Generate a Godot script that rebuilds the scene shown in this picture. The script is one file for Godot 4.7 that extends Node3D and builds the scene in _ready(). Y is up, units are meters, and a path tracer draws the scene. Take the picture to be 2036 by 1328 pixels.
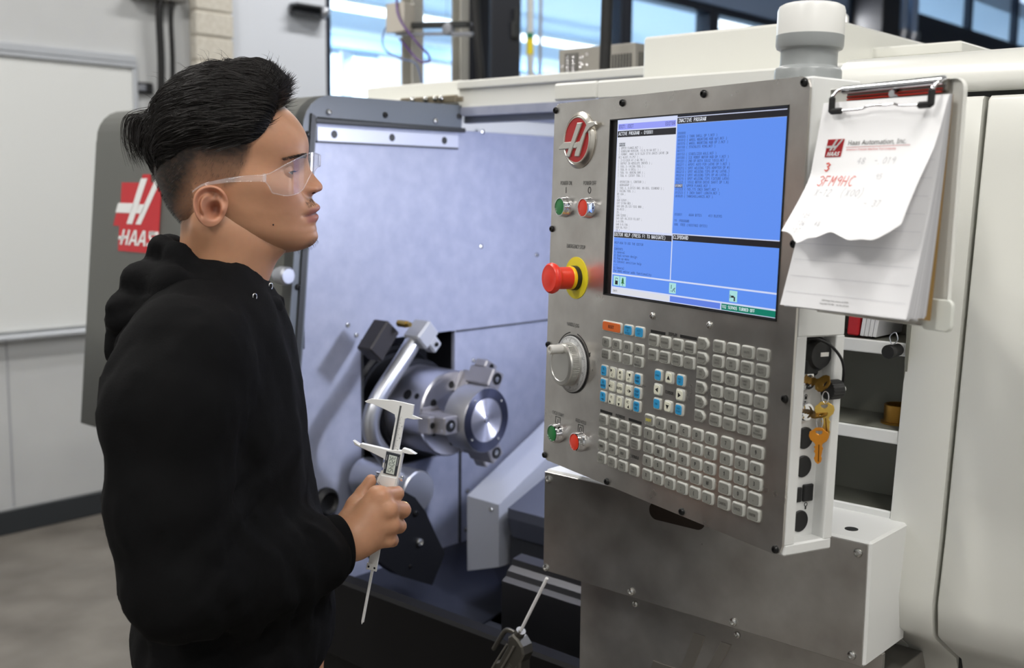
extends Node3D

# ---------------------------------------------------------------- mesh building
class MB:
	var st := SurfaceTool.new()
	var xf := Transform3D()
	var sg := 1
	var col := Color.WHITE
	var empty := true
	var warp = null

	func _init(t := Transform3D()) -> void:
		xf = t
		st.begin(Mesh.PRIMITIVE_TRIANGLES)

	func group() -> void:
		sg += 1

	func tri(a: Vector3, b: Vector3, c: Vector3, smooth := false, ua := Vector2.ZERO, ub := Vector2.ZERO, uc := Vector2.ZERO) -> void:
		empty = false
		if warp != null:
			a = warp.call(a)
			b = warp.call(b)
			c = warp.call(c)
		st.set_smooth_group(sg if smooth else -1)
		st.set_color(col)
		st.set_uv(ua)
		st.add_vertex(xf * a)
		st.set_smooth_group(sg if smooth else -1)
		st.set_color(col)
		st.set_uv(uc)
		st.add_vertex(xf * c)
		st.set_smooth_group(sg if smooth else -1)
		st.set_color(col)
		st.set_uv(ub)
		st.add_vertex(xf * b)

	func ctri(a: Vector3, b: Vector3, c: Vector3, ca: Color, cb: Color, cc: Color) -> void:
		empty = false
		st.set_smooth_group(sg)
		st.set_color(ca)
		st.set_uv(Vector2.ZERO)
		st.add_vertex(xf * a)
		st.set_color(cc)
		st.add_vertex(xf * c)
		st.set_color(cb)
		st.add_vertex(xf * b)

	func quad(a: Vector3, b: Vector3, c: Vector3, d: Vector3, smooth := false) -> void:
		tri(a, b, c, smooth, Vector2(0, 1), Vector2(1, 1), Vector2(1, 0))
		tri(a, c, d, smooth, Vector2(0, 1), Vector2(1, 0), Vector2(0, 0))

	func out(pts: Array, c: Vector3, smooth := false) -> void:
		# a convex polygon whose front faces away from c
		var nrm: Vector3 = (pts[1] - pts[0]).cross(pts[2] - pts[0])
		var p := pts.duplicate()
		if nrm.dot(pts[0] - c) < 0.0:
			p.reverse()
		for i in range(1, p.size() - 1):
			tri(p[0], p[i], p[i + 1], smooth)

	func hull(bottom: Array, top: Array) -> void:
		# a convex prism between two matching rings
		var c := Vector3.ZERO
		for p in bottom:
			c += p
		for p in top:
			c += p
		c /= bottom.size() + top.size()
		out(bottom, c)
		out(top, c)
		for i in bottom.size():
			var j := (i + 1) % bottom.size()
			out([bottom[i], bottom[j], top[j], top[i]], c)

	func box(c: Vector3, s: Vector3, bev := 0.0, b := Basis()) -> void:
		var h := s * 0.5
		bev = minf(bev, minf(h.x, minf(h.y, h.z)) * 0.95)
		var v := func(sx, sy, sz, k):
			var q := Vector3(sx * (h.x - (0.0 if k == 0 else bev)), sy * (h.y - (0.0 if k == 1 else bev)), sz * (h.z - (0.0 if k == 2 else bev)))
			return c + b * q
		var sg2 := [-1, 1]
		for s0 in sg2:
			out([v.call(s0, -1, -1, 0), v.call(s0, 1, -1, 0), v.call(s0, 1, 1, 0), v.call(s0, -1, 1, 0)], c)
			out([v.call(-1, s0, -1, 1), v.call(1, s0, -1, 1), v.call(1, s0, 1, 1), v.call(-1, s0, 1, 1)], c)
			out([v.call(-1, -1, s0, 2), v.call(1, -1, s0, 2), v.call(1, 1, s0, 2), v.call(-1, 1, s0, 2)], c)
		if bev > 0.0:
			for s0 in sg2:
				for s1 in sg2:
					out([v.call(s0, s1, -1, 0), v.call(s0, s1, 1, 0), v.call(s0, s1, 1, 1), v.call(s0, s1, -1, 1)], c)
					out([v.call(s0, -1, s1, 0), v.call(s0, 1, s1, 0), v.call(s0, 1, s1, 2), v.call(s0, -1, s1, 2)], c)
					out([v.call(-1, s0, s1, 1), v.call(1, s0, s1, 1), v.call(1, s0, s1, 2), v.call(-1, s0, s1, 2)], c)
					for s2 in sg2:
						out([v.call(s0, s1, s2, 0), v.call(s0, s1, s2, 1), v.call(s0, s1, s2, 2)], c)

	func lathe(o: Vector3, axis: Vector3, prof: Array, n := 28) -> void:
		# prof: Vector2(radius, height along the axis)
		var w := axis.normalized()
		var u := w.cross(Vector3.UP if absf(w.y) < 0.9 else Vector3.RIGHT).normalized()
		var t := w.cross(u)
		group()
		for k in prof.size() - 1:
			var a: Vector2 = prof[k]
			var b: Vector2 = prof[k + 1]
			if k > 0:
				var p: Vector2 = prof[k - 1]
				if absf((a - p).angle_to(b - a)) > 0.6:
					group()
			for i in n:
				var f0 := TAU * i / n
				var f1 := TAU * (i + 1) / n
				var d0 := u * cos(f0) + t * sin(f0)
				var d1 := u * cos(f1) + t * sin(f1)
				var p0 := o + w * a.y + d0 * a.x
				var p1 := o + w * a.y + d1 * a.x
				var q0 := o + w * b.y + d0 * b.x
				var q1 := o + w * b.y + d1 * b.x
				if a.x > 1e-7:
					tri(p0, p1, q1, true)
				if b.x > 1e-7:
					tri(p0, q1, q0, true)

	func cyl(a: Vector3, b: Vector3, r: float, r2 := -1.0, n := 20) -> void:
		var l := a.distance_to(b)
		if r2 < 0:
			r2 = r
		lathe(a, b - a, [Vector2(0, 0), Vector2(r, 0), Vector2(r2, l), Vector2(0, l)], n)

	func tube(path: Array, r, n := 10, caps := true) -> void:
		group()
		var m := path.size()
		var rings := []
		var u := Vector3.ZERO
		for i in m:
			var d: Vector3 = (path[mini(i + 1, m - 1)] - path[maxi(i - 1, 0)]).normalized()
			if i == 0:
				u = d.cross(Vector3.UP if absf(d.y) < 0.9 else Vector3.RIGHT).normalized()
			else:
				u = (u - d * u.dot(d)).normalized()
			var t := d.cross(u)
			var rr: float = r[i] if r is Array else r
			var ring := []
			for k in n:
				var f := TAU * k / n
				ring.append(path[i] + (u * cos(f) + t * sin(f)) * rr)
			rings.append(ring)
		for i in m - 1:
			for k in n:
				var j := (k + 1) % n
				tri(rings[i][k], rings[i][j], rings[i + 1][j], true)
				tri(rings[i][k], rings[i + 1][j], rings[i + 1][k], true)
		if caps:
			for k in range(1, n - 1):
				tri(rings[0][0], rings[0][k + 1], rings[0][k])
				tri(rings[m - 1][0], rings[m - 1][k], rings[m - 1][k + 1])

	func prism(poly: PackedVector2Array, z0: float, z1: float, bev := 0.0, smooth := false) -> void:
		# outline in xy, from z0 to z1 (z1 is the face towards +z), its front edge bevelled
		var p := poly
		if Geometry2D.is_polygon_clockwise(p):
			p = p.duplicate()
			p.reverse()
		var n := p.size()
		var q := PackedVector2Array()
		for i in n:
			if bev <= 0.0:
				q.append(p[i])
				continue
			var e0 := (p[i] - p[(i + n - 1) % n]).normalized()
			var e1 := (p[(i + 1) % n] - p[i]).normalized()
			var n0 := Vector2(-e0.y, e0.x)
			var n1 := Vector2(-e1.y, e1.x)
			var mit := (n0 + n1)
			mit = mit / maxf(0.3, 1.0 + n0.dot(n1))
			q.append(p[i] + mit * bev)
		var idx := Geometry2D.triangulate_polygon(q)
		for i in range(0, idx.size(), 3):
			var a := q[idx[i]]
			var b := q[idx[i + 1]]
			var c := q[idx[i + 2]]
			if (b - a).cross(c - a) < 0:
				var t := b
				b = c
				c = t
			tri(Vector3(a.x, a.y, z1), Vector3(b.x, b.y, z1), Vector3(c.x, c.y, z1))
		var idx2 := Geometry2D.triangulate_polygon(p)
		for i in range(0, idx2.size(), 3):
			var a := p[idx2[i]]
			var b := p[idx2[i + 1]]
			var c := p[idx2[i + 2]]
			if (b - a).cross(c - a) > 0:
				var t := b
				b = c
				c = t
			tri(Vector3(a.x, a.y, z0), Vector3(b.x, b.y, z0), Vector3(c.x, c.y, z0))
		group()
		for i in n:
			var j := (i + 1) % n
			quad(Vector3(p[i].x, p[i].y, z0), Vector3(p[j].x, p[j].y, z0), Vector3(p[j].x, p[j].y, z1 - bev), Vector3(p[i].x, p[i].y, z1 - bev), smooth)
			if bev > 0.0:
				quad(Vector3(p[i].x, p[i].y, z1 - bev), Vector3(p[j].x, p[j].y, z1 - bev), Vector3(q[j].x, q[j].y, z1), Vector3(q[i].x, q[i].y, z1), smooth)

	func grid(f: Callable, nu: int, nv: int, flip := false) -> void:
		group()
		var v := []
		for j in nv + 1:
			for i in nu + 1:
				v.append(f.call(float(i) / nu, float(j) / nv))
		for j in nv:
			for i in nu:
				var a := j * (nu + 1) + i
				var b := a + 1
				var c := a + nu + 2
				var d := a + nu + 1
				var ua := Vector2(float(i) / nu, float(j) / nv)
				var uc := Vector2(float(i + 1) / nu, float(j + 1) / nv)
				var ub := Vector2(uc.x, ua.y)
				var ud := Vector2(ua.x, uc.y)
				if flip:
					tri(v[a], v[c], v[b], true, ua, uc, ub)
					tri(v[a], v[d], v[c], true, ua, ud, uc)
				else:
					tri(v[a], v[b], v[c], true, ua, ub, uc)
					tri(v[a], v[c], v[d], true, ua, uc, ud)

	func ball(c: Vector3, r: Vector3, n := 16) -> void:
		grid(func(u, v): return c + r * Vector3(sin(v * PI) * cos(u * TAU), -cos(v * PI), -sin(v * PI) * sin(u * TAU)), n, n / 2)

	func commit(into: ArrayMesh = null) -> ArrayMesh:
		st.generate_normals()
		return st.commit(into)


var mats := {}
var font_sans: Font
var font_mono: Font
var font_serif: Font
var text_cache := {}


func mat(key: String, c: Color, rough := 0.6, metal := 0.0) -> StandardMaterial3D:
	if mats.has(key):
		return mats[key]
	var m := StandardMaterial3D.new()
	m.resource_name = key
	m.albedo_color = c
	m.roughness = rough
	m.metallic = metal
	mats[key] = m
	return m


func rgb8(r: float, g: float, b: float) -> Color:
	return Color(r / 255.0, g / 255.0, b / 255.0)


func noise_tex(freq: float, lo: Color, hi: Color, size := 512, sd := 3, oct := 4, normal := false, bump := 2.0) -> NoiseTexture2D:
	var t := NoiseTexture2D.new()
	var n := FastNoiseLite.new()
	n.seed = sd
	n.noise_type = FastNoiseLite.TYPE_SIMPLEX_SMOOTH
	n.frequency = freq
	n.fractal_octaves = oct
	t.noise = n
	t.width = size
	t.height = size
	t.seamless = true
	if normal:
		t.as_normal_map = true
		t.bump_strength = bump
	else:
		var g := Gradient.new()
		g.set_color(0, lo)
		g.set_color(1, hi)
		t.color_ramp = g
	return t


func triplanar(m: StandardMaterial3D, tex: Texture2D, sc: Vector3) -> StandardMaterial3D:
	m.albedo_texture = tex
	m.uv1_triplanar = true
	m.uv1_scale = sc
	m.uv1_triplanar_sharpness = 4.0
	return m


var names := {}


func numbered(called: String) -> String:
	var k: int = names.get(called, 0)
	names[called] = k + 1
	return called if k == 0 else "%s_%03d" % [called, k]


func thing(called: String, label: String, category: String, at := Transform3D(), group := "") -> Node3D:
	var o := Node3D.new()
	o.name = numbered(called)
	add_child(o)
	o.transform = at
	tag(o, label, category, group)
	return o


func tag(o: Node, label: String, category: String, group := "") -> void:
	o.set_meta("label", label)
	o.set_meta("category", category)
	if group:
		o.set_meta("group", group)


func on(parent: Node3D) -> MB:
	# a builder that takes world coordinates for a child of that top-level thing
	return MB.new(parent.transform.affine_inverse())


func obj(called: String, mb: MB, m: Material, parent: Node = self) -> MeshInstance3D:
	return multi(called, [[mb, m]], parent)


func multi(called: String, layers: Array, parent: Node = self) -> MeshInstance3D:
	var mesh := ArrayMesh.new()
	for l in layers:
		if l[0].empty:
			continue
		l[0].commit(mesh)
		mesh.surface_set_material(mesh.get_surface_count() - 1, l[1])
	var o := MeshInstance3D.new()
	o.mesh = mesh
	if parent == self:
		o.name = numbered(called)
		add_child(o)
	else:
		o.name = called
		parent.add_child(o, true)
	return o


func struct(called: String, mb: MB, m: Material) -> MeshInstance3D:
	var o := obj(called, mb, m)
	o.set_meta("kind", "structure")
	return o


func same(o: MeshInstance3D, parent: Node, at: Transform3D, called := "") -> MeshInstance3D:
	var c := MeshInstance3D.new()
	c.mesh = o.mesh
	c.transform = at
	if parent == self:
		c.name = numbered(called if called else str(o.name))
		add_child(c)
	else:
		c.name = called if called else str(o.name)
		parent.add_child(c, true)
	return c


# lettering as flat geometry: capital height h, squeezed by sx, in the xy plane of xf
func text(mb: MB, s: String, at: Vector3, h: float, sx := 1.0, align := 0, font: Font = null, b := Basis(), slant := 0.0) -> void:
	if font == null:
		font = font_sans
	var key := s + str(font.get_instance_id())
	if not text_cache.has(key):
		var tm := TextMesh.new()
		tm.text = s
		tm.font = font
		tm.font_size = 28
		tm.pixel_size = 0.05
		tm.depth = 0.0
		tm.curve_step = 6.0
		tm.horizontal_alignment = HORIZONTAL_ALIGNMENT_LEFT
		tm.vertical_alignment = VERTICAL_ALIGNMENT_BOTTOM
		var arr: Array = tm.get_mesh_arrays()
		text_cache[key] = [arr[Mesh.ARRAY_VERTEX], arr[Mesh.ARRAY_INDEX]]
	var v: PackedVector3Array = text_cache[key][0]
	var idx: PackedInt32Array = text_cache[key][1]
	var lo := 1e9
	var hi := -1e9
	for p in v:
		lo = minf(lo, p.x)
		hi = maxf(hi, p.x)
	var k := h / (28 * 0.05 * 0.714)
	var off := -lo if align < 0 else (-hi if align > 0 else -(lo + hi) * 0.5)
	if idx.size() == 0:
		for i in v.size():
			idx.append(i)
	for i in range(0, idx.size(), 3):
		var q := []
		for e in 3:
			var p := v[idx[i + e]]
			q.append(at + b * Vector3((p.x + off) * k * sx + (p.y - 0.35) * k * slant, (p.y - 0.35) * k, 0))
		mb.tri(q[0], q[2], q[1])


func rrect(cx: float, cy: float, w: float, h: float, r: float, seg := 4) -> PackedVector2Array:
	var p := PackedVector2Array()
	var cs := [[1, 1, 0.0], [-1, 1, PI / 2], [-1, -1, PI], [1, -1, PI * 1.5]]
	for c in cs:
		for i in seg + 1:
			var f: float = c[2] + PI / 2 * i / seg
			p.append(Vector2(cx + c[0] * (w / 2 - r) + cos(f) * r, cy + c[1] * (h / 2 - r) + sin(f) * r))
	return p


func circle(cx: float, cy: float, r: float, n := 28, ry := -1.0) -> PackedVector2Array:
	var p := PackedVector2Array()
	for i in n:
		p.append(Vector2(cx + cos(TAU * i / n) * r, cy + sin(TAU * i / n) * (r if ry < 0 else ry)))
	return p


func v2(l: Array) -> PackedVector2Array:
	var p := PackedVector2Array()
	for i in range(0, l.size(), 2):
		p.append(Vector2(l[i], l[i + 1]))
	return p


func curve(pts: Array, n: int) -> Array:
	# a smooth path through the points
	var r := []
	var m := pts.size()
	for i in m - 1:
		var p0: Vector3 = pts[maxi(i - 1, 0)]
		var p3: Vector3 = pts[mini(i + 2, m - 1)]
		for k in n:
			r.append(pts[i].cubic_interpolate(pts[i + 1], p0, p3, float(k) / n))
	r.append(pts[m - 1])
	return r


func lerp_rows(rows: Array, x: float, col: int) -> float:
	# smooth interpolation in a table whose first column rises
	var n := rows.size()
	if x <= rows[0][0]:
		return rows[0][col]
	if x >= rows[n - 1][0]:
		return rows[n - 1][col]
	var i := 0
	while rows[i + 1][0] < x:
		i += 1
	var t: float = (x - rows[i][0]) / (rows[i + 1][0] - rows[i][0])
	var p0: float = rows[maxi(i - 1, 0)][col]
	var p3: float = rows[mini(i + 2, n - 1)][col]
	var a: float = rows[i][col]
	var b: float = rows[i + 1][col]
	# limited slopes keep the interpolation monotone between rows
	var x0: float = rows[maxi(i - 1, 0)][0]
	var x3: float = rows[mini(i + 2, n - 1)][0]
	var h: float = rows[i + 1][0] - rows[i][0]
	var m0: float = (b - p0) / maxf(rows[i + 1][0] - x0, 1e-6) * h
	var m1: float = (p3 - a) / maxf(x3 - rows[i][0], 1e-6) * h
	var t2 := t * t
	var t3 := t2 * t
	return (2 * t3 - 3 * t2 + 1) * a + (t3 - 2 * t2 + t) * m0 + (-2 * t3 + 3 * t2) * b + (t3 - t2) * m1


func gauss(x: float, s: float) -> float:
	return exp(-x * x / (s * s))


# distance from p to a tapered capsule
func cap(p: Vector3, a: Vector3, b: Vector3, ra: float, rb: float) -> float:
	var d := b - a
	var t := clampf((p - a).dot(d) / d.length_squared(), 0.0, 1.0)
	return p.distance_to(a + d * t) - lerpf(ra, rb, t)


func smin(a: float, b: float, k: float) -> float:
	var h := maxf(k - absf(a - b), 0.0) / k
	return minf(a, b) - h * h * k * 0.25


# surface nets over a field, negative inside
func nets(mb: MB, f: Callable, lo: Vector3, hi: Vector3, cell: float, tint = null) -> void:
	var nx := int((hi.x - lo.x) / cell) + 2
	var ny := int((hi.y - lo.y) / cell) + 2
	var nz := int((hi.z - lo.z) / cell) + 2
	var d := PackedFloat32Array()
	d.resize(nx * ny * nz)
	# coarse pass: far cells are skipped by the size of the field
	var i := 0
	for z in nz:
		for y in ny:
			var x := 0
			while x < nx:
				var v: float = f.call(lo + Vector3(x, y, z) * cell)
				d[i + x] = v
				var skip := int((absf(v) * 0.6) / cell) - 2
				x += 1
				while skip > 0 and x < nx:
					d[i + x] = v
					x += 1
					skip -= 1
			i += nx
	var at := {}
	mb.group()
	var sy := nx
	var sz := nx * ny
	var cells := []
	for z in nz - 1:
		for y in ny - 1:
			var base := z * sz + y * sy
			for x in nx - 1:
				var o := base + x
				var m := 0
				if d[o] < 0: m += 1
				if d[o + 1] < 0: m += 1
				if d[o + sy] < 0: m += 1
				if d[o + sy + 1] < 0: m += 1
				if d[o + sz] < 0: m += 1
				if d[o + sz + 1] < 0: m += 1
				if d[o + sz + sy] < 0: m += 1
				if d[o + sz + sy + 1] < 0: m += 1
				if m == 0 or m == 8:
					continue
				var s := Vector3.ZERO
				var k := 0
				for e in 12:
					var ax := e >> 2
					var b0 := e & 1
					var b1 := (e >> 1) & 1
					var c0 := Vector3i(0, b0, b1) if ax == 0 else (Vector3i(b0, 0, b1) if ax == 1 else Vector3i(b0, b1, 0))
					var c1 := c0
					c1[ax] = 1
					var v0 := d[o + c0.x + c0.y * sy + c0.z * sz]
					var v1 := d[o + c1.x + c1.y * sy + c1.z * sz]
					if (v0 < 0) != (v1 < 0):
						s += Vector3(c0).lerp(Vector3(c1), v0 / (v0 - v1))
						k += 1
				at[o] = lo + (Vector3(x, y, z) + s / k) * cell
				cells.append(Vector3i(x, y, z))
	for c in cells:
		var o: int = c.x + c.y * sy + c.z * sz
		var here := d[o] < 0
		# edges along x, y, z from this corner
		for ax in 3:
			var step := 1 if ax == 0 else (sy if ax == 1 else sz)
			var u := sy if ax == 0 else (sz if ax == 1 else 1)
			var w := sz if ax == 0 else (1 if ax == 1 else sy)
			if (d[o + step] < 0) == here:
				continue
			if not (at.has(o - u) and at.has(o - w) and at.has(o - u - w)):
				continue
			var p0: Vector3 = at[o - u - w]
			var p1: Vector3 = at[o - w]
			var p2: Vector3 = at[o]
			var p3: Vector3 = at[o - u]
			if not here:
				var t := p1
				p1 = p3
				p3 = t
			if tint != null:
				var k0: Color = tint.call(p0)
				var k1: Color = tint.call(p1)
				var k2: Color = tint.call(p2)
				var k3: Color = tint.call(p3)
				mb.ctri(p0, p1, p2, k0, k1, k2)
				mb.ctri(p0, p2, p3, k0, k2, k3)
			else:
				mb.tri(p0, p1, p2, true)
				mb.tri(p0, p2, p3, true)


func _ready() -> void:
	# ------------------------------------------------------------ camera
	var cam := Camera3D.new()
	cam.name = "camera"
	cam.transform = Transform3D(Basis(Vector3(0.747, 0.01, -0.6648), Vector3(-0.0931, 0.9916, -0.0897), Vector3(0.6583, 0.1288, 0.7416)).orthonormalized(), Vector3(0, 1.55, 0))
	var lens := CameraAttributesPhysical.new()
	lens.frustum_focal_length = 38.9
	lens.frustum_focus_distance = 1.42
	lens.frustum_near = 0.05
	lens.frustum_far = 100.0
	lens.exposure_aperture = 5.0
	cam.attributes = lens
	cam.fov = 33.59
	cam.near = 0.05
	cam.far = 100.0
	add_child(cam)
	cam.current = true

	# ------------------------------------------------------------ sky, exposure
	var sky := ProceduralSkyMaterial.new()
	sky.sky_top_color = Color(0.62, 0.76, 0.95)
	sky.sky_horizon_color = Color(0.86, 0.93, 1.0)
	sky.ground_bottom_color = Color(0.55, 0.58, 0.6)
	sky.ground_horizon_color = Color(0.7, 0.75, 0.8)
	sky.energy_multiplier = 2.2
	var env := Environment.new()
	env.background_mode = Environment.BG_SKY
	env.sky = Sky.new()
	env.sky.sky_material = sky
	env.tonemap_mode = Environment.TONE_MAPPER_LINEAR
	env.tonemap_exposure = 1.0
	env.sdfgi_enabled = true
	env.ssao_enabled = true
	env.ssil_enabled = true
	var we := WorldEnvironment.new()
	we.name = "world"
	we.environment = env
	add_child(we)

	# ------------------------------------------------------------ large lights: the ceiling strips of the workshop
	for k in STRIPS.size():
		strip_lamp(STRIPS[k])
	# strips in the room beyond the glass
	for k in FAR_STRIPS.size():
		far_lamp(FAR_STRIPS[k], k)

	font_sans = sysfont("Droid Sans", 400)
	font_mono = sysfont("Droid Sans Mono", 400)
	font_serif = sysfont("Droid Sans", 700)
	materials()
	room()
	machine()
	control_panel()
	clipboard()
	fittings()
	person()


const STRIPS := [
	[0.6, 3.9, -0.4, 5.0, 1.0], [-3.0, 3.9, -0.9, 7.0, 1.0], [-1.2, 3.9, 1.6, 6.0, 1.0],
	[2.4, 3.9, -2.2, 5.0, 1.0], [-3.6, 3.9, -4.2, 5.0, 1.0], [0.4, 3.9, -4.6, 4.0, 1.0],
	[-2.0, 3.9, -9.0, 3.0, 1.0], [2.0, 3.9, 1.8, 5.0, 1.0],
]
const FAR_STRIPS := [[-10.05, 3.6, -9.0, 2.6], [-10.15, 3.6, -12.6, 3.2], [-10.3, 3.6, -17.0, 3.0], [-7.2, 3.6, -8.0, 3.0], [-7.4, 3.6, -13.5, 3.0]]


func sysfont(n: String, wgt: int) -> SystemFont:
	var f := SystemFont.new()
	f.font_names = PackedStringArray([n])
	f.font_weight = wgt
	return f


func strip_lamp(d: Array) -> void:
	var where: String = ["right of the camera", "over the operator", "behind the camera by the left wall", "at the far right", "over the glazed wall", "over the lathe's back", "deep in the hall", "behind the camera at right"][STRIPS.find(d)]
	var t := thing("ceiling_lamp", "long white strip lamp hung below the workshop ceiling " + where, "lamp", Transform3D(Basis(), Vector3(d[0], d[1], d[2])), "strip lamps under the workshop ceiling")
	var h := MB.new()
	h.box(Vector3(0, 0.045, 0), Vector3(0.22, 0.07, 1.5), 0.01)
	obj("housing", h, mat("lamp_housing", rgb8(225, 225, 222), 0.5), t)
	var g := MB.new()
	g.box(Vector3(0, 0.0, 0), Vector3(0.18, 0.02, 1.44), 0.004)
	var gm := mat("lamp_diffuser", Color(1, 1, 1), 0.5)
	gm.emission_enabled = true
	gm.emission = Color(1.0, 0.99, 0.975)
	gm.emission_energy_multiplier = 2.0
	obj("diffuser", g, gm, t)
	for s in [-0.5, 0.5]:
		var r := MB.new()
		r.cyl(Vector3(0, 0.08, s), Vector3(0, 0.7, s), 0.004, -1, 6)
		obj("hanger_rod", r, mat("lamp_rod", rgb8(120, 120, 120), 0.4, 0.8), t)
	var l := AreaLight3D.new()
	l.name = "strip_light"
	l.area_size = Vector2(0.18, 1.44)
	l.light_energy = d[3]
	l.light_color = Color(1.0, 0.988, 0.97)
	l.area_range = 20.0
	l.shadow_enabled = true
	t.add_child(l)
	l.transform = Transform3D(Basis(Vector3.RIGHT, -PI / 2), Vector3(0, -0.02, 0))


func far_lamp(d: Array, k: int) -> void:
	var spots := ["leftmost white strip light seen through the glass, over the bright far windows", "white strip light seen through the glass above the vented grey box", "white strip light deepest in the room behind the glass", "white strip light near the glass at the left end of the next room", "white strip light near the glass at the right end of the next room"]
	var t := thing("strip_light", spots[k], "lamp", Transform3D(Basis(), Vector3(d[0], d[1], d[2])), "strip lights in the next room")
	var g := MB.new()
	g.box(Vector3(0, 0, 0), Vector3(0.14, 0.07, d[3]), 0.01)
	var gm := mat("far_lamp_glow", Color(1, 1, 1), 0.5)
	gm.emission_enabled = true
	gm.emission = Color(0.93, 0.97, 1.0)
	gm.emission_energy_multiplier = 3.0
	obj("lamp_tube", g, gm, t)
	var h := MB.new()
	h.box(Vector3(0, 0.055, 0), Vector3(0.18, 0.04, d[3] + 0.04), 0.01)
	obj("housing", h, mat("lamp_housing", rgb8(225, 225, 222), 0.5), t)
	for s in [-0.4, 0.4]:
		var r := MB.new()
		r.cyl(Vector3(0, 0.07, d[3] * s), Vector3(0, 0.31, d[3] * s), 0.004, -1, 6)
		obj("hanger_rod", r, mat("lamp_rod", rgb8(120, 120, 120), 0.4, 0.8), t)
	var l := AreaLight3D.new()
	l.name = "far_strip_light"
	l.area_size = Vector2(0.14, d[3])
	l.light_energy = 26.0
	l.light_color = Color(0.86, 0.945, 1.0)
	l.shadow_enabled = true
	t.add_child(l)
	l.transform = Transform3D(Basis(Vector3.RIGHT, -PI / 2), Vector3(0, -0.05, 0))


func glow(key: String, c: Color, e: float) -> StandardMaterial3D:
	var m := mat(key, c, 0.4)
	m.emission_enabled = true
	m.emission = c
	m.emission_energy_multiplier = e
	return m


# pale sheet with darker chip smears
func stain_tex() -> NoiseTexture2D:
	var t := noise_tex(0.009, rgb8(192, 196, 208), rgb8(212, 214, 223), 1024, 12, 6)
	return t


func materials() -> void:
	var m := mat("steel", Color(0.80, 0.78, 0.75), 0.34, 0.9)
	triplanar(m, noise_tex(0.012, Color(0.75, 0.735, 0.715), Color(0.83, 0.82, 0.80), 512, 5, 5), Vector3(2.2, 2.2, 2.2))
	m.albedo_color = Color.WHITE
	m.roughness_texture = noise_tex(0.010, Color(0.72, 0.72, 0.72), Color(1, 1, 1), 512, 9, 5)
	m.roughness = 0.36
	m = mat("steel_low", Color(0.75, 0.74, 0.72), 0.34, 0.85)
	triplanar(m, noise_tex(0.010, Color(0.62, 0.605, 0.585), Color(0.74, 0.735, 0.72), 512, 6, 5), Vector3(1.8, 1.8, 1.8))
	m.albedo_color = Color.WHITE
	m.roughness_texture = noise_tex(0.012, Color(0.75, 0.75, 0.75), Color(1, 1, 1), 512, 19, 5)
	m.roughness = 0.36
	m = mat("cream", rgb8(226, 226, 219), 0.38)
	m.clearcoat_enabled = true
	m.clearcoat = 0.25
	m.clearcoat_roughness = 0.2
	mat("cream_side", rgb8(226, 227, 225), 0.45)
	m = mat("door_grey", rgb8(84, 85, 80), 0.42)
	m.clearcoat_enabled = true
	m.clearcoat = 0.3
	mat("end_grey", rgb8(96, 102, 108), 0.4)
	m = mat("sheet", rgb8(205, 208, 220), 0.42, 0.15)
	triplanar(m, stain_tex(), Vector3(1.9, 1.9, 1.9))
	mat("trim_dark", rgb8(44, 46, 46), 0.5)
	mat("black_iron", rgb8(26, 27, 31), 0.45, 0.3)
	mat("dark_interior", rgb8(40, 42, 48), 0.6)
	mat("sill_black", rgb8(13, 13, 15), 0.55).metallic_specular = 0.3
	mat("chrome", Color(0.92, 0.92, 0.93), 0.06, 1.0)
	m = mat("turned", Color(0.80, 0.80, 0.83), 0.28, 0.95)
	mat("satin", Color(0.72, 0.73, 0.76), 0.35, 0.9)
	mat("jaw_steel", Color(0.64, 0.63, 0.64), 0.38, 0.75)
	mat("screw_black", rgb8(22, 22, 22), 0.35, 0.3)
	mat("screw_steel", Color(0.75, 0.75, 0.74), 0.25, 1.0)
	mat("print_black", rgb8(18, 18, 18), 0.6)
	mat("logo_red", rgb8(196, 38, 46), 0.45)
	mat("logo_white", rgb8(235, 236, 235), 0.45)
	mat("rubber", rgb8(16, 16, 17), 0.55)
	mat("black_plastic", rgb8(20, 20, 21), 0.45)


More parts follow.
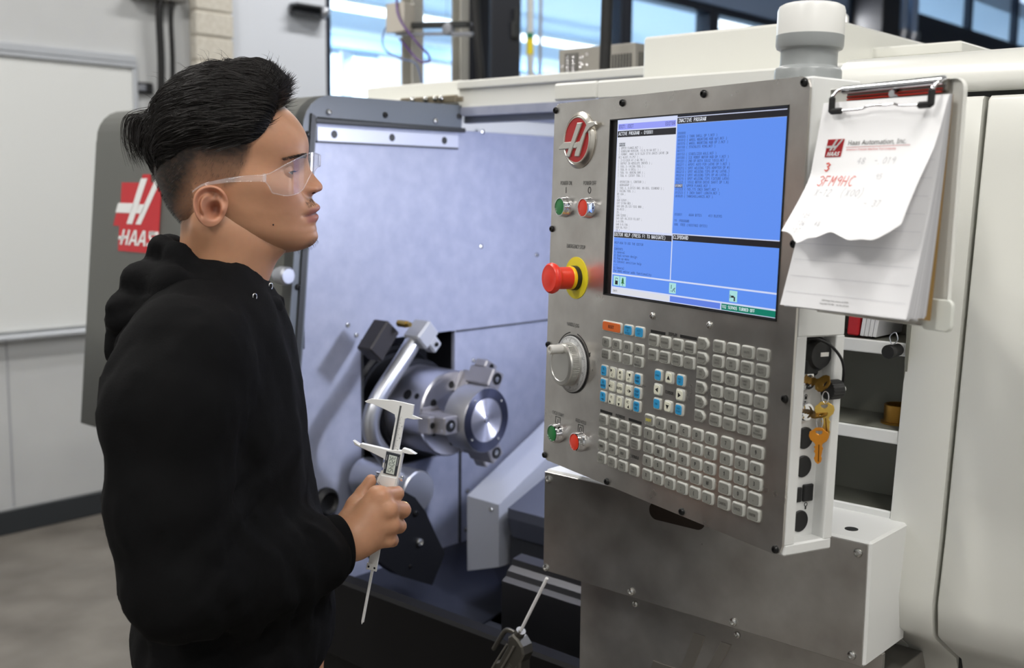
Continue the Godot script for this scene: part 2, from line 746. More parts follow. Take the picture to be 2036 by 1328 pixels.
func room() -> void:
	var white := mat("wall_white", rgb8(226, 226, 224), 0.7)
	triplanar(white, noise_tex(0.01, rgb8(220, 222, 226), rgb8(229, 231, 234), 256, 2, 3), Vector3(0.7, 0.7, 0.7))
	var cool := mat("wall_cool", rgb8(214, 219, 228), 0.65)
	var dark := mat("wall_dark", rgb8(52, 58, 70), 0.6)
	var blue := mat("wall_blue", rgb8(150, 172, 205), 0.6)
	# floor of dark sealed concrete
	var fm := mat("floor_concrete", Color(1, 1, 1), 0.32)
	triplanar(fm, noise_tex(0.006, rgb8(102, 97, 91), rgb8(132, 127, 120), 1024, 8, 6), Vector3(0.45, 0.45, 0.45))
	fm.roughness_texture = noise_tex(0.01, Color(0.5, 0.5, 0.5), Color(1, 1, 1), 512, 14, 4)
	fm.roughness = 0.5
	var b := MB.new()
	b.box(Vector3(-0.2, -0.1, -6.5), Vector3(9.74, 0.2, 21.4))
	struct("floor", b, fm)
	b = MB.new()
	b.box(Vector3(-0.2, 4.7, -6.5), Vector3(9.74, 0.2, 21.4))
	struct("ceiling", b, mat("ceiling_paint", rgb8(205, 206, 208), 0.8))
	# the long wall on the left: plain part, glazed part, dark part with the high windows
	b = MB.new()
	b.box(Vector3(-4.97, 2.3, -0.1), Vector3(0.2, 4.6, 6.4))
	struct("wall_left", b, white)
	b = MB.new()
	b.box(Vector3(-4.962, 2.3, -3.615), Vector3(0.2, 4.6, 0.63))
	struct("wall_left_panel", b, cool)
	b = MB.new()
	b.box(Vector3(-4.97, 0.45, -7.15), Vector3(0.2, 0.9, 6.44))
	struct("wall_left_sill", b, cool)
	b = MB.new()
	b.box(Vector3(-4.97, 3.82, -7.15), Vector3(0.2, 1.56, 6.44))
	struct("wall_left_lintel", b, blue)
	b = MB.new()
	b.box(Vector3(-4.97, 1.72, -13.7), Vector3(0.2, 3.44, 6.6))
	struct("wall_left_dark", b, dark)
	b = MB.new()
	b.box(Vector3(-4.97, 4.58, -13.7), Vector3(0.2, 0.05, 6.6))
	struct("trim_1", b, dark)
	for w in [["wall_back", Vector3(-0.2, 2.3, -17.1), Vector3(9.74, 4.6, 0.2)], ["wall_front", Vector3(-0.2, 2.3, 3.2), Vector3(9.74, 4.6, 0.2)], ["wall_right", Vector3(4.57, 2.3, -6.95), Vector3(0.2, 4.6, 20.5)]]:
		b = MB.new()
		b.box(w[1], w[2])
		struct(w[0], b, white)
	# rubber baseboard
	b = MB.new()
	b.box(Vector3(-4.862, 0.055, -0.42), Vector3(0.016, 0.11, 7.04), 0.004)
	struct("baseboard_left", b, mat("baseboard", rgb8(46, 50, 54), 0.5))
	# joint of the wall lining below the whiteboard
	b = MB.new()
	b.box(Vector3(-4.868, 0.5, -2.13), Vector3(0.004, 0.76, 0.006))
	struct("trim_2", b, mat("joint", rgb8(170, 172, 178), 0.7))
	# pale blocks of the pier behind the cables
	var pier := thing("block_pier", "narrow pier of pale tan blocks beside the black wall cables", "pier", Transform3D(Basis(), Vector3(-4.87, 0, -3.19)))
	var core := MB.new()
	core.box(Vector3(0.035, 2.3, 0), Vector3(0.06, 4.58, 0.2))
	obj("mortar_core", core, mat("mortar", rgb8(190, 184, 172), 0.9), pier)
	var blk := MB.new()
	blk.box(Vector3.ZERO, Vector3(0.05, 0.112, 0.215), 0.006)
	var block_paint := mat("block", rgb8(208, 203, 192), 0.85)
	block_paint.albedo_texture = noise_tex(0.03, rgb8(196, 190, 178), rgb8(216, 212, 202), 256, 31, 4)
	block_paint.uv1_triplanar = true
	block_paint.uv1_scale = Vector3(4, 4, 4)
	block_paint.albedo_color = Color.WHITE
	var first: MeshInstance3D = null
	for k in 38:
		var at := Transform3D(Basis(Vector3.UP, 0.02 * sin(k * 2.3)), Vector3(0.046 + 0.003 * sin(k * 1.7), 0.06 + k * 0.12, 0.0))
		if first == null:
			first = obj("block", blk, block_paint, pier)
			first.transform = at
		else:
			same(first, pier, at, "block")

	# glazed part: frame, mullions, panes
	var fr := mat("window_frame_paint", rgb8(38, 44, 58), 0.45)
	var glass := mat("window_glass", Color(0.8, 0.92, 1.0, 0.05), 0.02)
	glass.transparency = BaseMaterial3D.TRANSPARENCY_ALPHA
	var cuts := [-3.93, -5.46, -6.75, -7.95, -9.15, -10.37]
	for k in 5:
		var z0: float = cuts[k]
		var z1: float = cuts[k + 1]
		var w := thing("window_%d" % (k + 1), "", "", Transform3D(Basis(), Vector3(-4.97, 0.9, (z0 + z1) / 2)))
		w.remove_meta("label")
		w.remove_meta("category")
		w.set_meta("kind", "structure")
		var f := MB.new()
		var wd := z0 - z1
		f.box(Vector3(0, 0.03, 0), Vector3(0.14, 0.06, wd), 0.005)
		f.box(Vector3(0, 2.11, 0), Vector3(0.14, 0.06, wd), 0.005)
		f.box(Vector3(0, 1.07, wd / 2 - 0.035), Vector3(0.14, 2.02, 0.07), 0.005)
		f.box(Vector3(0, 1.07, -wd / 2 + 0.035), Vector3(0.14, 2.02, 0.07), 0.005)
		obj("window_frame", f, fr, w)
		var g := MB.new()
		g.box(Vector3(-0.01, 1.07, 0), Vector3(0.008, 2.03, wd - 0.13))
		obj("pane", g, glass, w)
	# high windows over the dark part
	for k in 4:
		var z0 := -10.4 - k * 1.65
		var w := thing("window_%d" % (k + 6), "", "", Transform3D(Basis(), Vector3(-4.97, 3.44, z0 - 0.825)))
		w.remove_meta("label")
		w.remove_meta("category")
		w.set_meta("kind", "structure")
		var f := MB.new()
		f.box(Vector3(0, 0.03, 0), Vector3(0.1, 0.06, 1.65), 0.004)
		f.box(Vector3(0, 1.1, 0), Vector3(0.1, 0.05, 1.65), 0.004)
		f.box(Vector3(0, 0.57, 0.8), Vector3(0.1, 1.08, 0.05), 0.004)
		obj("window_frame", f, fr, w)
		var g := MB.new()
		g.box(Vector3(0, 0.57, 0), Vector3(0.008, 1.06, 1.6))
		obj("pane", g, glass, w)

	# the next room, seen through the glass
	var pale := mat("next_room_paint", rgb8(226, 236, 243), 0.6)
	b = MB.new()
	b.box(Vector3(-8.1, -0.1, -11.0), Vector3(6.1, 0.2, 17.0))
	struct("floor_next_room", b, mat("next_room_floor", rgb8(150, 165, 180), 0.4))
	b = MB.new()
	b.box(Vector3(-8.1, 4.0, -11.0), Vector3(6.1, 0.2, 17.0))
	struct("ceiling_next_room", b, pale)
	b = MB.new()
	b.box(Vector3(-8.1, 1.95, -2.6), Vector3(6.1, 3.9, 0.2))
	struct("wall_next_room_near", b, pale)
	b = MB.new()
	b.box(Vector3(-8.1, 1.95, -19.5), Vector3(6.1, 3.9, 0.2))
	struct("wall_next_room_end", b, pale)
	b = MB.new()
	b.box(Vector3(-11.1, 3.59, -11.0), Vector3(0.2, 0.62, 17.0))
	b.box(Vector3(-11.1, 0.6, -11.0), Vector3(0.2, 1.2, 17.0))
	var piers := [[-2.5, -9.1], [-9.32, -9.75], [-11.35, -11.55], [-13.4, -13.8], [-15.8, -16.1], [-18.4, -19.5]]
	for q in piers:
		b.box(Vector3(-11.1, 2.24, (q[0] + q[1]) / 2), Vector3(0.2, 2.08, q[0] - q[1]))
	struct("wall_next_room_far", b, pale)
	b = MB.new()
	b.box(Vector3(-10.9, 3.35, -11.0), Vector3(0.16, 0.18, 16.6), 0.01)
	struct("trim_3", b, mat("next_room_beam", rgb8(120, 150, 185), 0.5))



# ------------------------------------------------------------------ the lathe
# world frame: x along the machine to the right, z out of its front; the front leans back by a tenth
func zf(y: float) -> float:
	return -1.45 + (1.72 - y) * 0.1


# emblem of a slanted H; x to the right, y up, unit height
func emblem() -> Array:
	return [
		v2([0.68, 1.0, 0.342, 0.0, 0.5, 0.0, 0.855, 1.0]),
		v2([0.066, 0.455, 0.0, 0.24, 0.44, 0.24, 0.53, 0.455]),
		v2([1.09, 1.0, 0.597, 0.0, 0.74, 0.0, 1.24, 1.0]),
		v2([0.67, 0.44, 0.586, 0.24, 0.75, 0.24, 0.84, 0.44]),
	]


func moved(p: PackedVector2Array, at: Vector2, sc: Vector2) -> PackedVector2Array:
	var q := PackedVector2Array()
	for v in p:
		q.append(at + v * sc)
	return q


func along_x(parent: Node3D) -> MB:
	# outlines in (z, y); extruded along -x
	var b := MB.new(parent.transform.affine_inverse() * Transform3D(Basis(Vector3(0, 0, 1), Vector3(0, 1, 0), Vector3(-1, 0, 0)), Vector3.ZERO))
	return b


func screw(parent: Node, at: Vector3, nrm: Vector3, r: float, m: Material, called := "screw") -> void:
	var key := "screw%s%.4f" % [m.resource_name, r]
	var x := nrm.cross(Vector3.UP if absf(nrm.y) < 0.9 else Vector3.RIGHT).normalized()
	var t := Transform3D(Basis(nrm.cross(x).normalized() * -1.0, nrm.normalized(), x), at)
	if parent is Node3D and parent != self:
		var root: Node3D = parent
		var inv := Transform3D()
		while root != null and root != self:
			inv = inv * root.transform.affine_inverse() if root.get_parent() == self or true else inv
			root = root.get_parent() as Node3D
		t = inv * t
	if not mats.has(key):
		var b := MB.new()
		b.lathe(Vector3.ZERO, Vector3.UP, [Vector2(r, 0), Vector2(r, r * 0.22), Vector2(r * 0.88, r * 0.5), Vector2(r * 0.5, r * 0.68), Vector2(r * 0.48, r * 0.3), Vector2(0, r * 0.3)], 14)
		mats[key] = b.commit()
		mats[key].surface_set_material(0, m)
	var o := MeshInstance3D.new()
	o.mesh = mats[key]
	o.name = called
	o.transform = t
	parent.add_child(o, true)


func machine() -> void:
	var lt := thing("lathe", "large cream and grey metal turning lathe with its dark door slid open at left", "lathe", Transform3D(Basis(), Vector3(-1.2, 0, -1.9)))
	var X := Vector3.RIGHT
	var cream: Material = mats.cream
	# --- sliding door: a shell with a rounded upper edge
	var outer := []
	for y in [0.937, 1.2, 1.5, 1.66]:
		outer.append(Vector2(zf(y), y))
	for k in 7:
		var f := PI / 2 * k / 6.0
		outer.append(Vector2(-1.524 + cos(f) * 0.078, 1.668 + sin(f) * 0.077))
	outer.append(Vector2(-1.915, 1.748))
	var shell := PackedVector2Array(outer)
	shell.append(Vector2(-1.915, 1.72))
	for k in 7:
		var f := PI / 2 - PI / 2 * k / 6.0
		shell.append(Vector2(-1.524 + cos(f) * 0.05, 1.668 + sin(f) * 0.05))
	shell.append(Vector2(zf(0.937) - 0.028, 0.937))
	var b := along_x(lt)
	b.prism(shell, 1.87, 2.725, 0.006, true)
	var door := obj("sliding_door", b, mats.door_grey, lt)
	# its end frame and the dark strips round the sheet
	var endf := PackedVector2Array(outer)
	endf.append_array(v2([-1.915, 1.694, -1.484, 1.698, -1.437, 1.20, -1.402, 0.937]))
	b = along_x(lt)
	b.prism(endf, 1.867, 1.90, 0.0)
	obj("end_frame", b, mats.end_grey, lt)
	b = on(lt)
	b.hull([Vector3(-1.885, 1.698, -1.478), Vector3(-1.885, 0.9, -1.399), Vector3(-1.885, 0.9, -1.385), Vector3(-1.885, 1.704, -1.466)], [Vector3(-1.862, 1.698, -1.478), Vector3(-1.862, 0.9, -1.399), Vector3(-1.862, 0.9, -1.385), Vector3(-1.862, 1.704, -1.466)])
	obj("seal_strip", b, mats.trim_dark, lt)
	b = on(lt)
	b.box(Vector3(-1.872, 1.69, -1.70), Vector3(0.022, 0.011, 0.45), 0.002)
	obj("seal_strip", b, mats.trim_dark, lt)
	for q in [[1.709, -1.5135, "screw_steel"], [1.707, -1.8273, "screw_steel"], [1.712, -1.672, "screw_black"], [1.6612, -1.458, "screw_black"], [1.3447, -1.426, "screw_black"], [1.722, -1.905, "screw_black"]]:
		screw(lt, Vector3(-1.866, q[0], q[1]), X, 0.0065, mats[q[2]])
	# red badge printed on the door
	var ft := Transform3D(Basis(Vector3(1, 0, 0), Vector3(0, 0.995, -0.0995), Vector3(0, 0.0995, 0.995)), Vector3(-2.61, 1.39, zf(1.39)))
	b = MB.new(lt.transform.affine_inverse() * ft)
	b.prism(v2([0.033, 0.0, 0.218, 0.0, 0.218, 0.17, 0.17, 0.17, 0.165, 0.19, 0.13, 0.19, 0.122, 0.17, 0.033, 0.17, 0.033, 0.105, 0.018, 0.105, 0.003, 0.062, 0.033, 0.062]), 0.0005, 0.0015)
	obj("printed_badge", b, mats.logo_red, lt)
	b = MB.new(lt.transform.affine_inverse() * ft)
	for p in emblem():
		b.prism(moved(p, Vector2(0.012, 0.068), Vector2(0.165, 0.112)), 0.0015, 0.0022)
	text(b, "HAAS", Vector3(0.118, 0.016, 0.0022), 0.036, 1.25, 0, font_serif, Basis(), 0.3)
	b.prism(v2([0.034, 0.028, 0.06, 0.028, 0.063, 0.037, 0.034, 0.037]), 0.0015, 0.0022)
	b.prism(v2([0.175, 0.044, 0.217, 0.044, 0.217, 0.053, 0.175, 0.053]), 0.0015, 0.0022)
	obj("badge_lettering", b, mats.logo_white, lt)

	# handle knob at the door's edge
	b = on(lt)
	b.lathe(Vector3(-1.868, 1.372, -1.378), X, [Vector2(0, 0), Vector2(0.016, 0), Vector2(0.019, 0.01), Vector2(0.019, 0.032), Vector2(0.015, 0.036), Vector2(0, 0.036)], 22)
	b.box(Vector3(-1.872, 1.372, -1.40), Vector3(0.008, 0.02, 0.06), 0.002)
	obj("door_knob", b, mats.satin, lt)
	# --- headstock sheet with its square cut-out
	b = on(lt)
	for q in [[1.21, 1.69, -1.452, -1.907], [0.615, 1.21, -1.40, -1.612], [0.615, 0.905, -1.612, -1.907], [0.615, 1.69, -1.907, -2.46]]:
		b.box(Vector3(-1.885, (q[0] + q[1]) / 2, (q[2] + q[3]) / 2), Vector3(0.012, q[1] - q[0], q[2] - q[3]))
	var sheet := obj("headstock_sheet", b, mats.sheet, lt)
	b = on(lt)
	b.box(Vector3(-1.876, 1.664, -1.70), Vector3(0.006, 0.031, 0.423), 0.001)
	obj("wiper_strip", b, mat("sheet_strip", rgb8(200, 204, 216), 0.4, 0.3), lt)
	for q in [[Vector3(-1.8765, 1.647, -1.70), Vector3(0.005, 0.004, 0.423)], [Vector3(-1.8775, 1.2075, -2.10), Vector3(0.003, 0.0035, 0.38)], [Vector3(-1.8775, 1.06, -1.6105), Vector3(0.003, 0.31, 0.004)]]:
		b = on(lt)
		b.box(q[0], q[1])
		obj("joint_line", b, mats.trim_dark, lt)
	for z in [-1.5334, -1.6986, -1.8636]:
		b = on(lt)
		b.cyl(Vector3(-1.876, 1.664, z), Vector3(-1.8722, 1.664, z), 0.0085, -1, 16)
		obj("strip_hole", b, mats.trim_dark, lt)
	for q in [[1.2513, -1.5701], [1.2268, -1.5944], [1.6905, -1.9999], [1.4116, -1.9972], [1.1291, -1.9725], [0.9477, -1.9667], [1.3825, -2.21], [0.80, -1.952], [0.70, -1.948]]:
		screw(lt, Vector3(-1.879, q[0], q[1]), X, 0.006, mats.screw_steel)
	# vertical fold of the sheet behind the cut-out
	b = on(lt)
	b.box(Vector3(-1.878, 0.78, -1.925), Vector3(0.006, 0.30, 0.006))
	obj("sheet_fold", b, mats.trim_dark, lt)
	# round rubber grommet low on the sheet
	b = on(lt)
	b.lathe(Vector3(-1.88, 0.866, -1.50), X, [Vector2(0.032, 0), Vector2(0.032, 0.012), Vector2(0.024, 0.02), Vector2(0.018, 0.012), Vector2(0, 0.01)], 24)
	obj("grommet", b, mats.rubber, lt)
	# --- headstock pocket and spindle nose
	b = on(lt)
	b.box(Vector3(-1.985, 1.06, -1.76), Vector3(0.02, 0.32, 0.31))
	b.box(Vector3(-1.935, 1.215, -1.76), Vector3(0.09, 0.01, 0.31))
	b.box(Vector3(-1.935, 0.90, -1.76), Vector3(0.09, 0.01, 0.31))
	b.box(Vector3(-1.935, 1.06, -1.607), Vector3(0.09, 0.32, 0.01))
	b.box(Vector3(-1.935, 1.06, -1.912), Vector3(0.09, 0.32, 0.01))
	obj("headstock_pocket", b, mats.black_iron, lt)
	var ax := Vector3(0.006, 1.046, -1.757)
	b = on(lt)
	b.lathe(ax + X * -1.98, X, [Vector2(0, 0), Vector2(0.138, 0), Vector2(0.138, 0.05), Vector2(0.13, 0.058), Vector2(0.12, 0.05), Vector2(0.112, 0.05), Vector2(0.112, 0.118), Vector2(0, 0.118)], 40)
	obj("spindle_nose", b, mats.black_iron, lt)
	for k in 8:
		var f := TAU * (k + 0.35) / 8
		screw(lt, ax + Vector3(-1.927, sin(f) * 0.126, cos(f) * 0.126), X, 0.006, mats.screw_steel, "nose_bolt")
	# chuck
	b = on(lt)
	b.lathe(ax + X * -1.874, X, [Vector2(0, 0), Vector2(0.094, 0), Vector2(0.0985, 0.004), Vector2(0.0985, 0.124), Vector2(0.095, 0.128), Vector2(0.045, 0.128), Vector2(0.043, 0.122), Vector2(0.0, 0.122)], 56)
	var chuck := obj("chuck", b, mats.turned, lt)
	for k in 3:
		var f := [PI, PI / 3, -PI / 3][k] as float
		var rad := Vector3(0, sin(f), -cos(f))
		var tan := X.cross(rad)
		var bb := Basis(X, rad, tan)
		b = on(lt)
		# slot lips, base jaw, stepped top jaw
		b.box(ax + X * -1.7435 + rad * 0.072, Vector3(0.006, 0.05, 0.05), 0.001, bb)
		b.box(ax + X * -1.732 + rad * 0.075, Vector3(0.028, 0.056, 0.034), 0.002, bb)
		b.box(ax + X * -1.690 + rad * 0.095, Vector3(0.074, 0.042, 0.04), 0.003, bb)
		b.box(ax + X * -1.70 + rad * 0.124, Vector3(0.036, 0.02, 0.04), 0.003, bb)
		var jaw := obj("jaw", b, mats.jaw_steel, lt)
		b = on(lt)
		b.cyl(ax + X * -1.66 + rad * 0.098, ax + X * -1.6508 + rad * 0.098, 0.0135, -1, 18)
		b.cyl(ax + X * -1.70 + rad * 0.124, ax + X * -1.6812 + rad * 0.124, 0.007, -1, 14)
		obj("bolt_hole", b, mats.screw_black, jaw)
		b = on(lt)
		b.ball(ax + X * -1.6522 + rad * 0.096, Vector3(0.0025, 0.0075, 0.0075), 12)
		obj("bolt_head", b, mats.screw_steel, jaw)
	for k in 6:
		var f := TAU * k / 6 + 0.5
		b = on(lt)
		b.cyl(ax + Vector3(-1.748, sin(f) * 0.066, cos(f) * 0.066), ax + Vector3(-1.7455, sin(f) * 0.066, cos(f) * 0.066), 0.009, -1, 14)
		obj("chuck_bolt", b, mats.screw_black, chuck)
	for k in 3:
		var f := TAU * k / 3 + 2.6
		b = on(lt)
		b.cyl(ax + Vector3(-1.80, sin(f) * 0.094, cos(f) * 0.094), ax + Vector3(-1.80, sin(f) * 0.0995, cos(f) * 0.0995), 0.012, -1, 14)
		b.cyl(ax + Vector3(-1.77, sin(f) * 0.094, cos(f) * 0.094), ax + Vector3(-1.77, sin(f) * 0.0992, cos(f) * 0.0992), 0.007, -1, 14)
		obj("chuck_socket", b, mats.screw_black, chuck)

	# --- swinging tool-setter arm: bracket, bent tube, hub
	var tube_path := curve([Vector3(-1.755, 1.232, -1.662), Vector3(-1.75, 1.19, -1.622), Vector3(-1.75, 1.112, -1.548), Vector3(-1.75, 1.066, -1.524), Vector3(-1.75, 1.022, -1.53), Vector3(-1.75, 0.975, -1.566), Vector3(-1.75, 0.915, -1.615)], 8)
	b = on(lt)
	b.tube(tube_path, 0.0185, 20)
	obj("setter_arm", b, mats.satin, lt)
	var tilt := Basis(X, -0.82)
	b = on(lt)
	b.box(Vector3(-1.745, 1.235, -1.665), Vector3(0.05, 0.052, 0.042), 0.004, tilt)
	b.box(Vector3(-1.738, 1.212, -1.69), Vector3(0.03, 0.03, 0.03), 0.004, tilt)
	var cl := obj("arm_clamp", b, mat("clamp_alu", rgb8(176, 178, 184), 0.45, 0.3), lt)
	screw(lt, Vector3(-1.721, 1.213, -1.69), X, 0.005, mats.screw_black)
	b = on(lt)
	b.box(Vector3(-1.787, 1.226, -1.578), Vector3(0.046, 0.078, 0.046), 0.003, Basis(X, -0.72))
	obj("sensor_box", b, mat("sensor_iron", rgb8(52, 50, 52), 0.5, 0.4), lt)
	b = on(lt)
	b.cyl(Vector3(-1.762, 1.262, -1.615), Vector3(-1.735, 1.262, -1.615), 0.008, -1, 6)
	b.cyl(Vector3(-1.735, 1.262, -1.615), Vector3(-1.725, 1.262, -1.615), 0.0055, -1, 12)
	obj("brass_fitting", b, mat("brass", rgb8(190, 160, 90), 0.3, 1.0), lt)
	b = on(lt)
	b.lathe(Vector3(-1.86, 0.905, -1.60), X, [Vector2(0, 0), Vector2(0.046, 0), Vector2(0.046, 0.175), Vector2(0.043, 0.178), Vector2(0, 0.178)], 36)
	obj("arm_hub", b, mats.satin, lt)
	b = along_x(lt)
	b.prism(v2([-1.49, 0.925, -1.531, 0.928, -1.572, 0.902, -1.603, 0.864, -1.631, 0.811, -1.662, 0.757, -1.622, 0.695, -1.53, 0.74, -1.453, 0.80, -1.40, 0.88]), 1.665, 1.70, -0.0)
	var pl := obj("hub_plate", b, mats.black_iron, lt)
	screw(lt, Vector3(-1.664, 0.802, -1.583), X, 0.009, mats.screw_steel, "plate_bolt")
	screw(lt, Vector3(-1.664, 0.868, -1.572), X, 0.007, mats.screw_black, "plate_bolt")
	screw(lt, Vector3(-1.664, 0.755, -1.556), X, 0.004, mats.screw_black, "plate_bolt")

	# --- interior shell
	b = on(lt)
	b.box(Vector3(-1.24, 1.16, -2.47), Vector3(1.3, 1.1, 0.02))
	obj("interior_back", b, mats.sheet, lt)
	b = on(lt)
	b.box(Vector3(-0.745, 1.16, -1.94), Vector3(0.02, 1.1, 1.06))
	obj("interior_side", b, mats.sheet, lt)
	b = on(lt)
	b.box(Vector3(-1.29, 1.733, -2.19), Vector3(1.16, 0.02, 0.56))
	obj("interior_roof", b, mats.sheet, lt)
	# header: white face, dark channel under it, cream roof
	b = on(lt)
	b.box(Vector3(-1.29, 1.763, -1.93), Vector3(1.18, 0.044, 0.024), 0.002)
	b.box(Vector3(-1.29, 1.795, -2.25), Vector3(1.18, 0.02, 0.68), 0.003)
	b.box(Vector3(-2.18, 1.763, -2.22), Vector3(0.60, 0.022, 0.60), 0.003)
	obj("roof_cover", b, cream, lt)
	b = on(lt)
	b.box(Vector3(-1.29, 1.724, -1.94), Vector3(1.17, 0.034, 0.02), 0.002)
	obj("door_channel", b, mat("channel_grey", rgb8(120, 124, 134), 0.5, 0.3), lt)
	# raised lid on the roof
	b = on(lt)
	b.box(Vector3(-2.14, 1.79, -2.16), Vector3(0.36, 0.06, 0.30), 0.004)
	obj("roof_lid", b, cream, lt)
	# roller bracket above the door
	b = on(lt)
	b.box(Vector3(-1.955, 1.762, -1.892), Vector3(0.19, 0.018, 0.012), 0.002)
	b.box(Vector3(-1.86, 1.76, -1.892), Vector3(0.04, 0.012, 0.006), 0.001)
	obj("roller_bracket", b, mat("zinc", rgb8(150, 140, 120), 0.4, 0.7), lt)
	for q in [[-2.003, 0.008], [-1.957, 0.008], [-1.925, 0.0065], [-1.905, 0.007]]:
		b = on(lt)
		b.ball(Vector3(q[0], 1.764, -1.884), Vector3(q[1], q[1], q[1]), 14)
		obj("roller_bolt", b, mats.screw_steel, lt)
	# --- slant bed cover, apron, pans
	b = on(lt)
	b.hull([Vector3(-1.684, 0.690, -1.752), Vector3(-1.684, 0.866, -1.75), Vector3(-1.684, 1.18, -2.40), Vector3(-1.684, 0.69, -2.40)], [Vector3(-1.587, 0.722, -1.752), Vector3(-1.587, 0.864, -1.75), Vector3(-1.587, 1.178, -2.40), Vector3(-1.587, 0.69, -2.40)])
	obj("bed_cover", b, mat("bed_sheet", rgb8(192, 196, 206), 0.42, 0.35), lt)
	screw(lt, Vector3(-1.609, 0.85, -1.749), Vector3(0, 0, 1), 0.005, mats.screw_steel)
	b = along_x(lt)
	b.prism(v2([-1.765, 0.795, -1.75, 0.84, -1.75, 0.862, -2.40, 1.10, -2.40, 0.795]), 0.76, 1.56, 0.0)
	obj("apron", b, mat("apron_sheet", rgb8(86, 90, 104), 0.5, 0.3), lt)
	b = on(lt)
	b.box(Vector3(-1.17, 0.70, -2.08), Vector3(0.80, 0.19, 0.62))
	obj("apron_skirt", b, mats.dark_interior, lt)
	b = on(lt)
	b.box(Vector3(-1.31, 0.615, -1.93), Vector3(1.15, 0.03, 1.0))
	obj("chip_bed", b, mats.dark_interior, lt)
	b = on(lt)
	b.hull([Vector3(-1.878, 0.632, -1.42), Vector3(-1.50, 0.632, -1.42), Vector3(-1.56, 0.632, -1.76), Vector3(-1.878, 0.632, -2.0)], [Vector3(-1.878, 0.672, -1.42), Vector3(-1.50, 0.636, -1.42), Vector3(-1.56, 0.636, -1.76), Vector3(-1.878, 0.672, -2.0)])
	obj("chip_pan", b, mat("pan_metal", rgb8(60, 63, 72), 0.30, 0.7), lt)
	b = along_x(lt)
	b.prism(v2([-1.50, 0.60, -1.50, 0.816, -1.512, 0.822, -1.516, 0.832, -1.528, 0.840, -1.53, 0.852, -1.556, 0.856, -1.556, 0.60]), 0.78, 1.352, 0.001)
	obj("slide_block", b, mat("slide_iron", rgb8(58, 58, 62), 0.42, 0.5), lt)
	b = on(lt)
	b.box(Vector3(-1.49, 0.70, -1.37), Vector3(0.96, 0.165, 0.04), 0.006)
	obj("front_sill", b, mats.sill_black, lt)
	# --- lower body
	b = on(lt)
	b.box(Vector3(-1.66, 0.33, -1.86), Vector3(1.5, 0.60, 0.95), 0.008)
	obj("base_front", b, mats.sill_black, lt)
	b = on(lt)
	b.box(Vector3(-2.15, 0.76, -1.90), Vector3(0.5, 0.26, 0.85), 0.01)
	b.box(Vector3(-2.28, 1.31, -2.26), Vector3(0.76, 0.88, 0.66), 0.02)
	obj("headstock_cover", b, cream, lt)
	b = on(lt)
	b.box(Vector3(-0.5, 0.92, -2.51), Vector3(2.6, 1.64, 0.06), 0.01)
	b.box(Vector3(-0.15, 0.5, -2.0), Vector3(1.14, 0.8, 0.95), 0.01)
	obj("rear_body", b, mats.cream_side, lt)

	# --- right-hand front: panel, compartment, door, rounded top
	var prof := [Vector2(-1.50, 0.10), Vector2(-1.50, 0.88), Vector2(-1.478, 0.925), Vector2(-1.43, 0.955), Vector2(-1.385, 0.985), Vector2(-1.377, 1.03), Vector2(zf(1.115), 1.115)]
	var prof_hi := [Vector2(zf(1.44), 1.44), Vector2(zf(1.60), 1.60), Vector2(zf(1.668), 1.668), Vector2(zf(1.672) - 0.004, 1.673)]
	var full := PackedVector2Array(prof)
	full.append_array(PackedVector2Array(prof_hi))
	full.append_array(v2([-1.52, 1.673, -1.52, 0.10]))
	b = along_x(lt)
	b.prism(full, 0.4985, 0.5655, 0.002, true)
	var lowp := PackedVector2Array(prof)
	lowp.append_array(v2([-1.52, 1.115, -1.52, 0.10]))
	b.prism(lowp, 0.5655, 0.76, 0.0, true)
	var hip := PackedVector2Array(prof_hi)
	hip.append_array(v2([-1.52, 1.673, -1.52, 1.44]))
	b.prism(hip, 0.5655, 0.70, 0.0, true)
	obj("front_panel", b, cream, lt)
	b = along_x(lt)
	b.prism(full, -0.42, 0.4925, 0.003, true)
	obj("end_door", b, cream, lt)
	b = on(lt)
	b.box(Vector3(-0.4955, 0.95, -1.51), Vector3(0.01, 1.5, 0.04))
	b.box(Vector3(-0.14, 1.678, -1.50), Vector3(1.12, 0.012, 0.05))
	obj("panel_gap", b, mats.trim_dark, lt)
	var top := PackedVector2Array()
	for q in [[-1.449, 1.681], [-1.449, 1.694], [-1.452, 1.705], [-1.459, 1.717], [-1.47, 1.727], [-1.486, 1.734], [-1.51, 1.737], [-2.50, 1.742], [-2.50, 1.681]]:
		top.append(Vector2(q[0], q[1]))
	b = along_x(lt)
	b.prism(top, -0.42, 0.702, 0.004, true)
	obj("rounded_top", b, cream, lt)
	# electrical box on the roof, and the box above the pendant
	b = on(lt)
	b.box(Vector3(-1.043, 1.787, -1.98), Vector3(0.38, 0.10, 0.46), 0.005)
	obj("roof_box", b, cream, lt)
	b = on(lt)
	b.box(Vector3(-0.97, 1.728, -1.79), Vector3(0.51, 0.034, 0.38), 0.004)
	b.box(Vector3(-1.275, 1.729, -1.71), Vector3(0.10, 0.032, 0.22), 0.004)
	obj("arm_housing", b, cream, lt)
	# fixed half of the pendant's arm, bolted to the right jamb
	b = MB.new(lt.transform.affine_inverse() * panel_frame())
	b.box(mm(250, 160, -255), Vector3(0.15, 0.13, 0.118), 0.004)
	obj("pendant_mount", b, mats.cream_side, lt)
	# compartment with two shelves
	b = on(lt)
	b.box(Vector3(-0.66, 1.28, -1.525), Vector3(0.20, 0.36, 0.008))
	obj("compartment_back", b, mat("compartment_grey", rgb8(120, 120, 110), 0.6), lt)
	b = on(lt)
	b.box(Vector3(-0.563, 1.28, -1.50), Vector3(0.004, 0.34, 0.18))
	b.box(Vector3(-0.762, 1.28, -1.50), Vector3(0.004, 0.34, 0.18))
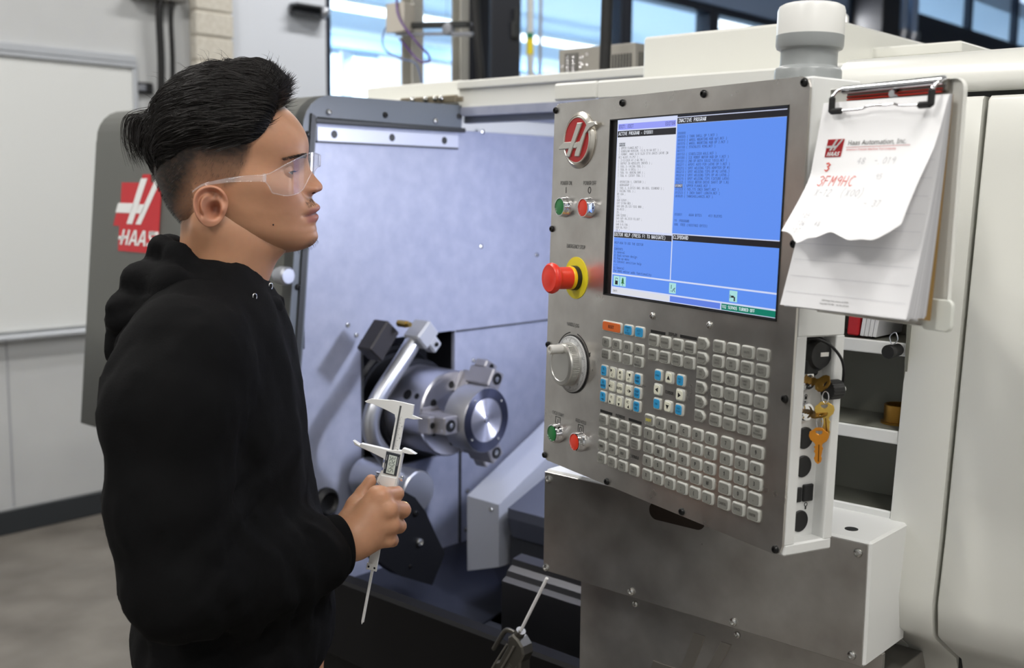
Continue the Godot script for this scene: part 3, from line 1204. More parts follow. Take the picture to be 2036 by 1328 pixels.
	b.box(Vector3(-0.66, 1.442, -1.50), Vector3(0.20, 0.004, 0.18))
	obj("compartment_side", b, mat("compartment_grey", rgb8(120, 120, 110), 0.6), lt)
	var lip := 0
	for q in [[1.1245, 0.018], [1.231, 0.0175], [1.347, 0.0175]]:
		b = on(lt)
		b.box(Vector3(-0.663, q[0], zf(q[0]) - 0.008), Vector3(0.194, q[1], 0.006), 0.0015)
		obj("shelf_lip", b, mats.cream_side, lt)
		b = on(lt)
		b.box(Vector3(-0.663, q[0] + q[1] / 2 - 0.003 if lip > 0 else q[0] - q[1] / 2 + 0.003, -1.47), Vector3(0.194, 0.004, 0.10))
		obj("shelf", b, mats.compartment_grey, lt)
		lip += 1
	# --- box under the pendant with its steel face
	b = on(lt)
	b.box(Vector3(-0.8035, 1.0435, -1.342), Vector3(0.523, 0.162, 0.122), 0.003)
	var sb := obj("support_box", b, mats.cream_side, lt)
	b = on(lt)
	b.box(Vector3(-0.805, 1.0425, -1.2795), Vector3(0.519, 0.158, 0.003), 0.0008)
	obj("face_plate", b, mats.steel_low, sb)
	for q in [[-1.0557, 1.1108], [-1.0583, 0.9693], [-0.8966, 0.9718], [-0.7272, 0.9722], [-0.557, 1.1088], [-0.5583, 0.9751]]:
		screw(lt, Vector3(q[0], q[1], -1.278), Vector3(0, 0, 1), 0.0058, mats.screw_steel)
	b = MB.new(lt.transform.affine_inverse() * Transform3D(Basis(), Vector3(-0.823, 1.101, -1.278)))
	b.prism(rrect(0, 0, 0.092, 0.026, 0.0125, 6), -0.001, 0.0006)
	obj("finger_slot", b, mat("slot_dark", rgb8(60, 52, 46), 0.4, 0.8), sb)
	b = on(lt)
	b.cyl(Vector3(-0.5841, 1.1240, -1.3158), Vector3(-0.5841, 1.1251, -1.3158), 0.0085, -1, 18)
	obj("top_hole", b, mats.trim_dark, sb)
	# steel skirt below it with the raised emblem
	b = on(lt)
	b.box(Vector3(-0.785, 0.525, -1.334), Vector3(0.49, 0.88, 0.008), 0.0005)
	b.box(Vector3(-0.785, 0.50, -1.42), Vector3(0.48, 0.84, 0.15), 0.001)
	obj("skirt_plate", b, mats.steel_low, lt)
	b = MB.new(lt.transform.affine_inverse() * Transform3D(Basis(), Vector3(-0.897, 0.800, -1.330)))
	for p in emblem():
		b.prism(moved(p, Vector2.ZERO, Vector2(0.112, 0.115)), 0.0, 0.002, 0.0006)
	obj("skirt_emblem", b, mat("emblem_steel", Color(0.60, 0.585, 0.56), 0.42, 0.9), lt)
	for q in [[-0.9247, 0.9310], [-0.7495, 0.9320]]:
		screw(lt, Vector3(q[0], q[1], -1.3298), Vector3(0, 0, 1), 0.005, mats.screw_steel)
	# lamp inside the cabin, tucked under the roof behind the pendant
	var lamp_at := Vector3(-0.98, 1.66, -1.93)
	b = on(lt)
	b.box(lamp_at, Vector3(0.26, 0.03, 0.05), 0.004)
	obj("work_lamp", b, mats.trim_dark, lt)
	b = on(lt)
	b.box(lamp_at + Vector3(0, -0.017, 0.0), Vector3(0.24, 0.006, 0.04), 0.001)
	obj("work_lamp_lens", b, glow("cabin_lamp_glow", Color(0.82, 0.88, 1.0), 2.0), lt)
	var l := AreaLight3D.new()
	l.name = "cabin_light"
	l.area_size = Vector2(0.24, 0.05)
	l.light_color = Color(0.90, 0.92, 1.0)
	l.light_energy = 1.7
	l.shadow_enabled = true
	lt.add_child(l)
	l.transform = lt.transform.affine_inverse() * Transform3D(Basis(Vector3.BACK, -0.75) * Basis(Vector3.RIGHT, -PI / 2), lamp_at + Vector3(-0.01, -0.03, 0.0))

	# --- the turned disc held in the jaws
	var wp := thing("workpiece", "bright turned metal disc gripped in the three chuck jaws", "metal disc", Transform3D(Basis(), ax + X * -1.70))
	b = on(wp)
	b.lathe(ax + X * -1.700, X, [Vector2(0, 0), Vector2(0.0728, 0), Vector2(0.0728, 0.0595), Vector2(0.0715, 0.062), Vector2(0.049, 0.062), Vector2(0.0485, 0.061), Vector2(0.0, 0.061)], 56)
	obj("disc_body", b, mat("disc_side", Color(0.70, 0.70, 0.72), 0.38, 0.8), wp)
	b = on(wp)
	var gr := []
	for k in 33:
		gr.append(Vector2(0.0485 - k * 0.00127, 0.0613 + (0.0007 if k % 2 else 0.0)))
	gr.append(Vector2(0.006, 0.0613))
	gr.append(Vector2(0.0055, 0.0645))
	gr.append(Vector2(0.0, 0.066))
	b.lathe(ax + X * -1.700, X, gr, 64)
	obj("turned_face", b, mats.turned, wp)
	b = on(wp)
	var gr2 := []
	for k in 17:
		gr2.append(Vector2(0.0712 - k * 0.00137, 0.0622 + (0.0006 if k % 2 else 0.0)))
	b.lathe(ax + X * -1.700, X, gr2, 64)
	obj("face_rim", b, mat("rim_steel", Color(0.36, 0.37, 0.43), 0.28, 1.0), wp)
	for k in 4:
		var f := TAU * k / 4 + 0.9
		screw(wp, ax + Vector3(-1.6372, sin(f) * 0.060, cos(f) * 0.060), X, 0.0032, mats.screw_steel, "set_screw")


# ------------------------------------------------------------------ the pendant
# local frame: x to the right across the face, y up, z out of the face, origin at its upper left corner
func panel_frame() -> Transform3D:
	return Transform3D(Basis(Vector3(0.9484, -0.0024, 0.3171), Vector3(0.009, 0.9998, -0.0194), Vector3(-0.317, 0.0213, 0.9482)).orthonormalized(), Vector3(-1.0301, 1.6732, -1.2484))


func mm(x: float, y: float, z := 0.0) -> Vector3:
	return Vector3(x, -y, z) * 0.001


func key_shape(w: float, h: float, style: String) -> PackedVector2Array:
	if style == "p":
		var p := PackedVector2Array()
		for q in [[-1, -1], [0.45, -1], [1, -0.35], [1, 0.35], [0.45, 1], [-1, 1]]:
			p.append(Vector2(q[0] * w / 2, q[1] * h / 2) * 0.001)
		return p
	return rrect(0, 0, w * 0.001, h * 0.001, 0.003, 3)


var key_cache := {}


func panel_key(panel: Node3D, x: float, y: float, w: float, h: float, face: String, lines: Array, th := 2.2, ink := "print_black", style := "r", glyph := []) -> void:
	var kk := "%s%s%s%s" % [w, h, face, style]
	if not key_cache.has(kk):
		var rim := MB.new()
		rim.prism(key_shape(w, h, style), 0.0, 0.0026, 0.0011, true)
		var inner := key_shape(w - 3.2, h - 3.2, style)
		var fm := MB.new()
		fm.prism(inner, 0.0022, 0.0031, 0.0005, true)
		key_cache[kk] = [rim, fm]
	var r2 := MB.new(Transform3D(Basis(), mm(x, y)))
	r2.prism(key_shape(w, h, style), 0.0, 0.0026, 0.0011, true)
	var f2 := MB.new(Transform3D(Basis(), mm(x, y)))
	f2.prism(key_shape(w - 3.0, h - 3.0, style), 0.0022, 0.0031, 0.0005, true)
	var t2 := MB.new(Transform3D(Basis(), mm(x, y)))
	var n := lines.size()
	for i in n:
		if lines[i] == "":
			continue
		var sx := 0.85
		var wid: float = lines[i].length() * th * 0.75 * sx
		if wid > w - 4.0:
			sx *= (w - 4.0) / wid
		text(t2, lines[i], Vector3(0, ((n - 1) * 0.5 - i) * th * 1.55 * 0.001 - th * 0.0005, 0.00325), th * 0.001, sx, 0, font_serif if th > 2.6 else font_sans)
	for g in glyph:
		t2.prism(g, 0.0030, 0.0033)
	var rim_m: Material = mats.key_rim
	multi("key", [[r2, rim_m], [f2, mats["key_" + face]], [t2, mats[ink]]], panel)


func arrow(dx: float, dy: float, cx: float, cy: float, s: float) -> PackedVector2Array:
	var d := Vector2(dx, dy).normalized()
	var n := Vector2(-d.y, d.x)
	var c := Vector2(cx, cy)
	var p := PackedVector2Array([(c + d * s) * 0.001, (c - d * s * 0.7 + n * s) * 0.001, (c - d * s * 0.7 - n * s) * 0.001])
	return p


func control_panel() -> void:
	mat("key_rim", rgb8(182, 183, 177), 0.45)
	mat("key_grey", rgb8(122, 122, 116), 0.5)
	mat("key_ivory", rgb8(214, 214, 196), 0.5)
	mat("key_blue", rgb8(42, 146, 198), 0.5)
	mat("key_orange", rgb8(206, 98, 36), 0.5)
	mat("print_grey", rgb8(48, 47, 44), 0.6)
	mat("print_yellow", rgb8(215, 205, 40), 0.6)
	mat("print_navy", rgb8(10, 45, 75), 0.6)
	var cp := thing("control_panel", "stainless steel machine control pendant with lit blue screen, keypad and round push buttons", "control panel", panel_frame())
	# --- housing with the recess in its right side
	var b := MB.new()
	b.box(mm(242.5, 260, -43.5), Vector3(0.485, 0.52, 0.064), 0.002)
	b.box(mm(242.5, 3, -8), Vector3(0.485, 0.006, 0.0095), 0.001)
	b.box(mm(242.5, 517, -8), Vector3(0.485, 0.006, 0.0095), 0.001)
	b.box(mm(3, 260, -8), Vector3(0.006, 0.52, 0.0095), 0.001)
	b.box(mm(482, 260, -8), Vector3(0.006, 0.52, 0.0095), 0.001)
	b.box(mm(493.5, 138.4, -39.5), Vector3(0.0195, 0.2768, 0.072), 0.002)
	b.box(mm(493.5, 513.5, -39.5), Vector3(0.0195, 0.0135, 0.072), 0.002)
	b.box(mm(493.5, 391.8, -11.0), Vector3(0.0195, 0.232, 0.0150), 0.001)
	b.box(mm(493.5, 391.8, -69.0), Vector3(0.0195, 0.232, 0.0130), 0.001)
	obj("housing", b, mats.cream_side, cp)
	b = MB.new()
	b.box(mm(250, 160, -135), Vector3(0.16, 0.14, 0.12), 0.004)
	obj("swivel_arm", b, mats.cream_side, cp)
	# --- steel face as four strips round the screen opening, one mesh
	b = MB.new()
	var face := [
		[0, 0, 503, 28.5, [0, 3]], [0, 262, 503, 520, [1, 2]], [0, 28.5, 140.7, 262, []], [474.3, 28.5, 503, 262, []]]
	b.prism(v2([0.0, -0.0285, 0.0, -0.012, 0.0035, -0.0035, 0.012, 0.0, 0.491, 0.0, 0.4995, -0.0035, 0.503, -0.012, 0.503, -0.0285]), -0.003, 0.0)
	b.prism(v2([0.0, -0.262, 0.0, -0.508, 0.0035, -0.5165, 0.012, -0.520, 0.491, -0.520, 0.4995, -0.5165, 0.503, -0.508, 0.503, -0.262]), -0.003, 0.0)
	b.prism(v2([0.0, -0.262, 0.1407, -0.262, 0.1407, -0.0285, 0.0, -0.0285]), -0.003, 0.0)
	b.prism(v2([0.4743, -0.262, 0.503, -0.262, 0.503, -0.0285, 0.4743, -0.0285]), -0.003, 0.0)
	obj("face_plate", b, mats.steel, cp)
	b = MB.new()
	for q in [[307.5, 29.3, 333.6, 1.6], [307.5, 261.2, 333.6, 1.6]]:
		b.box(mm(q[0], q[1], -3), Vector3(q[2], q[3], 8.0) * 0.001)
	for q in [[141.5, 145.2, 1.6, 233.5], [473.5, 145.2, 1.6, 233.5]]:
		b.box(mm(q[0], q[1], -3), Vector3(q[2], q[3], 8.0) * 0.001)
	obj("gasket", b, mats.black_plastic, cp)
	# --- screen
	screen(cp)
	for q in [[3.8, 9.3], [167.3, 8.4], [331.4, 7.6], [495.2, 6.7], [4.7, 178.3], [494.0, 176.0], [4.9, 347.6], [5.4, 513.0], [167.3, 514.8], [329.4, 514.0], [494.0, 513.6], [494.6, 344.2]]:
		b = MB.new()
		b.lathe(mm(q[0], q[1]), Vector3.BACK, [Vector2(0.0048, 0), Vector2(0.0046, 0.002), Vector2(0.0036, 0.0034), Vector2(0.002, 0.0038), Vector2(0.0019, 0.0022), Vector2(0, 0.0022)], 14)
		obj("screw", b, mats.screw_black, cp)
	for q in [[251.6, 279.0], [362.8, 278.5]]:
		b = MB.new()
		b.lathe(mm(q[0], q[1]), Vector3.BACK, [Vector2(0.0045, 0), Vector2(0.0043, 0.0016), Vector2(0.003, 0.003), Vector2(0.0015, 0.0034), Vector2(0.0014, 0.002), Vector2(0, 0.002)], 14)
		obj("bright_screw", b, mats.screw_steel, cp)

	# --- printed lettering and bars
	b = MB.new()
	var z := 0.0003
	for q in [["POWER ON", 37.5, 115.2, 5.6], ["POWER OFF", 97.6, 115.0, 5.6], ["EMERGENCY STOP", 68.5, 203.4, 5.4], ["HANDLE JOG", 68.6, 313.8, 5.2], ["CYCLE START", 37.5, 447.6, 5.0], ["FEED HOLD", 97.8, 447.7, 5.0]]:
		text(b, q[0], mm(q[1], q[2], 0) + Vector3(0, 0, z), q[3] * 0.00098, 0.78, 0, font_sans)
	b.box(mm(37.8, 122.2), Vector3(0.0011, 0.0085, 0.0006))
	ring2d(b, 97.4, 122.0, 3.2, 4.2, 1.0)
	for q in [[37.5, 456.2], [97.5, 456.5]]:
		frame2d(b, q[0], q[1], 12.5, 12.5, 0.9)
	b.box(mm(37.5, 456.2), Vector3(0.0009, 0.0075, 0.0006))
	ring2d(b, 97.5, 456.5, 2.6, 3.6, 0.9)
	for q in [[264.5, 298.8, 30], [325, 298.0, 32], [158.5, 420.8, 28], [224.5, 420.6, 28]]:
		b.box(mm(q[0], q[1]), Vector3(q[2], 3.8, 0.6) * 0.001)
	text(b, "DISPLAY", mm(294.8, 300.0) + Vector3(0, 0, z), 0.0040, 0.78, 0, font_serif)
	text(b, "OVERRIDES", mm(191.5, 422.6) + Vector3(0, 0, z), 0.0040, 0.74, 0, font_serif)
	text(b, "CURSOR", mm(293.3, 373.2) + Vector3(0, 0, z), 0.0038, 0.8, 0, font_serif)
	text(b, "SPINDLE", mm(228.0, 469.6) + Vector3(0, 0, z), 0.0038, 0.76, 0, font_serif)
	text(b, "+", mm(113.5, 352.5) + Vector3(0, 0, z), 0.0065, 1.0, 0, font_serif)
	# turning arrows round the jog dial
	for s in [[2.7, 1.75], [1.35, 0.35]]:
		var m := 12
		for i in m:
			var f0: float = lerpf(s[0], s[1], float(i) / m)
			var f1: float = lerpf(s[0], s[1], float(i + 1) / m)
			var c := Vector2(70.5, -367)
			var p := PackedVector2Array()
			for q in [[f0, 44.2], [f1, 44.2], [f1, 45.6], [f0, 45.6]]:
				p.append((c + Vector2(cos(q[0]), sin(q[0])) * q[1]) * 0.001)
			b.prism(p, 0.0, 0.0003)
	b.prism(arrow(-0.55, -0.85, 30.0, -348.5, 2.6), 0.0, 0.0003)
	b.prism(arrow(0.35, -0.95, 113.2, -350.5 + 3.5, 2.6), 0.0, 0.0003)
	obj("printed_lettering", b, mats.print_black, cp)

	# --- round emblem badge
	b = MB.new()
	b.lathe(mm(68.5, 53.4), Vector3.BACK, [Vector2(0.0392, 0), Vector2(0.0392, 0.0012), Vector2(0.0372, 0.0034), Vector2(0.0335, 0.0054), Vector2(0.0328, 0.0048), Vector2(0.0318, 0.0060), Vector2(0.0306, 0.0060), Vector2(0.0302, 0.0045), Vector2(0, 0.0045)], 56)
	var badge := obj("badge", b, mat("badge_ring", Color(0.84, 0.82, 0.78), 0.28, 0.95), cp)
	b = MB.new()
	b.prism(circle(0.0685, -0.0534, 0.0302, 44), 0.0044, 0.0050)
	obj("badge_field", b, mat("badge_red", rgb8(172, 26, 28), 0.35), badge)
	b = MB.new()
	for p in [[68.9, 29.9, 81.6, 30.2, 52.7, 76.4, 42.9, 75.9], [23.9, 61.8, 35.9, 55.8, 56.5, 55.4, 50.5, 65.1, 23.7, 65.7], [94.3, 30.4, 112.9, 30.1, 115.7, 34.3, 101.9, 38.3, 90.7, 46.1, 76.4, 75.9, 64.7, 75.7, 66.5, 69.1], [60.2, 64.4, 63.5, 57.3, 74.9, 55.7, 74.6, 63.0, 68.0, 65.0]]:
		var q := PackedVector2Array()
		for k in range(0, p.size(), 2):
			q.append(Vector2(p[k] + 2.0, -p[k + 1]) * 0.001)
		b.prism(q, 0.0045, 0.0075, 0.0009)
	obj("badge_emblem", b, mat("badge_metal", Color(0.86, 0.85, 0.82), 0.30, 0.95), badge)

	# --- push buttons
	for q in [["power_on_button", 38.0, 146.0, "green"], ["power_off_button", 97.6, 146.0, "red"], ["cycle_start_button", 38.5, 473.0, "green"], ["feed_hold_button", 98.0, 473.4, "red"]]:
		b = MB.new()
		b.lathe(mm(q[1], q[2]), Vector3.BACK, [Vector2(0.0148, 0), Vector2(0.0148, 0.0016), Vector2(0.0139, 0.003), Vector2(0.0136, 0.0085), Vector2(0.0128, 0.0106), Vector2(0.0118, 0.0108), Vector2(0.0114, 0.0088), Vector2(0.0, 0.0088)], 36)
		var bt := obj("push_button", b, mats.chrome, cp)
		b = MB.new()
		b.lathe(mm(q[1], q[2], 8.6), Vector3.BACK, [Vector2(0.0113, 0), Vector2(0.0113, 0.0010), Vector2(0.0104, 0.0014), Vector2(0.0, 0.0006)], 32)
		var gm := mat("button_" + q[3], rgb8(36, 120, 62) if q[3] == "green" else rgb8(222, 58, 34), 0.35)
		var cpb := obj("button_cap", b, gm, bt)
		bt.set_meta("label", "chrome rimmed %s push button" % q[3])

	# --- emergency stop
	b = MB.new()
	b.lathe(mm(72, 244.5), Vector3.BACK, [Vector2(0.0295, 0), Vector2(0.0295, 0.0008), Vector2(0.0, 0.0008)], 48)
	var es := obj("emergency_stop", b, mat("estop_yellow", rgb8(226, 214, 40), 0.5), cp)
	es.set_meta("label", "red mushroom stop knob on a yellow disc")
	b = MB.new()
	b.lathe(mm(72, 244.5, 0.8), Vector3.BACK, [Vector2(0.0172, 0), Vector2(0.0172, 0.006), Vector2(0.015, 0.0072), Vector2(0, 0.0072)], 32)
	obj("collar", b, mats.black_plastic, es)
	b = MB.new()
	b.lathe(mm(72, 244.5, 7.5), Vector3.BACK, [Vector2(0.0162, 0), Vector2(0.0168, 0.003), Vector2(0.016, 0.005), Vector2(0, 0.005)], 32)
	obj("index_ring", b, mat("estop_ring", rgb8(240, 190, 20), 0.4), es)
	b = MB.new()
	b.lathe(mm(72, 244.5, 12), Vector3.BACK, [Vector2(0.0152, 0), Vector2(0.0156, 0.002), Vector2(0.0154, 0.019), Vector2(0.017, 0.0225), Vector2(0.0205, 0.025), Vector2(0.0216, 0.0285), Vector2(0.0208, 0.0315), Vector2(0.0185, 0.0335), Vector2(0.0175, 0.0333), Vector2(0.010, 0.0348), Vector2(0, 0.0352)], 48)
	obj("knob", b, mat("estop_red", rgb8(226, 52, 32), 0.35), es)

	# --- jog handwheel
	b = MB.new()
	b.lathe(mm(70.5, 367), Vector3.BACK, [Vector2(0.0418, 0), Vector2(0.0418, 0.0018), Vector2(0.0402, 0.0022), Vector2(0, 0.0022)], 56)
	var jw := obj("jog_wheel", b, mats.black_plastic, cp)
	b = MB.new()
	b.lathe(mm(70.5, 367, 2.0), Vector3.BACK, [Vector2(0.0400, 0), Vector2(0.0400, 0.0015), Vector2(0.0385, 0.0024), Vector2(0.0, 0.0024)], 56)
	obj("scale_disc", b, mat("dial_alu", rgb8(205, 206, 206), 0.4, 0.4), jw)
	b = MB.new()
	for i in 100:
		var f := TAU * i / 100
		var l := 4.2 if i % 5 == 0 else 2.6
		var d := Vector3(sin(f), cos(f), 0)
		b.box(mm(70.5, 367, 4.45) + d * (39.0 - l / 2) * 0.001, Vector3(0.0004, l * 0.001, 0.0002), 0, Basis(Vector3.BACK, -f))
	for i in 10:
		var f := TAU * i / 10 - 0.7
		var d := Vector3(sin(f), cos(f), 0)
		text(b, str(i * 10), mm(70.5, 367, 4.5) + d * 0.0320, 0.0032, 0.8, 0, font_sans, Basis(Vector3.BACK, -f))
	obj("scale_marks", b, mats.print_black, jw)
	b = MB.new()
	b.lathe(mm(70.5, 367, 4.4), Vector3.BACK, [Vector2(0.0312, 0), Vector2(0.0312, 0.002), Vector2(0.0296, 0.003), Vector2(0.0296, 0.013), Vector2(0.0302, 0.0145), Vector2(0.029, 0.0165), Vector2(0.0235, 0.0172), Vector2(0.0228, 0.0164), Vector2(0.0, 0.0164)], 56)
	var kn := obj("wheel_knob", b, mat("wheel_alu", rgb8(190, 189, 184), 0.32, 0.75), jw)
	b = MB.new()
	for i in 72:
		var f := TAU * i / 72
		var d := Vector3(sin(f), cos(f), 0)
		b.box(mm(70.5, 367, 12.4) + d * 0.0298, Vector3(0.0013, 0.0011, 0.0095), 0.0003, Basis(Vector3.BACK, -f))
	var rg := obj("knurling", b, mat("wheel_alu", rgb8(190, 189, 184), 0.32, 0.75), kn)
	rg.set_meta("kind", "stuff")
	b = MB.new()
	b.lathe(mm(73.0, 344.5, 20), Vector3.BACK, [Vector2(0.0068, 0), Vector2(0.0064, 0.004), Vector2(0.0068, 0.019), Vector2(0.006, 0.021), Vector2(0.0035, 0.021), Vector2(0.0032, 0.019), Vector2(0, 0.019)], 24)
	obj("crank_handle", b, mat("crank_grey", rgb8(196, 194, 188), 0.4), kn)

	# --- keypad
	panel_key(cp, 166.0, 303.2, 44.5, 15.0, "orange", ["RESET"], 4.0)
	panel_key(cp, 203.6, 303.2, 20, 15, "blue", ["POWER", "UP", "RESTART"], 2.3, "print_navy")
	panel_key(cp, 228.0, 303.0, 20, 15, "blue", ["AUTO", "OFF"], 2.6, "print_navy")
	var fx := [154.0, 178.0, 202.8, 228.0]
	for i in 4:
		panel_key(cp, fx[i], 325.3, 19.5, 14.5, "grey", ["F%d" % (i + 1)], 4.4)
		panel_key(cp, fx[i], 341.8, 19.5, 14.5, "grey", [["X", "DIAMETER", "MEASURE"], ["NEXT", "TOOL"], ["X / Z"], ["Z", "FACE", "MEASURE"]][i], 2.4)
	var jx := [152.2, 172.3, 190.6, 210.0, 229.1]
	var jt := [["TS", "<"], ["-C"], ["+X"], ["+Y"], ["CHIP", "FWD"], ["TS", "RAPID"], ["-Z"], ["RAPID"], ["+Z"], ["CHIP", "STOP"], ["TS", ">"], ["-Y"], ["-X"], ["+C"], ["CHIP", "REV"]]
	var ad := [[-1, 1, -2.5, 3.6], [0, 1, 0, 3.6], [1, 1, 2.5, 3.6], [-1, 0, -4.2, 0], [0, 0, 0, 0], [1, 0, 4.2, 0], [-1, -1, -2.5, -3.8], [0, -1, 0, -3.8], [1, -1, 2.5, -3.8]]
	for r in 3:
		for c in 5:
			var y: float = [364.4, 382.4, 400.1][r]
			var blue: bool = c == 0 or c == 4
			var gl := []
			if not blue:
				var a: Array = ad[r * 3 + c - 1]
				if a[0] != 0 or a[1] != 0:
					gl = [arrow(a[0], a[1], a[2], a[3], 2.3)]
			elif c == 0 and r != 1:
				gl = [arrow(-1 if r == 0 else 1, 0, -2.0 if r == 0 else 2.0, -3.0, 1.5), v2([-0.003, -0.0033, 0.003, -0.0033, 0.003, -0.0027, -0.003, -0.0027])]
			var tx: Array = jt[r * 5 + c]
			if c == 0 and r != 1:
				tx = ["TS", ""]
			elif not blue and r == 0:
				tx = ["", tx[0]]
			elif not blue and r == 2:
				tx = [tx[0], ""]
			panel_key(cp, jx[c], y, 15.6, 16.2, "blue" if blue else "ivory", tx, 3.4 if not blue else 3.0, "print_navy" if blue else "print_black", "r", gl)
	var dx := [257.7, 282.0, 306.5, 330.4]
	var dt := [["PROGRAM"], ["POSITION"], ["OFFSET"], ["CURRENT", "COMMANDS"], ["ALARMS"], ["PARAMETER", "DIAGNOSTIC"], ["SETTING", "GRAPHIC"], ["HELP"]]
	for i in 8:
		panel_key(cp, dx[i % 4], 309.5 if i < 4 else 328.2, 20, 15.5, "grey", dt[i], 2.4, "print_grey")
	var mt := [["EDIT"], ["MEMORY"], ["MDI", "DNC"], ["HANDLE", "JOG"], ["ZERO", "RETURN"], ["LIST", "PROGRAM"]]
	for i in 6:
		panel_key(cp, 354.6, [301.7, 319.4, 336.9, 354.8, 372.0, 389.3][i], 18.5, 14.5, "grey", mt[i], 2.4, "print_grey", "p")
	var rt := [["INSERT"], ["ALTER"], ["DELETE"], ["UNDO"], ["SINGLE", "BLOCK"], ["DRY", "RUN"], ["OPTION", "STOP"], ["BLOCK", "DELETE"], ["COOLANT"], ["SPINDLE", "JOG"], ["TURRET", "FWD"], ["TURRET", "REV"], [".0001", ".1"], [".001", "1."], [".01", "10."], [".1", "100."], ["ALL"], ["ORIGIN"], ["SINGLE"], ["HOME", "G28"], ["SELECT", "PROGRAM"], ["SEND"], ["RECEIVE"], ["ERASE", "PROGRAM"]]
	for i in 24:
		panel_key(cp, [382.8, 407.3, 432.5, 457.3][i % 4], [301.4, 319.0, 336.7, 354.4, 371.9, 389.1][i / 4], 20, 14.8, "grey", rt[i], 2.4, "print_grey")
	panel_key(cp, 271.2, 352.6, 15.5, 15.2, "blue", ["HOME"], 2.4, "print_navy")
	panel_key(cp, 293.5, 352.4, 16, 15.2, "ivory", [], 2.4, "print_black", "r", [arrow(0, 1, 0, 0, 3.2)])
	panel_key(cp, 315.9, 352.1, 15.5, 15.2, "blue", ["PAGE", "UP"], 2.4, "print_navy")
	panel_key(cp, 271.2, 370.9, 16, 15.2, "ivory", [], 2.4, "print_black", "r", [arrow(-1, 0, 0, 0, 3.2)])
	panel_key(cp, 316.0, 370.3, 16, 15.2, "ivory", [], 2.4, "print_black", "r", [arrow(1, 0, 0, 0, 3.2)])
	panel_key(cp, 271.3, 389.0, 15.5, 15.2, "blue", ["END"], 2.4, "print_navy")
	panel_key(cp, 293.8, 388.7, 16, 15.2, "ivory", [], 2.4, "print_black", "r", [arrow(0, -1, 0, 0, 3.2)])
	panel_key(cp, 315.7, 388.7, 15.5, 15.2, "blue", ["PAGE", "DOWN"], 2.4, "print_navy")
	var ox := [154.0, 178.7, 203.0, 228.2]
	var ot := [["-10%", "FEEDRATE"], ["100%", "FEEDRATE"], ["+10%", "FEEDRATE"], ["HANDLE", "CONTROL", "FEED"], ["-10%", "SPINDLE"], ["100%", "SPINDLE"], ["+10%", "SPINDLE"], ["HANDLE", "CONTROL", "SPINDLE"], ["FWD"], ["STOP"], ["REV"], [], ["5%", "RAPID"], ["25%", "RAPID"], ["50%", "RAPID"], ["100%", "RAPID"]]
	for i in 16:
		if i == 11:
			continue
		panel_key(cp, ox[i % 4], [431.5, 449.8, 468.0, 485.2][i / 4], 19.5, 14.8, "grey", ot[i], 3.4 if i in [8, 9, 10] else 2.5, "print_black" if i in [8, 9, 10] else "print_grey")
	var letters := ["SHIFT", "A", "B", "C", "D", "E", "F", "G", "H", "I", "J", "K", "L", "M", "N", "O", "P", "Q", "R", "S", "T", "U", "V", "W", "X", "Y", "Z", ";", "(", ")"]
	for i in 30:
		panel_key(cp, [256.8, 280.0, 304.2, 328.2, 352.8, 377.0][i % 6], [412.7, 430.4, 448.6, 466.3, 484.5][i / 6], 19.8, 14.8, "grey", [letters[i]], 3.6 if i == 0 else 4.6, "print_yellow" if i == 0 else "print_black")
	var nt := ["7", "8", "9", "4", "5", "6", "1", "2", "3", "-", "0", ".", "CANCEL", "SPACE", "ENTER"]
	for i in 15:
		panel_key(cp, [405.5, 431.1, 456.7][i % 3], [411.9, 430.6, 448.0, 465.7, 484.0][i / 3], 20.5, 15.0, "grey", [nt[i]], 4.6 if i < 12 else 2.9, "print_black" if i < 12 else "print_grey")

	# --- signal beacon on top
	var bc := Vector3(0.461, 0.0, -0.037)
	b = MB.new()
	b.lathe(bc, Vector3.UP, [Vector2(0.0, 0.0), Vector2(0.036, 0.0), Vector2(0.036, 0.010), Vector2(0.0345, 0.013), Vector2(0.031, 0.015), Vector2(0.0305, 0.017), Vector2(0.0305, 0.030), Vector2(0.031, 0.032), Vector2(0.035, 0.034), Vector2(0.0362, 0.037), Vector2(0.0362, 0.048), Vector2(0.0, 0.048)], 44)
	var beacon := obj("beacon", b, mat("beacon_grey", rgb8(150, 154, 154), 0.35), cp)
	b = MB.new()
	b.lathe(bc, Vector3.UP, [Vector2(0.036, 0.048), Vector2(0.036, 0.074), Vector2(0.0345, 0.0785), Vector2(0.030, 0.081), Vector2(0.015, 0.083), Vector2(0, 0.0833)], 44)
	obj("beacon_lens", b, mat("beacon_white", rgb8(236, 236, 232), 0.35), beacon)

	# --- the things in the side recess
	var R := Vector3.RIGHT
	b = MB.new()
	b.lathe(mm(485, 298, -48), R, [Vector2(0, 0), Vector2(0.0195, 0), Vector2(0.0195, 0.005), Vector2(0.0175, 0.007), Vector2(0.015, 0.012), Vector2(0, 0.012)], 28)
	b.box(mm(489, 312, -40), Vector3(0.008, 0.02, 0.022), 0.003)
	var us := obj("usb_port", b, mats.black_plastic, cp)
	b = MB.new()
	b.box(mm(497.2, 297.5, -52), Vector3(0.001, 0.0045, 0.012))
	obj("usb_contact", b, mat("usb_white", rgb8(225, 222, 215), 0.4), us)
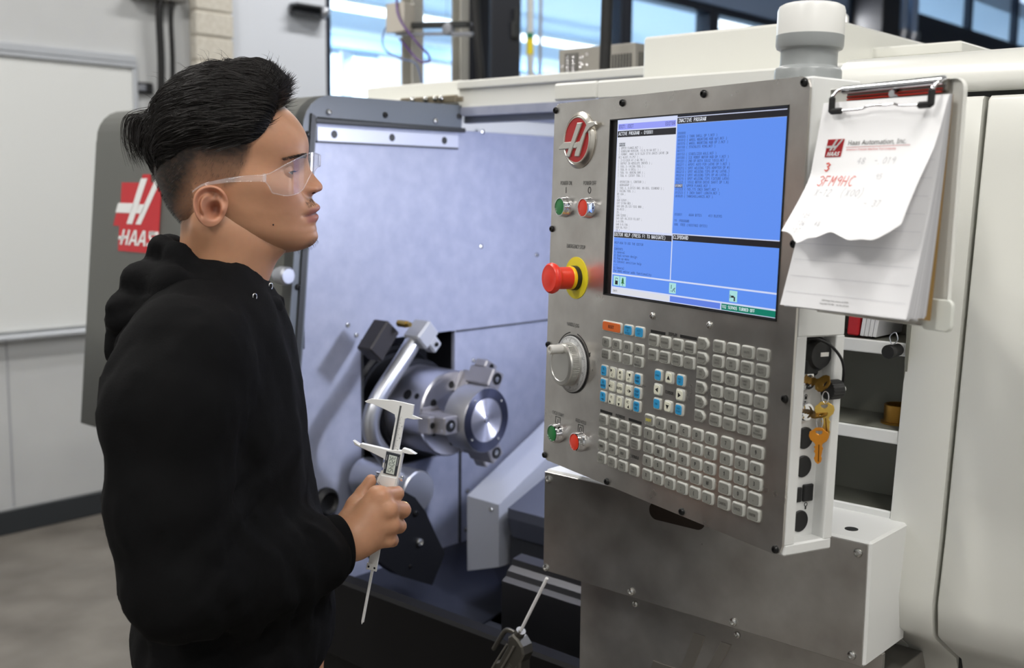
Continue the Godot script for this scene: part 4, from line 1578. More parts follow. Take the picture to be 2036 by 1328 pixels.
	for q in [[327, -36.5], [362, -36.5]]:
		b = MB.new()
		b.lathe(mm(485, q[0], q[1]), R, [Vector2(0, 0), Vector2(0.0115, 0), Vector2(0.0115, 0.003), Vector2(0.0095, 0.0075), Vector2(0.0070, 0.0078), Vector2(0.0066, 0.006), Vector2(0, 0.006)], 26)
		obj("key_lock", b, mats.chrome, cp)
		b = MB.new()
		b.box(mm(485.2, q[0] - 14.5, -40), Vector3(0.0005, 0.0032, 0.003))
		b.lathe(mm(485, q[0] - 17.0, -40), R, [Vector2(0.0012, 0.0), Vector2(0.0012, 0.0005), Vector2(0.0017, 0.0005), Vector2(0.0017, 0.0)], 14)
		obj("padlock_mark", b, mats.print_black, cp)
	for y in [393, 425.5, 488.7]:
		b = MB.new()
		b.lathe(mm(485, y, -41.5), R, [Vector2(0.0125, 0), Vector2(0.0125, 0.0012), Vector2(0.0115, 0.002), Vector2(0, 0.002)], 30)
		obj("plug_cap", b, mats.black_plastic, cp)
	for q in [[456.5, -50.5, 15.0, 19.5], [457.5, -36.5, 8.0, 17.0]]:
		b = MB.new()
		b.box(mm(486.5, q[0], q[1]), Vector3(0.004, q[3] * 0.001, q[2] * 0.001), 0.001)
		obj("rocker_switch", b, mats.black_plastic, cp)
	b = MB.new()
	b.lathe(mm(485, 470.5, -50), R, [Vector2(0.0017, 0), Vector2(0.0017, 0.0004), Vector2(0.0025, 0.0004), Vector2(0.0025, 0)], 16)
	b.box(mm(485.2, 474.5, -50), Vector3(0.0005, 0.003, 0.002))
	obj("lamp_mark", b, mats.print_black, cp)
	# dust cap on its cord
	b = MB.new()
	b.tube(curve([mm(490, 281, -28), mm(499, 279, -36), mm(508, 286, -49), mm(513, 300, -61), mm(512, 316, -68), mm(507, 331, -72)], 8), 0.0016, 8)
	var cord := obj("cap_cord", b, mats.rubber, cp)
	b = MB.new()
	b.cyl(mm(507, 335.5, -49), mm(507, 335.5, -66), 0.0104, 0.0108, 26)
	b.cyl(mm(507, 335.5, -66), mm(507, 335.5, -73), 0.0035, 0.0030, 14)
	var cap_m := obj("dust_cap", b, mats.black_plastic, cord)
	for i in 20:
		var f := TAU * i / 20
		b = MB.new()
		b.box(mm(507, 335.5, -57.5) + Vector3(cos(f), sin(f), 0) * 0.0106, Vector3(0.0011, 0.0014, 0.0165), 0.0003, Basis(Vector3.BACK, f))
		obj("cap_rib", b, mats.black_plastic, cap_m)
	b = MB.new()
	b.ball(mm(507, 335.5, -74), Vector3(0.0034, 0.0034, 0.0034), 12)
	obj("cap_rivet", b, mats.screw_steel, cap_m)
	keys()


func ring2d(b: MB, cx: float, cy: float, rx: float, ry: float, w: float) -> void:
	for i in 24:
		var f0 := TAU * i / 24
		var f1 := TAU * (i + 1) / 24
		var p := PackedVector2Array()
		for q in [[f0, 0.0], [f1, 0.0], [f1, w], [f0, w]]:
			p.append(Vector2(cx + cos(q[0]) * (rx - w * 0.5 + q[1]), -cy + sin(q[0]) * (ry - w * 0.5 + q[1])) * 0.001)
		b.prism(p, 0.0, 0.0003)


func frame2d(b: MB, cx: float, cy: float, w: float, h: float, t: float) -> void:
	b.box(mm(cx, cy - h / 2), Vector3(w + t, t, 0.6) * 0.001)
	b.box(mm(cx, cy + h / 2), Vector3(w + t, t, 0.6) * 0.001)
	b.box(mm(cx - w / 2, cy), Vector3(t, h + t, 0.6) * 0.001)
	b.box(mm(cx + w / 2, cy), Vector3(t, h + t, 0.6) * 0.001)


func screen(cp: Node3D) -> void:
	# what is drawn on the display: coloured fields in an image, letters as flat geometry
	var x0 := 155.5
	var y0 := 30.0
	var w := 318.5
	var h := 229.0
	var im := Image.create_empty(1274, 916, false, Image.FORMAT_RGB8)
	var f := func(xa: float, ya: float, xb: float, yb: float, c: Color):
		im.fill_rect(Rect2i(int((xa - x0) * 4), int((ya - y0) * 4), int((xb - xa) * 4), int((yb - ya) * 4)), c)
	var blue := rgb8(96, 146, 244)
	var dark := rgb8(24, 24, 32)
	var white := rgb8(226, 228, 238)
	f.call(155.5, 30, 474, 259, rgb8(214, 222, 250))
	f.call(281.5, 30, 474, 32.2, dark)
	f.call(281.5, 33.2, 474, 40.6, dark)
	f.call(281.5, 40.6, 474, 173.8, blue)
	f.call(157.5, 35.4, 278.8, 43.2, rgb8(150, 158, 250))
	f.call(156.5, 44.6, 279.5, 52.6, dark)
	f.call(156.5, 52.6, 279.5, 173.8, white)
	f.call(157.5, 176.6, 281, 183.8, dark)
	f.call(157.5, 183.8, 281, 231.2, blue)
	f.call(283, 174.8, 474, 182.2, dark)
	f.call(283, 182.2, 474, 231.2, blue)
	f.call(157.5, 233.2, 474, 249.4, blue)
	f.call(158.5, 251.0, 281.0, 258.2, rgb8(222, 224, 232))
	f.call(283.0, 251.0, 378.0, 258.2, rgb8(100, 132, 232))
	f.call(380.0, 251.0, 474, 258.4, rgb8(16, 126, 104))
	f.call(161.0, 60.2, 174.6, 64.6, rgb8(70, 74, 84))
	f.call(282.6, 113.0, 297.6, 117.4, rgb8(34, 44, 90))
	for q in [160.5, 175.0, 280.6, 393.0]:
		f.call(q, 234.6, q + 13.5, 247.8, rgb8(170, 226, 226))
	var sm := StandardMaterial3D.new()
	sm.resource_name = "display"
	sm.albedo_color = Color(0.03, 0.03, 0.04)
	sm.roughness = 0.28
	sm.emission_enabled = true
	sm.emission_texture = ImageTexture.create_from_image(im)
	sm.emission = Color.WHITE
	sm.emission_operator = BaseMaterial3D.EMISSION_OP_MULTIPLY
	sm.emission_energy_multiplier = 0.95
	var b := MB.new()
	b.box(mm(307.5, 145.3, -5.2), Vector3(0.332, 0.232, 0.006))
	var bez := obj("screen_bezel", b, mats.black_plastic, cp)
	b = MB.new()
	b.quad(mm(x0, y0 + h, -1.6), mm(x0 + w, y0 + h, -1.6), mm(x0 + w, y0, -1.6), mm(x0, y0, -1.6))
	obj("screen", b, sm, cp)
	var z := -1.4
	# dark letters
	b = MB.new()
	var lines := ["", "( UPPER FLANGE.NCF ) ;", "( GIBBSCAM VERSION, 13.0.10 64 BIT ) ;", "( FORMAT, HAAS SL10 SL20 ST10 2AXIS LATHE [M", "RC] NL001.19.PST ) ;", "( 2/12/2020 AT 2:46 PM ) ;", "( OUTPUT IN ABSOLUTE INCHES ) ;", "( TOOL 2- FACING TOOL ) ;", "( TOOL 8- U DRILL ) ;", "( TOOL 10- BORING BAR ) ;", "( TOOL 4- CUTOFF TOOL ) ;", ";", "( OPERATION 1, CONTOUR ) ;", "( WORKGROUP ) ;", "( TOOL 2, 0.03125 RAD. 80-DEG. DIAMOND ) ;", "( FACING TOOL ) ;", "N1 G54 ;", "T2 ;", "G50 S2500 ;", "G97 S1184 M03 ;", "G00 G99 Z0.125 Y202 M08 ;", "X6.4533 ;", "Z0. ;", "G96 S2000 ;", "G41 G01 X6.3533 F0.007 ;", "X-0.396 ;", "G40 X-0.196 ;", "G00 X6.1921 ;", "Z0.1 ;"]
	for i in lines.size():
		if lines[i]:
			text(b, lines[i], mm(161.5, 64.2 + i * 3.98, z), 0.0029, 0.98, -1, font_mono)
	var prog := ["000000", "000305 ( TANK SHELL OP 1.NCF )", "001012 ( WHEEL MOUNTING HUB op1.NCF )", "001015 ( WHEEL MOUNTING HUB OP 2.NCF )", "001100 ( STAINLESS RING.NCF )", "001111", "001153 ( STABILIZER AXLE.NCF )", "001200 ( ICE ROBOT MOTOR HUB OP 1.NCF )", "001201 ( 2ND OP BOTH 10532 10533.NCF )", "002211 ( APOPI AUTO PIN LATHE OP 1.NCF )", "002212 ( SPOT WELDING TIPS ADAPTER OP #)", "002213 ( SPOT WELDING TIPS OP #2 LATHE.)", "002214 ( SPOT WELDING TIPS OP #3 LATHE.)", "002215 ( SPOT WELDING TIPS FIXTURE LATH)", "002325 ( 10532 MOTOR DRIVE SHAFT OP 1.N)", "       ( UPPER FLANGE.NCF )", "012320 ( 1X5.775 INCH SHAFT.NCF )", "012323 ( 1 INCH SHAFT LENGTH.NCF )", "069500 ( TANKSHELL4AXIS.NCF )"]
	var b2 := MB.new()
	for i in prog.size():
		if i == 15:
			text(b2, "( UPPER FLANGE.NCF )", mm(301.2, 53.2 + i * 4.22, z), 0.0030, 0.97, -1, font_mono)
		else:
			text(b2, prog[i], mm(284.5, 53.2 + i * 4.22, z), 0.0030, 0.97, -1, font_mono)
	text(b2, "O10001     4604 BYTES     413 BLOCKS", mm(285, 151.5, z), 0.0030, 0.97, -1, font_mono)
	text(b2, "19  PROGRAMS", mm(285, 159.0, z), 0.0030, 0.97, -1, font_mono)
	text(b2, "99%  FREE (16037402 BYTES)", mm(285, 163.8, z), 0.0030, 0.97, -1, font_mono)
	var helpt := ["HELP-HOW TO USE THE EDITOR", "----", "CONTENTS", "1) General", "2) Dual-screen design", "3) Pop-up menu", "4) Context sensitive help", "----", "1) General", "The editor adds functionality"]
	helpt[9] = "The HAAS editor adds functionality"
	for i in helpt.size():
		text(b2, helpt[i], mm(159.5, 192.0 + i * 4.15, z), 0.0030, 0.98, -1, font_mono)
	text(b, "INPUT:", mm(160.5, 256.0, z), 0.0028, 0.85, -1, font_mono)
	text(b2, "EDIT: EDIT", mm(159.5, 41.0, z), 0.0044, 0.88, -1, font_mono)
	text(b2, "EDITOR", mm(277.5, 41.2, z), 0.0044, 0.88, 1, font_mono)
	obj("screen_text", b, mat("screen_ink", rgb8(38, 40, 48), 0.5), cp)
	obj("screen_text", b2, mat("screen_navy", rgb8(22, 32, 84), 0.5), cp)
	b = MB.new()
	text(b, "ACTIVE PROGRAM - O10001", mm(159, 50.2, z), 0.0044, 0.88, -1, font_mono)
	text(b, "INACTIVE PROGRAM", mm(284, 38.6, z), 0.0044, 0.88, -1, font_mono)
	text(b, "EDITOR HELP (PRESS F1 TO NAVIGATE)", mm(159, 181.8, z), 0.0044, 0.88, -1, font_mono)
	text(b, "CLIPBOARD", mm(284.5, 180.0, z), 0.0044, 0.88, -1, font_mono)
	text(b, "102 SERVOS TURNED OFF", mm(381.5, 256.2, z), 0.0037, 0.86, -1, font_mono)
	text(b, "O10001", mm(161.5, 63.6, z), 0.0029, 0.98, -1, font_mono)
	text(b, "O10001", mm(283.2, 116.5, z), 0.0030, 0.97, -1, font_mono)
	obj("screen_text", b, glow("screen_white_ink", rgb8(225, 230, 240), 0.8), cp)
	# small status icons: open padlock, tree, note, tool
	b = MB.new()
	b.prism(v2([0.1645, -0.2460, 0.1705, -0.2460, 0.1705, -0.2408, 0.1645, -0.2408]), -0.0015, z * 0.001)
	for q in [[165.2, 239.3, 0.7, 3.0], [167.4, 237.6, 5.0, 0.7], [169.6, 238.4, 0.7, 1.6]]:
		b.box(mm(q[0], q[1], -1.45), Vector3(q[2], q[3], 0.1) * 0.001)
	for q in [[285.0, 239.5, 0.9, 5.0], [285.0, 244.6, 0.9, 1.2], [398.5, 241.5, 5.0, 2.4], [402.0, 244.0, 2.2, 5.0], [394.6, 241.5, 0.8, 4.0]]:
		b.box(mm(q[0], q[1], -1.45), Vector3(q[2], q[3], 0.1) * 0.001)
	b.tube([mm(287, 245.5, -1.45), mm(289.5, 242, -1.45), mm(292.5, 240, -1.45), mm(290.5, 243.5, -1.45), mm(292.5, 245.5, -1.45)], 0.00035, 6)
	obj("screen_icon", b, mat("screen_ink", rgb8(38, 40, 48), 0.5), cp)
	b = MB.new()
	for q in [[238.8, 2.2], [241.0, 3.2], [243.6, 4.2]]:
		b.prism(PackedVector2Array([Vector2(181.75, -q[0] + 3.2) * 0.001, Vector2(181.75 - q[1], -q[0]) * 0.001, Vector2(181.75 + q[1], -q[0]) * 0.001]), -0.0015, z * 0.001)
	b.box(mm(181.75, 245.0, -1.45), Vector3(1.2, 3.0, 0.1) * 0.001)
	obj("screen_icon", b, mat("icon_green", rgb8(20, 120, 50), 0.5), cp)
	var l := AreaLight3D.new()
	l.name = "screen_light"
	l.area_size = Vector2(0.318, 0.229)
	l.light_color = Color(0.55, 0.72, 1.0)
	l.light_energy = 0.012
	l.shadow_enabled = true
	cp.add_child(l)
	l.transform = Transform3D(Basis(Vector3.UP, PI), mm(x0 + w / 2, y0 + h / 2, -0.8))


func brass_key(called: String, label: String, at: Transform3D, m: Material) -> void:
	var t := thing(called, label, "key", at, "keys at the pendant's side")
	var outl := v2([-0.0032, -0.012, -0.0050, -0.0135, -0.0036, -0.016, -0.0048, -0.0185, -0.0034, -0.021, -0.0036, -0.0235, -0.0046, -0.0265, -0.0028, -0.0305, 0.0, -0.0325, 0.0030, -0.0300, 0.0040, -0.0260, 0.0030, -0.0235, 0.0036, -0.0215, 0.0042, -0.0165, 0.0050, -0.0150, 0.0036, -0.012, 0.0044, -0.0095, 0.0088, -0.006, 0.0106, -0.0018, 0.0100, 0.0028, 0.0066, 0.0052, 0.0040, 0.0042])
	# the bow is an outline with a bite; a bar above closes the hole
	outl.append_array(v2([0.0030, 0.0015, 0.0, 0.0002, -0.0030, 0.0015, -0.0040, 0.0042, -0.0066, 0.0052, -0.0100, 0.0028, -0.0106, -0.0018, -0.0088, -0.006, -0.0044, -0.0095]))
	var b := MB.new()
	b.prism(outl, -0.0009, 0.0009, 0.0002)
	b.prism(v2([-0.0066, 0.0050, -0.0040, 0.0040, -0.0020, 0.0052, 0.0020, 0.0052, 0.0040, 0.0040, 0.0066, 0.0050, 0.0040, 0.0076, 0.0, 0.0084, -0.0040, 0.0076]), -0.0009, 0.0009, 0.0002)
	obj("bow_and_blade", b, m, t)
	b = MB.new()
	b.box(Vector3(0.0004, -0.020, 0.0009), Vector3(0.0011, 0.019, 0.0003))
	obj("blade_groove", b, mat("key_groove", rgb8(110, 62, 20), 0.4, 0.8), t)


func keys() -> void:
	var pf := panel_frame()
	var ye := mat("key_yellow_brass", Color(0.86, 0.72, 0.36), 0.34, 0.8)
	var og := mat("key_orange_brass", Color(0.88, 0.58, 0.20), 0.34, 0.8)
	var br := mat("key_old_brass", Color(0.50, 0.38, 0.16), 0.36, 0.9)
	var facing := Basis(Vector3(0.80, 0.0, -0.60), Vector3.UP, Vector3(0.60, 0.0, 0.80))
	brass_key("brass_key", "yellowish brass key hanging flat just below the black dust cap", pf * Transform3D(facing * Basis(Vector3.BACK, 0.14), mm(510, 355.5, -44)), ye)
	brass_key("brass_key", "orange brass key hanging lowest, in front of the black plug caps", pf * Transform3D(facing * Basis(Vector3.BACK, 0.03), mm(513, 383.5, -35)), og)
	brass_key("brass_key", "dull brass key turned edge-on in the upper lock", pf * Transform3D(Basis(Vector3(0.0, -0.25, -1.0).normalized(), Vector3(1, 0, 0), Vector3(0, -1, 0.25).normalized()) * Basis(Vector3.UP, 1.2), mm(512, 327, -38)), br)
	brass_key("brass_key", "short brass key mostly hidden in the lower lock", pf * Transform3D(Basis(Vector3(0.0, -0.25, -1.0).normalized(), Vector3(1, 0, 0), Vector3(0, -1, 0.25).normalized()) * Basis(Vector3.UP, 0.5), mm(509, 362, -38)), br)
	for q in [["thin steel ring joining the upper lock's key to the yellowish key", 342.5, -43, 6.5], ["thin steel ring joining the lower lock's key to the orange key", 370.0, -36.5, 7.5]]:
		var t := thing("key_ring", q[0], "key ring", pf * Transform3D(facing, mm(511.5, q[1], q[2])), "rings of the hanging keys")
		var b := MB.new()
		var path := []
		for i in 25:
			var f := TAU * i / 24
			path.append(Vector3(sin(f) * 0.0035, cos(f) * q[3] * 0.001, 0.0012 * sin(f)))
		b.tube(path, 0.0006, 6, false)
		obj("wire_ring", b, mats.chrome, t)


# ------------------------------------------------------------------ clipboard with notepad
func clipboard() -> void:
	var pf := panel_frame()
	var t := thing("clipboard", "white clipboard with a chrome clip hung at the pendant's right side", "clipboard", pf * Transform3D(Basis(), mm(600, 247, -15)))
	var inv := t.transform.affine_inverse() * pf
	var b := MB.new(inv)
	var bd := PackedVector2Array()
	for q in [[518, 14], [518, 247], [684, 247], [684, 26]]:
		bd.append(Vector2(q[0], -q[1]) * 0.001)
	for k in 7:
		var f := PI / 2 * k / 6
		bd.append(Vector2(672 + cos(f) * 12, -26 + sin(f) * 12) * 0.001)
	b.prism(bd, -0.018, -0.014, 0.001)
	obj("board", b, mat("board_white", rgb8(222, 222, 216), 0.4), t)
	b = MB.new(inv)
	b.prism(rrect(0.6745, -0.234, 0.034, 0.030, 0.006), -0.014, -0.0105, 0.0008)
	obj("corner_pocket", b, mat("pocket_clear", rgb8(214, 216, 208), 0.3), t)
	b = MB.new(inv)
	b.box(mm(512, 130, -17), Vector3(0.022, 0.10, 0.006), 0.002)
	obj("bracket", b, mats.cream_side, t)
	# clip: round bar, posts, wire and black rubber corners
	b = MB.new(inv)
	b.cyl(mm(546, 18.0, -5), mm(668, 17.0, -5), 0.0042, -1, 18)
	var cl := obj("clip", b, mats.chrome, t)
	b = MB.new(inv)
	b.box(mm(607, 20.5, -12), Vector3(0.122, 0.012, 0.006), 0.001)
	obj("clip_base", b, mat("clip_plate", Color(0.55, 0.53, 0.50), 0.3, 0.9), cl)
	b = MB.new(inv)
	b.cyl(mm(610, 25.5, -8.0), mm(610, 25.5, -2), 0.0045, 0.0035, 16)
	obj("clip_rivet", b, mats.chrome, cl)
	for s in [0, 1]:
		var x := 544.5 if s == 0 else 667.5
		b = MB.new(inv)
		b.tube(curve([mm(x + (3 if s == 0 else -3), 17, -5), mm(x, 19, 3), mm(x, 26, 9), mm(x, 34, 10)], 5), 0.0019, 10)
		obj("clip_post", b, mats.chrome, cl)
		b = MB.new(inv)
		var d := 1.0 if s == 0 else -1.0
		b.box(mm(x + d * 0.4, 33.5, 9.5), Vector3(0.0065, 0.017, 0.0065), 0.002)
		b.box(mm(x + d * 7, 40.0, 9.8), Vector3(0.016, 0.0062, 0.0062), 0.002)
		obj("rubber_corner", b, mats.rubber, cl)
	b = MB.new(inv)
	b.tube(curve([mm(556, 40, 9.8), mm(583, 39.5, 9.0), mm(590, 37.5, 8.5), mm(600, 36.8, 8.2), mm(612, 37.5, 8), mm(622, 36.8, 8), mm(632, 38.8, 8.4), mm(658, 39.6, 9.8)], 6), 0.0012, 8)
	obj("clip_wire", b, mats.chrome, cl)
	for q in [24.5, 27.5]:
		b = MB.new(inv)
		b.tube([mm(548, q, -8), mm(664, q - 0.6, -8)], 0.0010, 6)
		obj("red_edge", b, mat("red_binding", rgb8(196, 52, 36), 0.5), cl)

	# notepad: loose leaves fanned off the card back, the top leaf torn across
	var np := thing("notepad", "white letterhead notepad with a torn scribbled top sheet held in the clip", "notepad", pf * Transform3D(Basis(), mm(600, 30, -4)))
	var inv2 := np.transform.affine_inverse() * pf
	var zl := [[0, 1.5], [60, 11.0], [120, 24.0], [180, 39.0], [212, 47.0]]
	var zr := [[0, -6.0], [60, 2.0], [120, 12.0], [180, 24.0], [212, 31.0]]
	var tl := [[0, 2.6], [60, 13.0], [76, 16.0], [100, 28.0], [137, 51.0], [150, 58.0]]
	var tr := [[0, -5.0], [46, 9.0], [77, 25.0], [100, 36.0], [122, 45.0], [150, 56.0]]
	var paper := mat("paper", rgb8(238, 238, 240), 0.75)
	var sheet_at := func(x: float, y: float, k: float) -> Vector3:
		# k: 1 the front leaf, 0 the card
		var zz := lerpf(lerp_rows(zl, y, 1), lerp_rows(zr, y, 1), x / 148.0)
		var back := -11.5 + y * 0.006
		return mm(527 + x, 30 + y - 0.012 * y * y / 212.0 * 1.5, lerpf(back, zz, k))
	for i in 7:
		var k := 1.0 - i * 0.10
		b = MB.new(inv2)
		var short := 0.0 if i == 0 else 2.0 * sin(i * 2.1)
		b.grid(func(u, v): return sheet_at.call(u * (148.0 - absf(short) * 0.3), v * (211.0 + short), k), 6, 14, true)
		var leaf := obj("leaf", b, paper, np)
	b = MB.new(inv2)
	for i in 30:
		var k := 0.95 - i * 0.022
		b.grid(func(u, v): return sheet_at.call(u * (147.0 + 1.2 * sin(i * 1.7)), v * (209.5 + 1.5 * sin(i * 2.7)), k), 2, 8, true)
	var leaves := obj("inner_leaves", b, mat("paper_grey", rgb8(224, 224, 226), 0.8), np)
	leaves.set_meta("kind", "stuff")
	b = MB.new(inv2)
	b.grid(func(u, v): return sheet_at.call(u * 148.0, v * 213.0, 0.22), 4, 8, true)
	b.grid(func(u, v): return sheet_at.call(u * 148.0, v * 213.0, 0.19), 4, 8, false)
	obj("card_back", b, mat("card_brown", rgb8(184, 150, 92), 0.8), np)
	# ruled lines and the small address on the front leaf
	b = MB.new(inv2)
	b.warp = func(p: Vector3): return sheet_at.call(p.x, p.y, 1.0) + Vector3(0, 0, 0.0005)
	for i in 9:
		for s in 14:
			b.quad(Vector3(4 + s * 10, 60.3 + i * 17, 0), Vector3(14 + s * 10, 60.3 + i * 17, 0), Vector3(14 + s * 10, 60 + i * 17, 0), Vector3(4 + s * 10, 60 + i * 17, 0))
	var flipy := Basis(Vector3(1, 0, 0), Vector3(0, -1, 0), Vector3(0, 0, 1))
	var ln := obj("ruled_line", b, mat("rule_grey", rgb8(206, 206, 212), 0.8), np)
	ln.set_meta("kind", "stuff")
	b = MB.new(inv2)
	b.warp = func(p: Vector3): return sheet_at.call(p.x, p.y, 1.0) + Vector3(0, 0, 0.0006)
	text(b, "2800 Sturgis Road, Oxnard, CA 93030", Vector3(66, 202, 0), 1.5, 0.9, 0, font_sans, flipy)
	text(b, "Phone 805-278-1800  -  Fax 805-278-8561", Vector3(66, 205.5, 0), 1.5, 0.9, 0, font_sans, flipy)
	obj("address_print", b, mat("print_grey", rgb8(48, 47, 44), 0.6), np)
	# the torn top sheet
	var edge := [[0, 137], [10, 138], [18, 141], [30, 148.5], [42, 143], [52, 141.5], [66, 135.5], [80, 139], [92, 142.5], [106, 141], [122, 140.5], [136, 133], [148, 124]]
	var torn := func(x: float, y: float) -> Vector3:
		var zz := lerpf(lerp_rows(tl, y, 1), lerp_rows(tr, y, 1), x / 148.0)
		return mm(527 + x, 30 + y - 0.05 * maxf(0, y - 60) - 0.012 * y * y / 212.0 * 1.5, zz + 1.2 * sin(x * 0.045) * y / 140.0)
	b = MB.new(inv2)
	b.grid(func(u, v):
		var x: float = u * 148.0
		return torn.call(x, v * lerp_rows(edge, x, 1)), 40, 30, true)
	var ts := obj("torn_sheet", b, mat("paper_bright", rgb8(246, 246, 247), 0.7), np)
	var ink := func(): 
		var q := MB.new(inv2)
		q.warp = func(p: Vector3): return torn.call(p.x, p.y) + Vector3(-0.0001, 0, 0.0006)
		return q
	b = ink.call()
	b.prism(v2([16, 38, 38, 38, 38, 56, 16, 56]), 0, 0.0001)
	obj("letterhead_mark", b, mats.logo_red, ts)
	b = ink.call()
	b.warp = func(p: Vector3): return torn.call(p.x, p.y) + Vector3(-0.0001, 0, 0.0009)
	for p in emblem():
		b.prism(moved(p, Vector2(14.5, 49.5), Vector2(18, -11)), 0, 0.0001)
	text(b, "HAAS", Vector3(27, 55, 0), 4.0, 1.2, 0, font_serif, flipy, 0.3)
	obj("letterhead_emblem", b, mats.logo_white, ts)
	b = ink.call()
	text(b, "Haas Automation, Inc.", Vector3(44, 44.5, 0), 4.6, 1.12, -1, font_sans, flipy)
	obj("letterhead_name", b, mat("print_grey", rgb8(48, 47, 44), 0.6), ts)
	b = ink.call()
	text(b, "America's Premier Machine Tool Company", Vector3(43, 50.0, 0), 2.1, 1.1, -1, font_sans, flipy, 0.15)
	b.prism(v2([42, 46.4, 120, 45.9, 120, 46.3, 42, 46.8]), 0, 0.0001)
	obj("letterhead_line", b, mat("print_red", rgb8(205, 80, 80), 0.6), ts)
	# handwriting in red and grey pen
	b = ink.call()
	stroke(b, "3", 20, 71, 9, 0.9)
	stroke(b, "3", 21, 71, 8.5, 0.9)
	stroke(b, "3FM9HC", 17, 87, 10.5, 0.75)
	obj("red_handwriting", b, mat("ink_red", rgb8(222, 78, 60), 0.6), ts)
	b = ink.call()
	stroke(b, "48  -.019", 62, 64, 6.5, 0.4)
	stroke(b, "95", 92, 80, 5.5, 0.35)
	stroke(b, "X-12  (X00)", 20, 98, 7.5, 0.42)
	stroke(b, "-.37", 92, 108, 6.5, 0.42)
	stroke(b, "105", 18, 122, 5, 0.32)
	stroke(b, "106   48", 17, 130, 5, 0.32)
	stroke(b, "107", 15, 138, 5, 0.32)
	obj("grey_handwriting", b, mat("ink_grey", rgb8(168, 168, 172), 0.7), ts)


const GLYPHS := {
	"3": [[0, 9, 3, 10, 6, 8, 3, 5.5, 6, 3, 3, 0, 0, 1.5]], "F": [[0, 0, 0, 10], [0, 10, 5, 10], [0, 5.5, 4, 5.5]], "M": [[0, 0, 0.5, 10, 3, 4, 5.5, 10, 6, 0]],
	"9": [[5.5, 7, 3, 5, 0.5, 7, 3, 10, 5.5, 8.5, 5, 0]], "H": [[0, 0, 0, 10], [5, 0, 5, 10], [0, 5, 5, 5]], "C": [[5.5, 9, 3, 10, 0.5, 7, 0.5, 3, 3, 0, 5.5, 1]],
	"4": [[4, 0, 4, 10, 0, 4, 6, 4]], "8": [[3, 5, 0.5, 7.5, 3, 10, 5.5, 7.5, 3, 5, 0, 2.5, 3, 0, 6, 2.5, 3, 5]], "-": [[0, 5, 5, 5]], ".": [[1, 0, 1.6, 0.4]], "0": [[3, 0, 0.5, 3, 0.5, 7, 3, 10, 5.5, 7, 5.5, 3, 3, 0]],
	"1": [[3, 0, 3, 10, 1, 8]], "5": [[5, 10, 1, 10, 0.6, 6, 4, 6.4, 5.5, 3, 3, 0, 0, 1]], "X": [[0, 0, 5, 10], [0, 10, 5, 0]], "2": [[0, 8, 3, 10, 5, 7.5, 0, 0, 6, 0]],
	"(": [[4, 13, 1, 8, 1, 2, 4, -3]], ")": [[0, 13, 3, 8, 3, 2, 0, -3]], "7": [[0, 10, 5.5, 10, 2, 0]], "6": [[5, 10, 1, 6, 0.5, 2, 3, 0, 5.5, 2.5, 3, 5, 0.8, 3]], " ": [],
}


func stroke(b: MB, s: String, x: float, y: float, h: float, w: float) -> void:
	# pen strokes as flat ribbons, y down the sheet
	var k := h / 10.0
	for ch in s:
		for l in GLYPHS[ch]:
			for i in range(0, l.size() - 2, 2):
				var p := Vector2(x + l[i] * k + l[i + 1] * k * 0.12, y - l[i + 1] * k)
				var q := Vector2(x + l[i + 2] * k + l[i + 3] * k * 0.12, y - l[i + 3] * k)
				var n := (q - p).normalized().orthogonal() * w * 0.5
				var e := (q - p).normalized() * w * 0.3
				b.quad(Vector3(p.x - n.x - e.x, p.y - n.y - e.y, 0), Vector3(q.x - n.x + e.x, q.y - n.y + e.y, 0), Vector3(q.x + n.x + e.x, q.y + n.y + e.y, 0), Vector3(p.x + n.x - e.x, p.y + n.y - e.y, 0))
		x += 8.2 * k


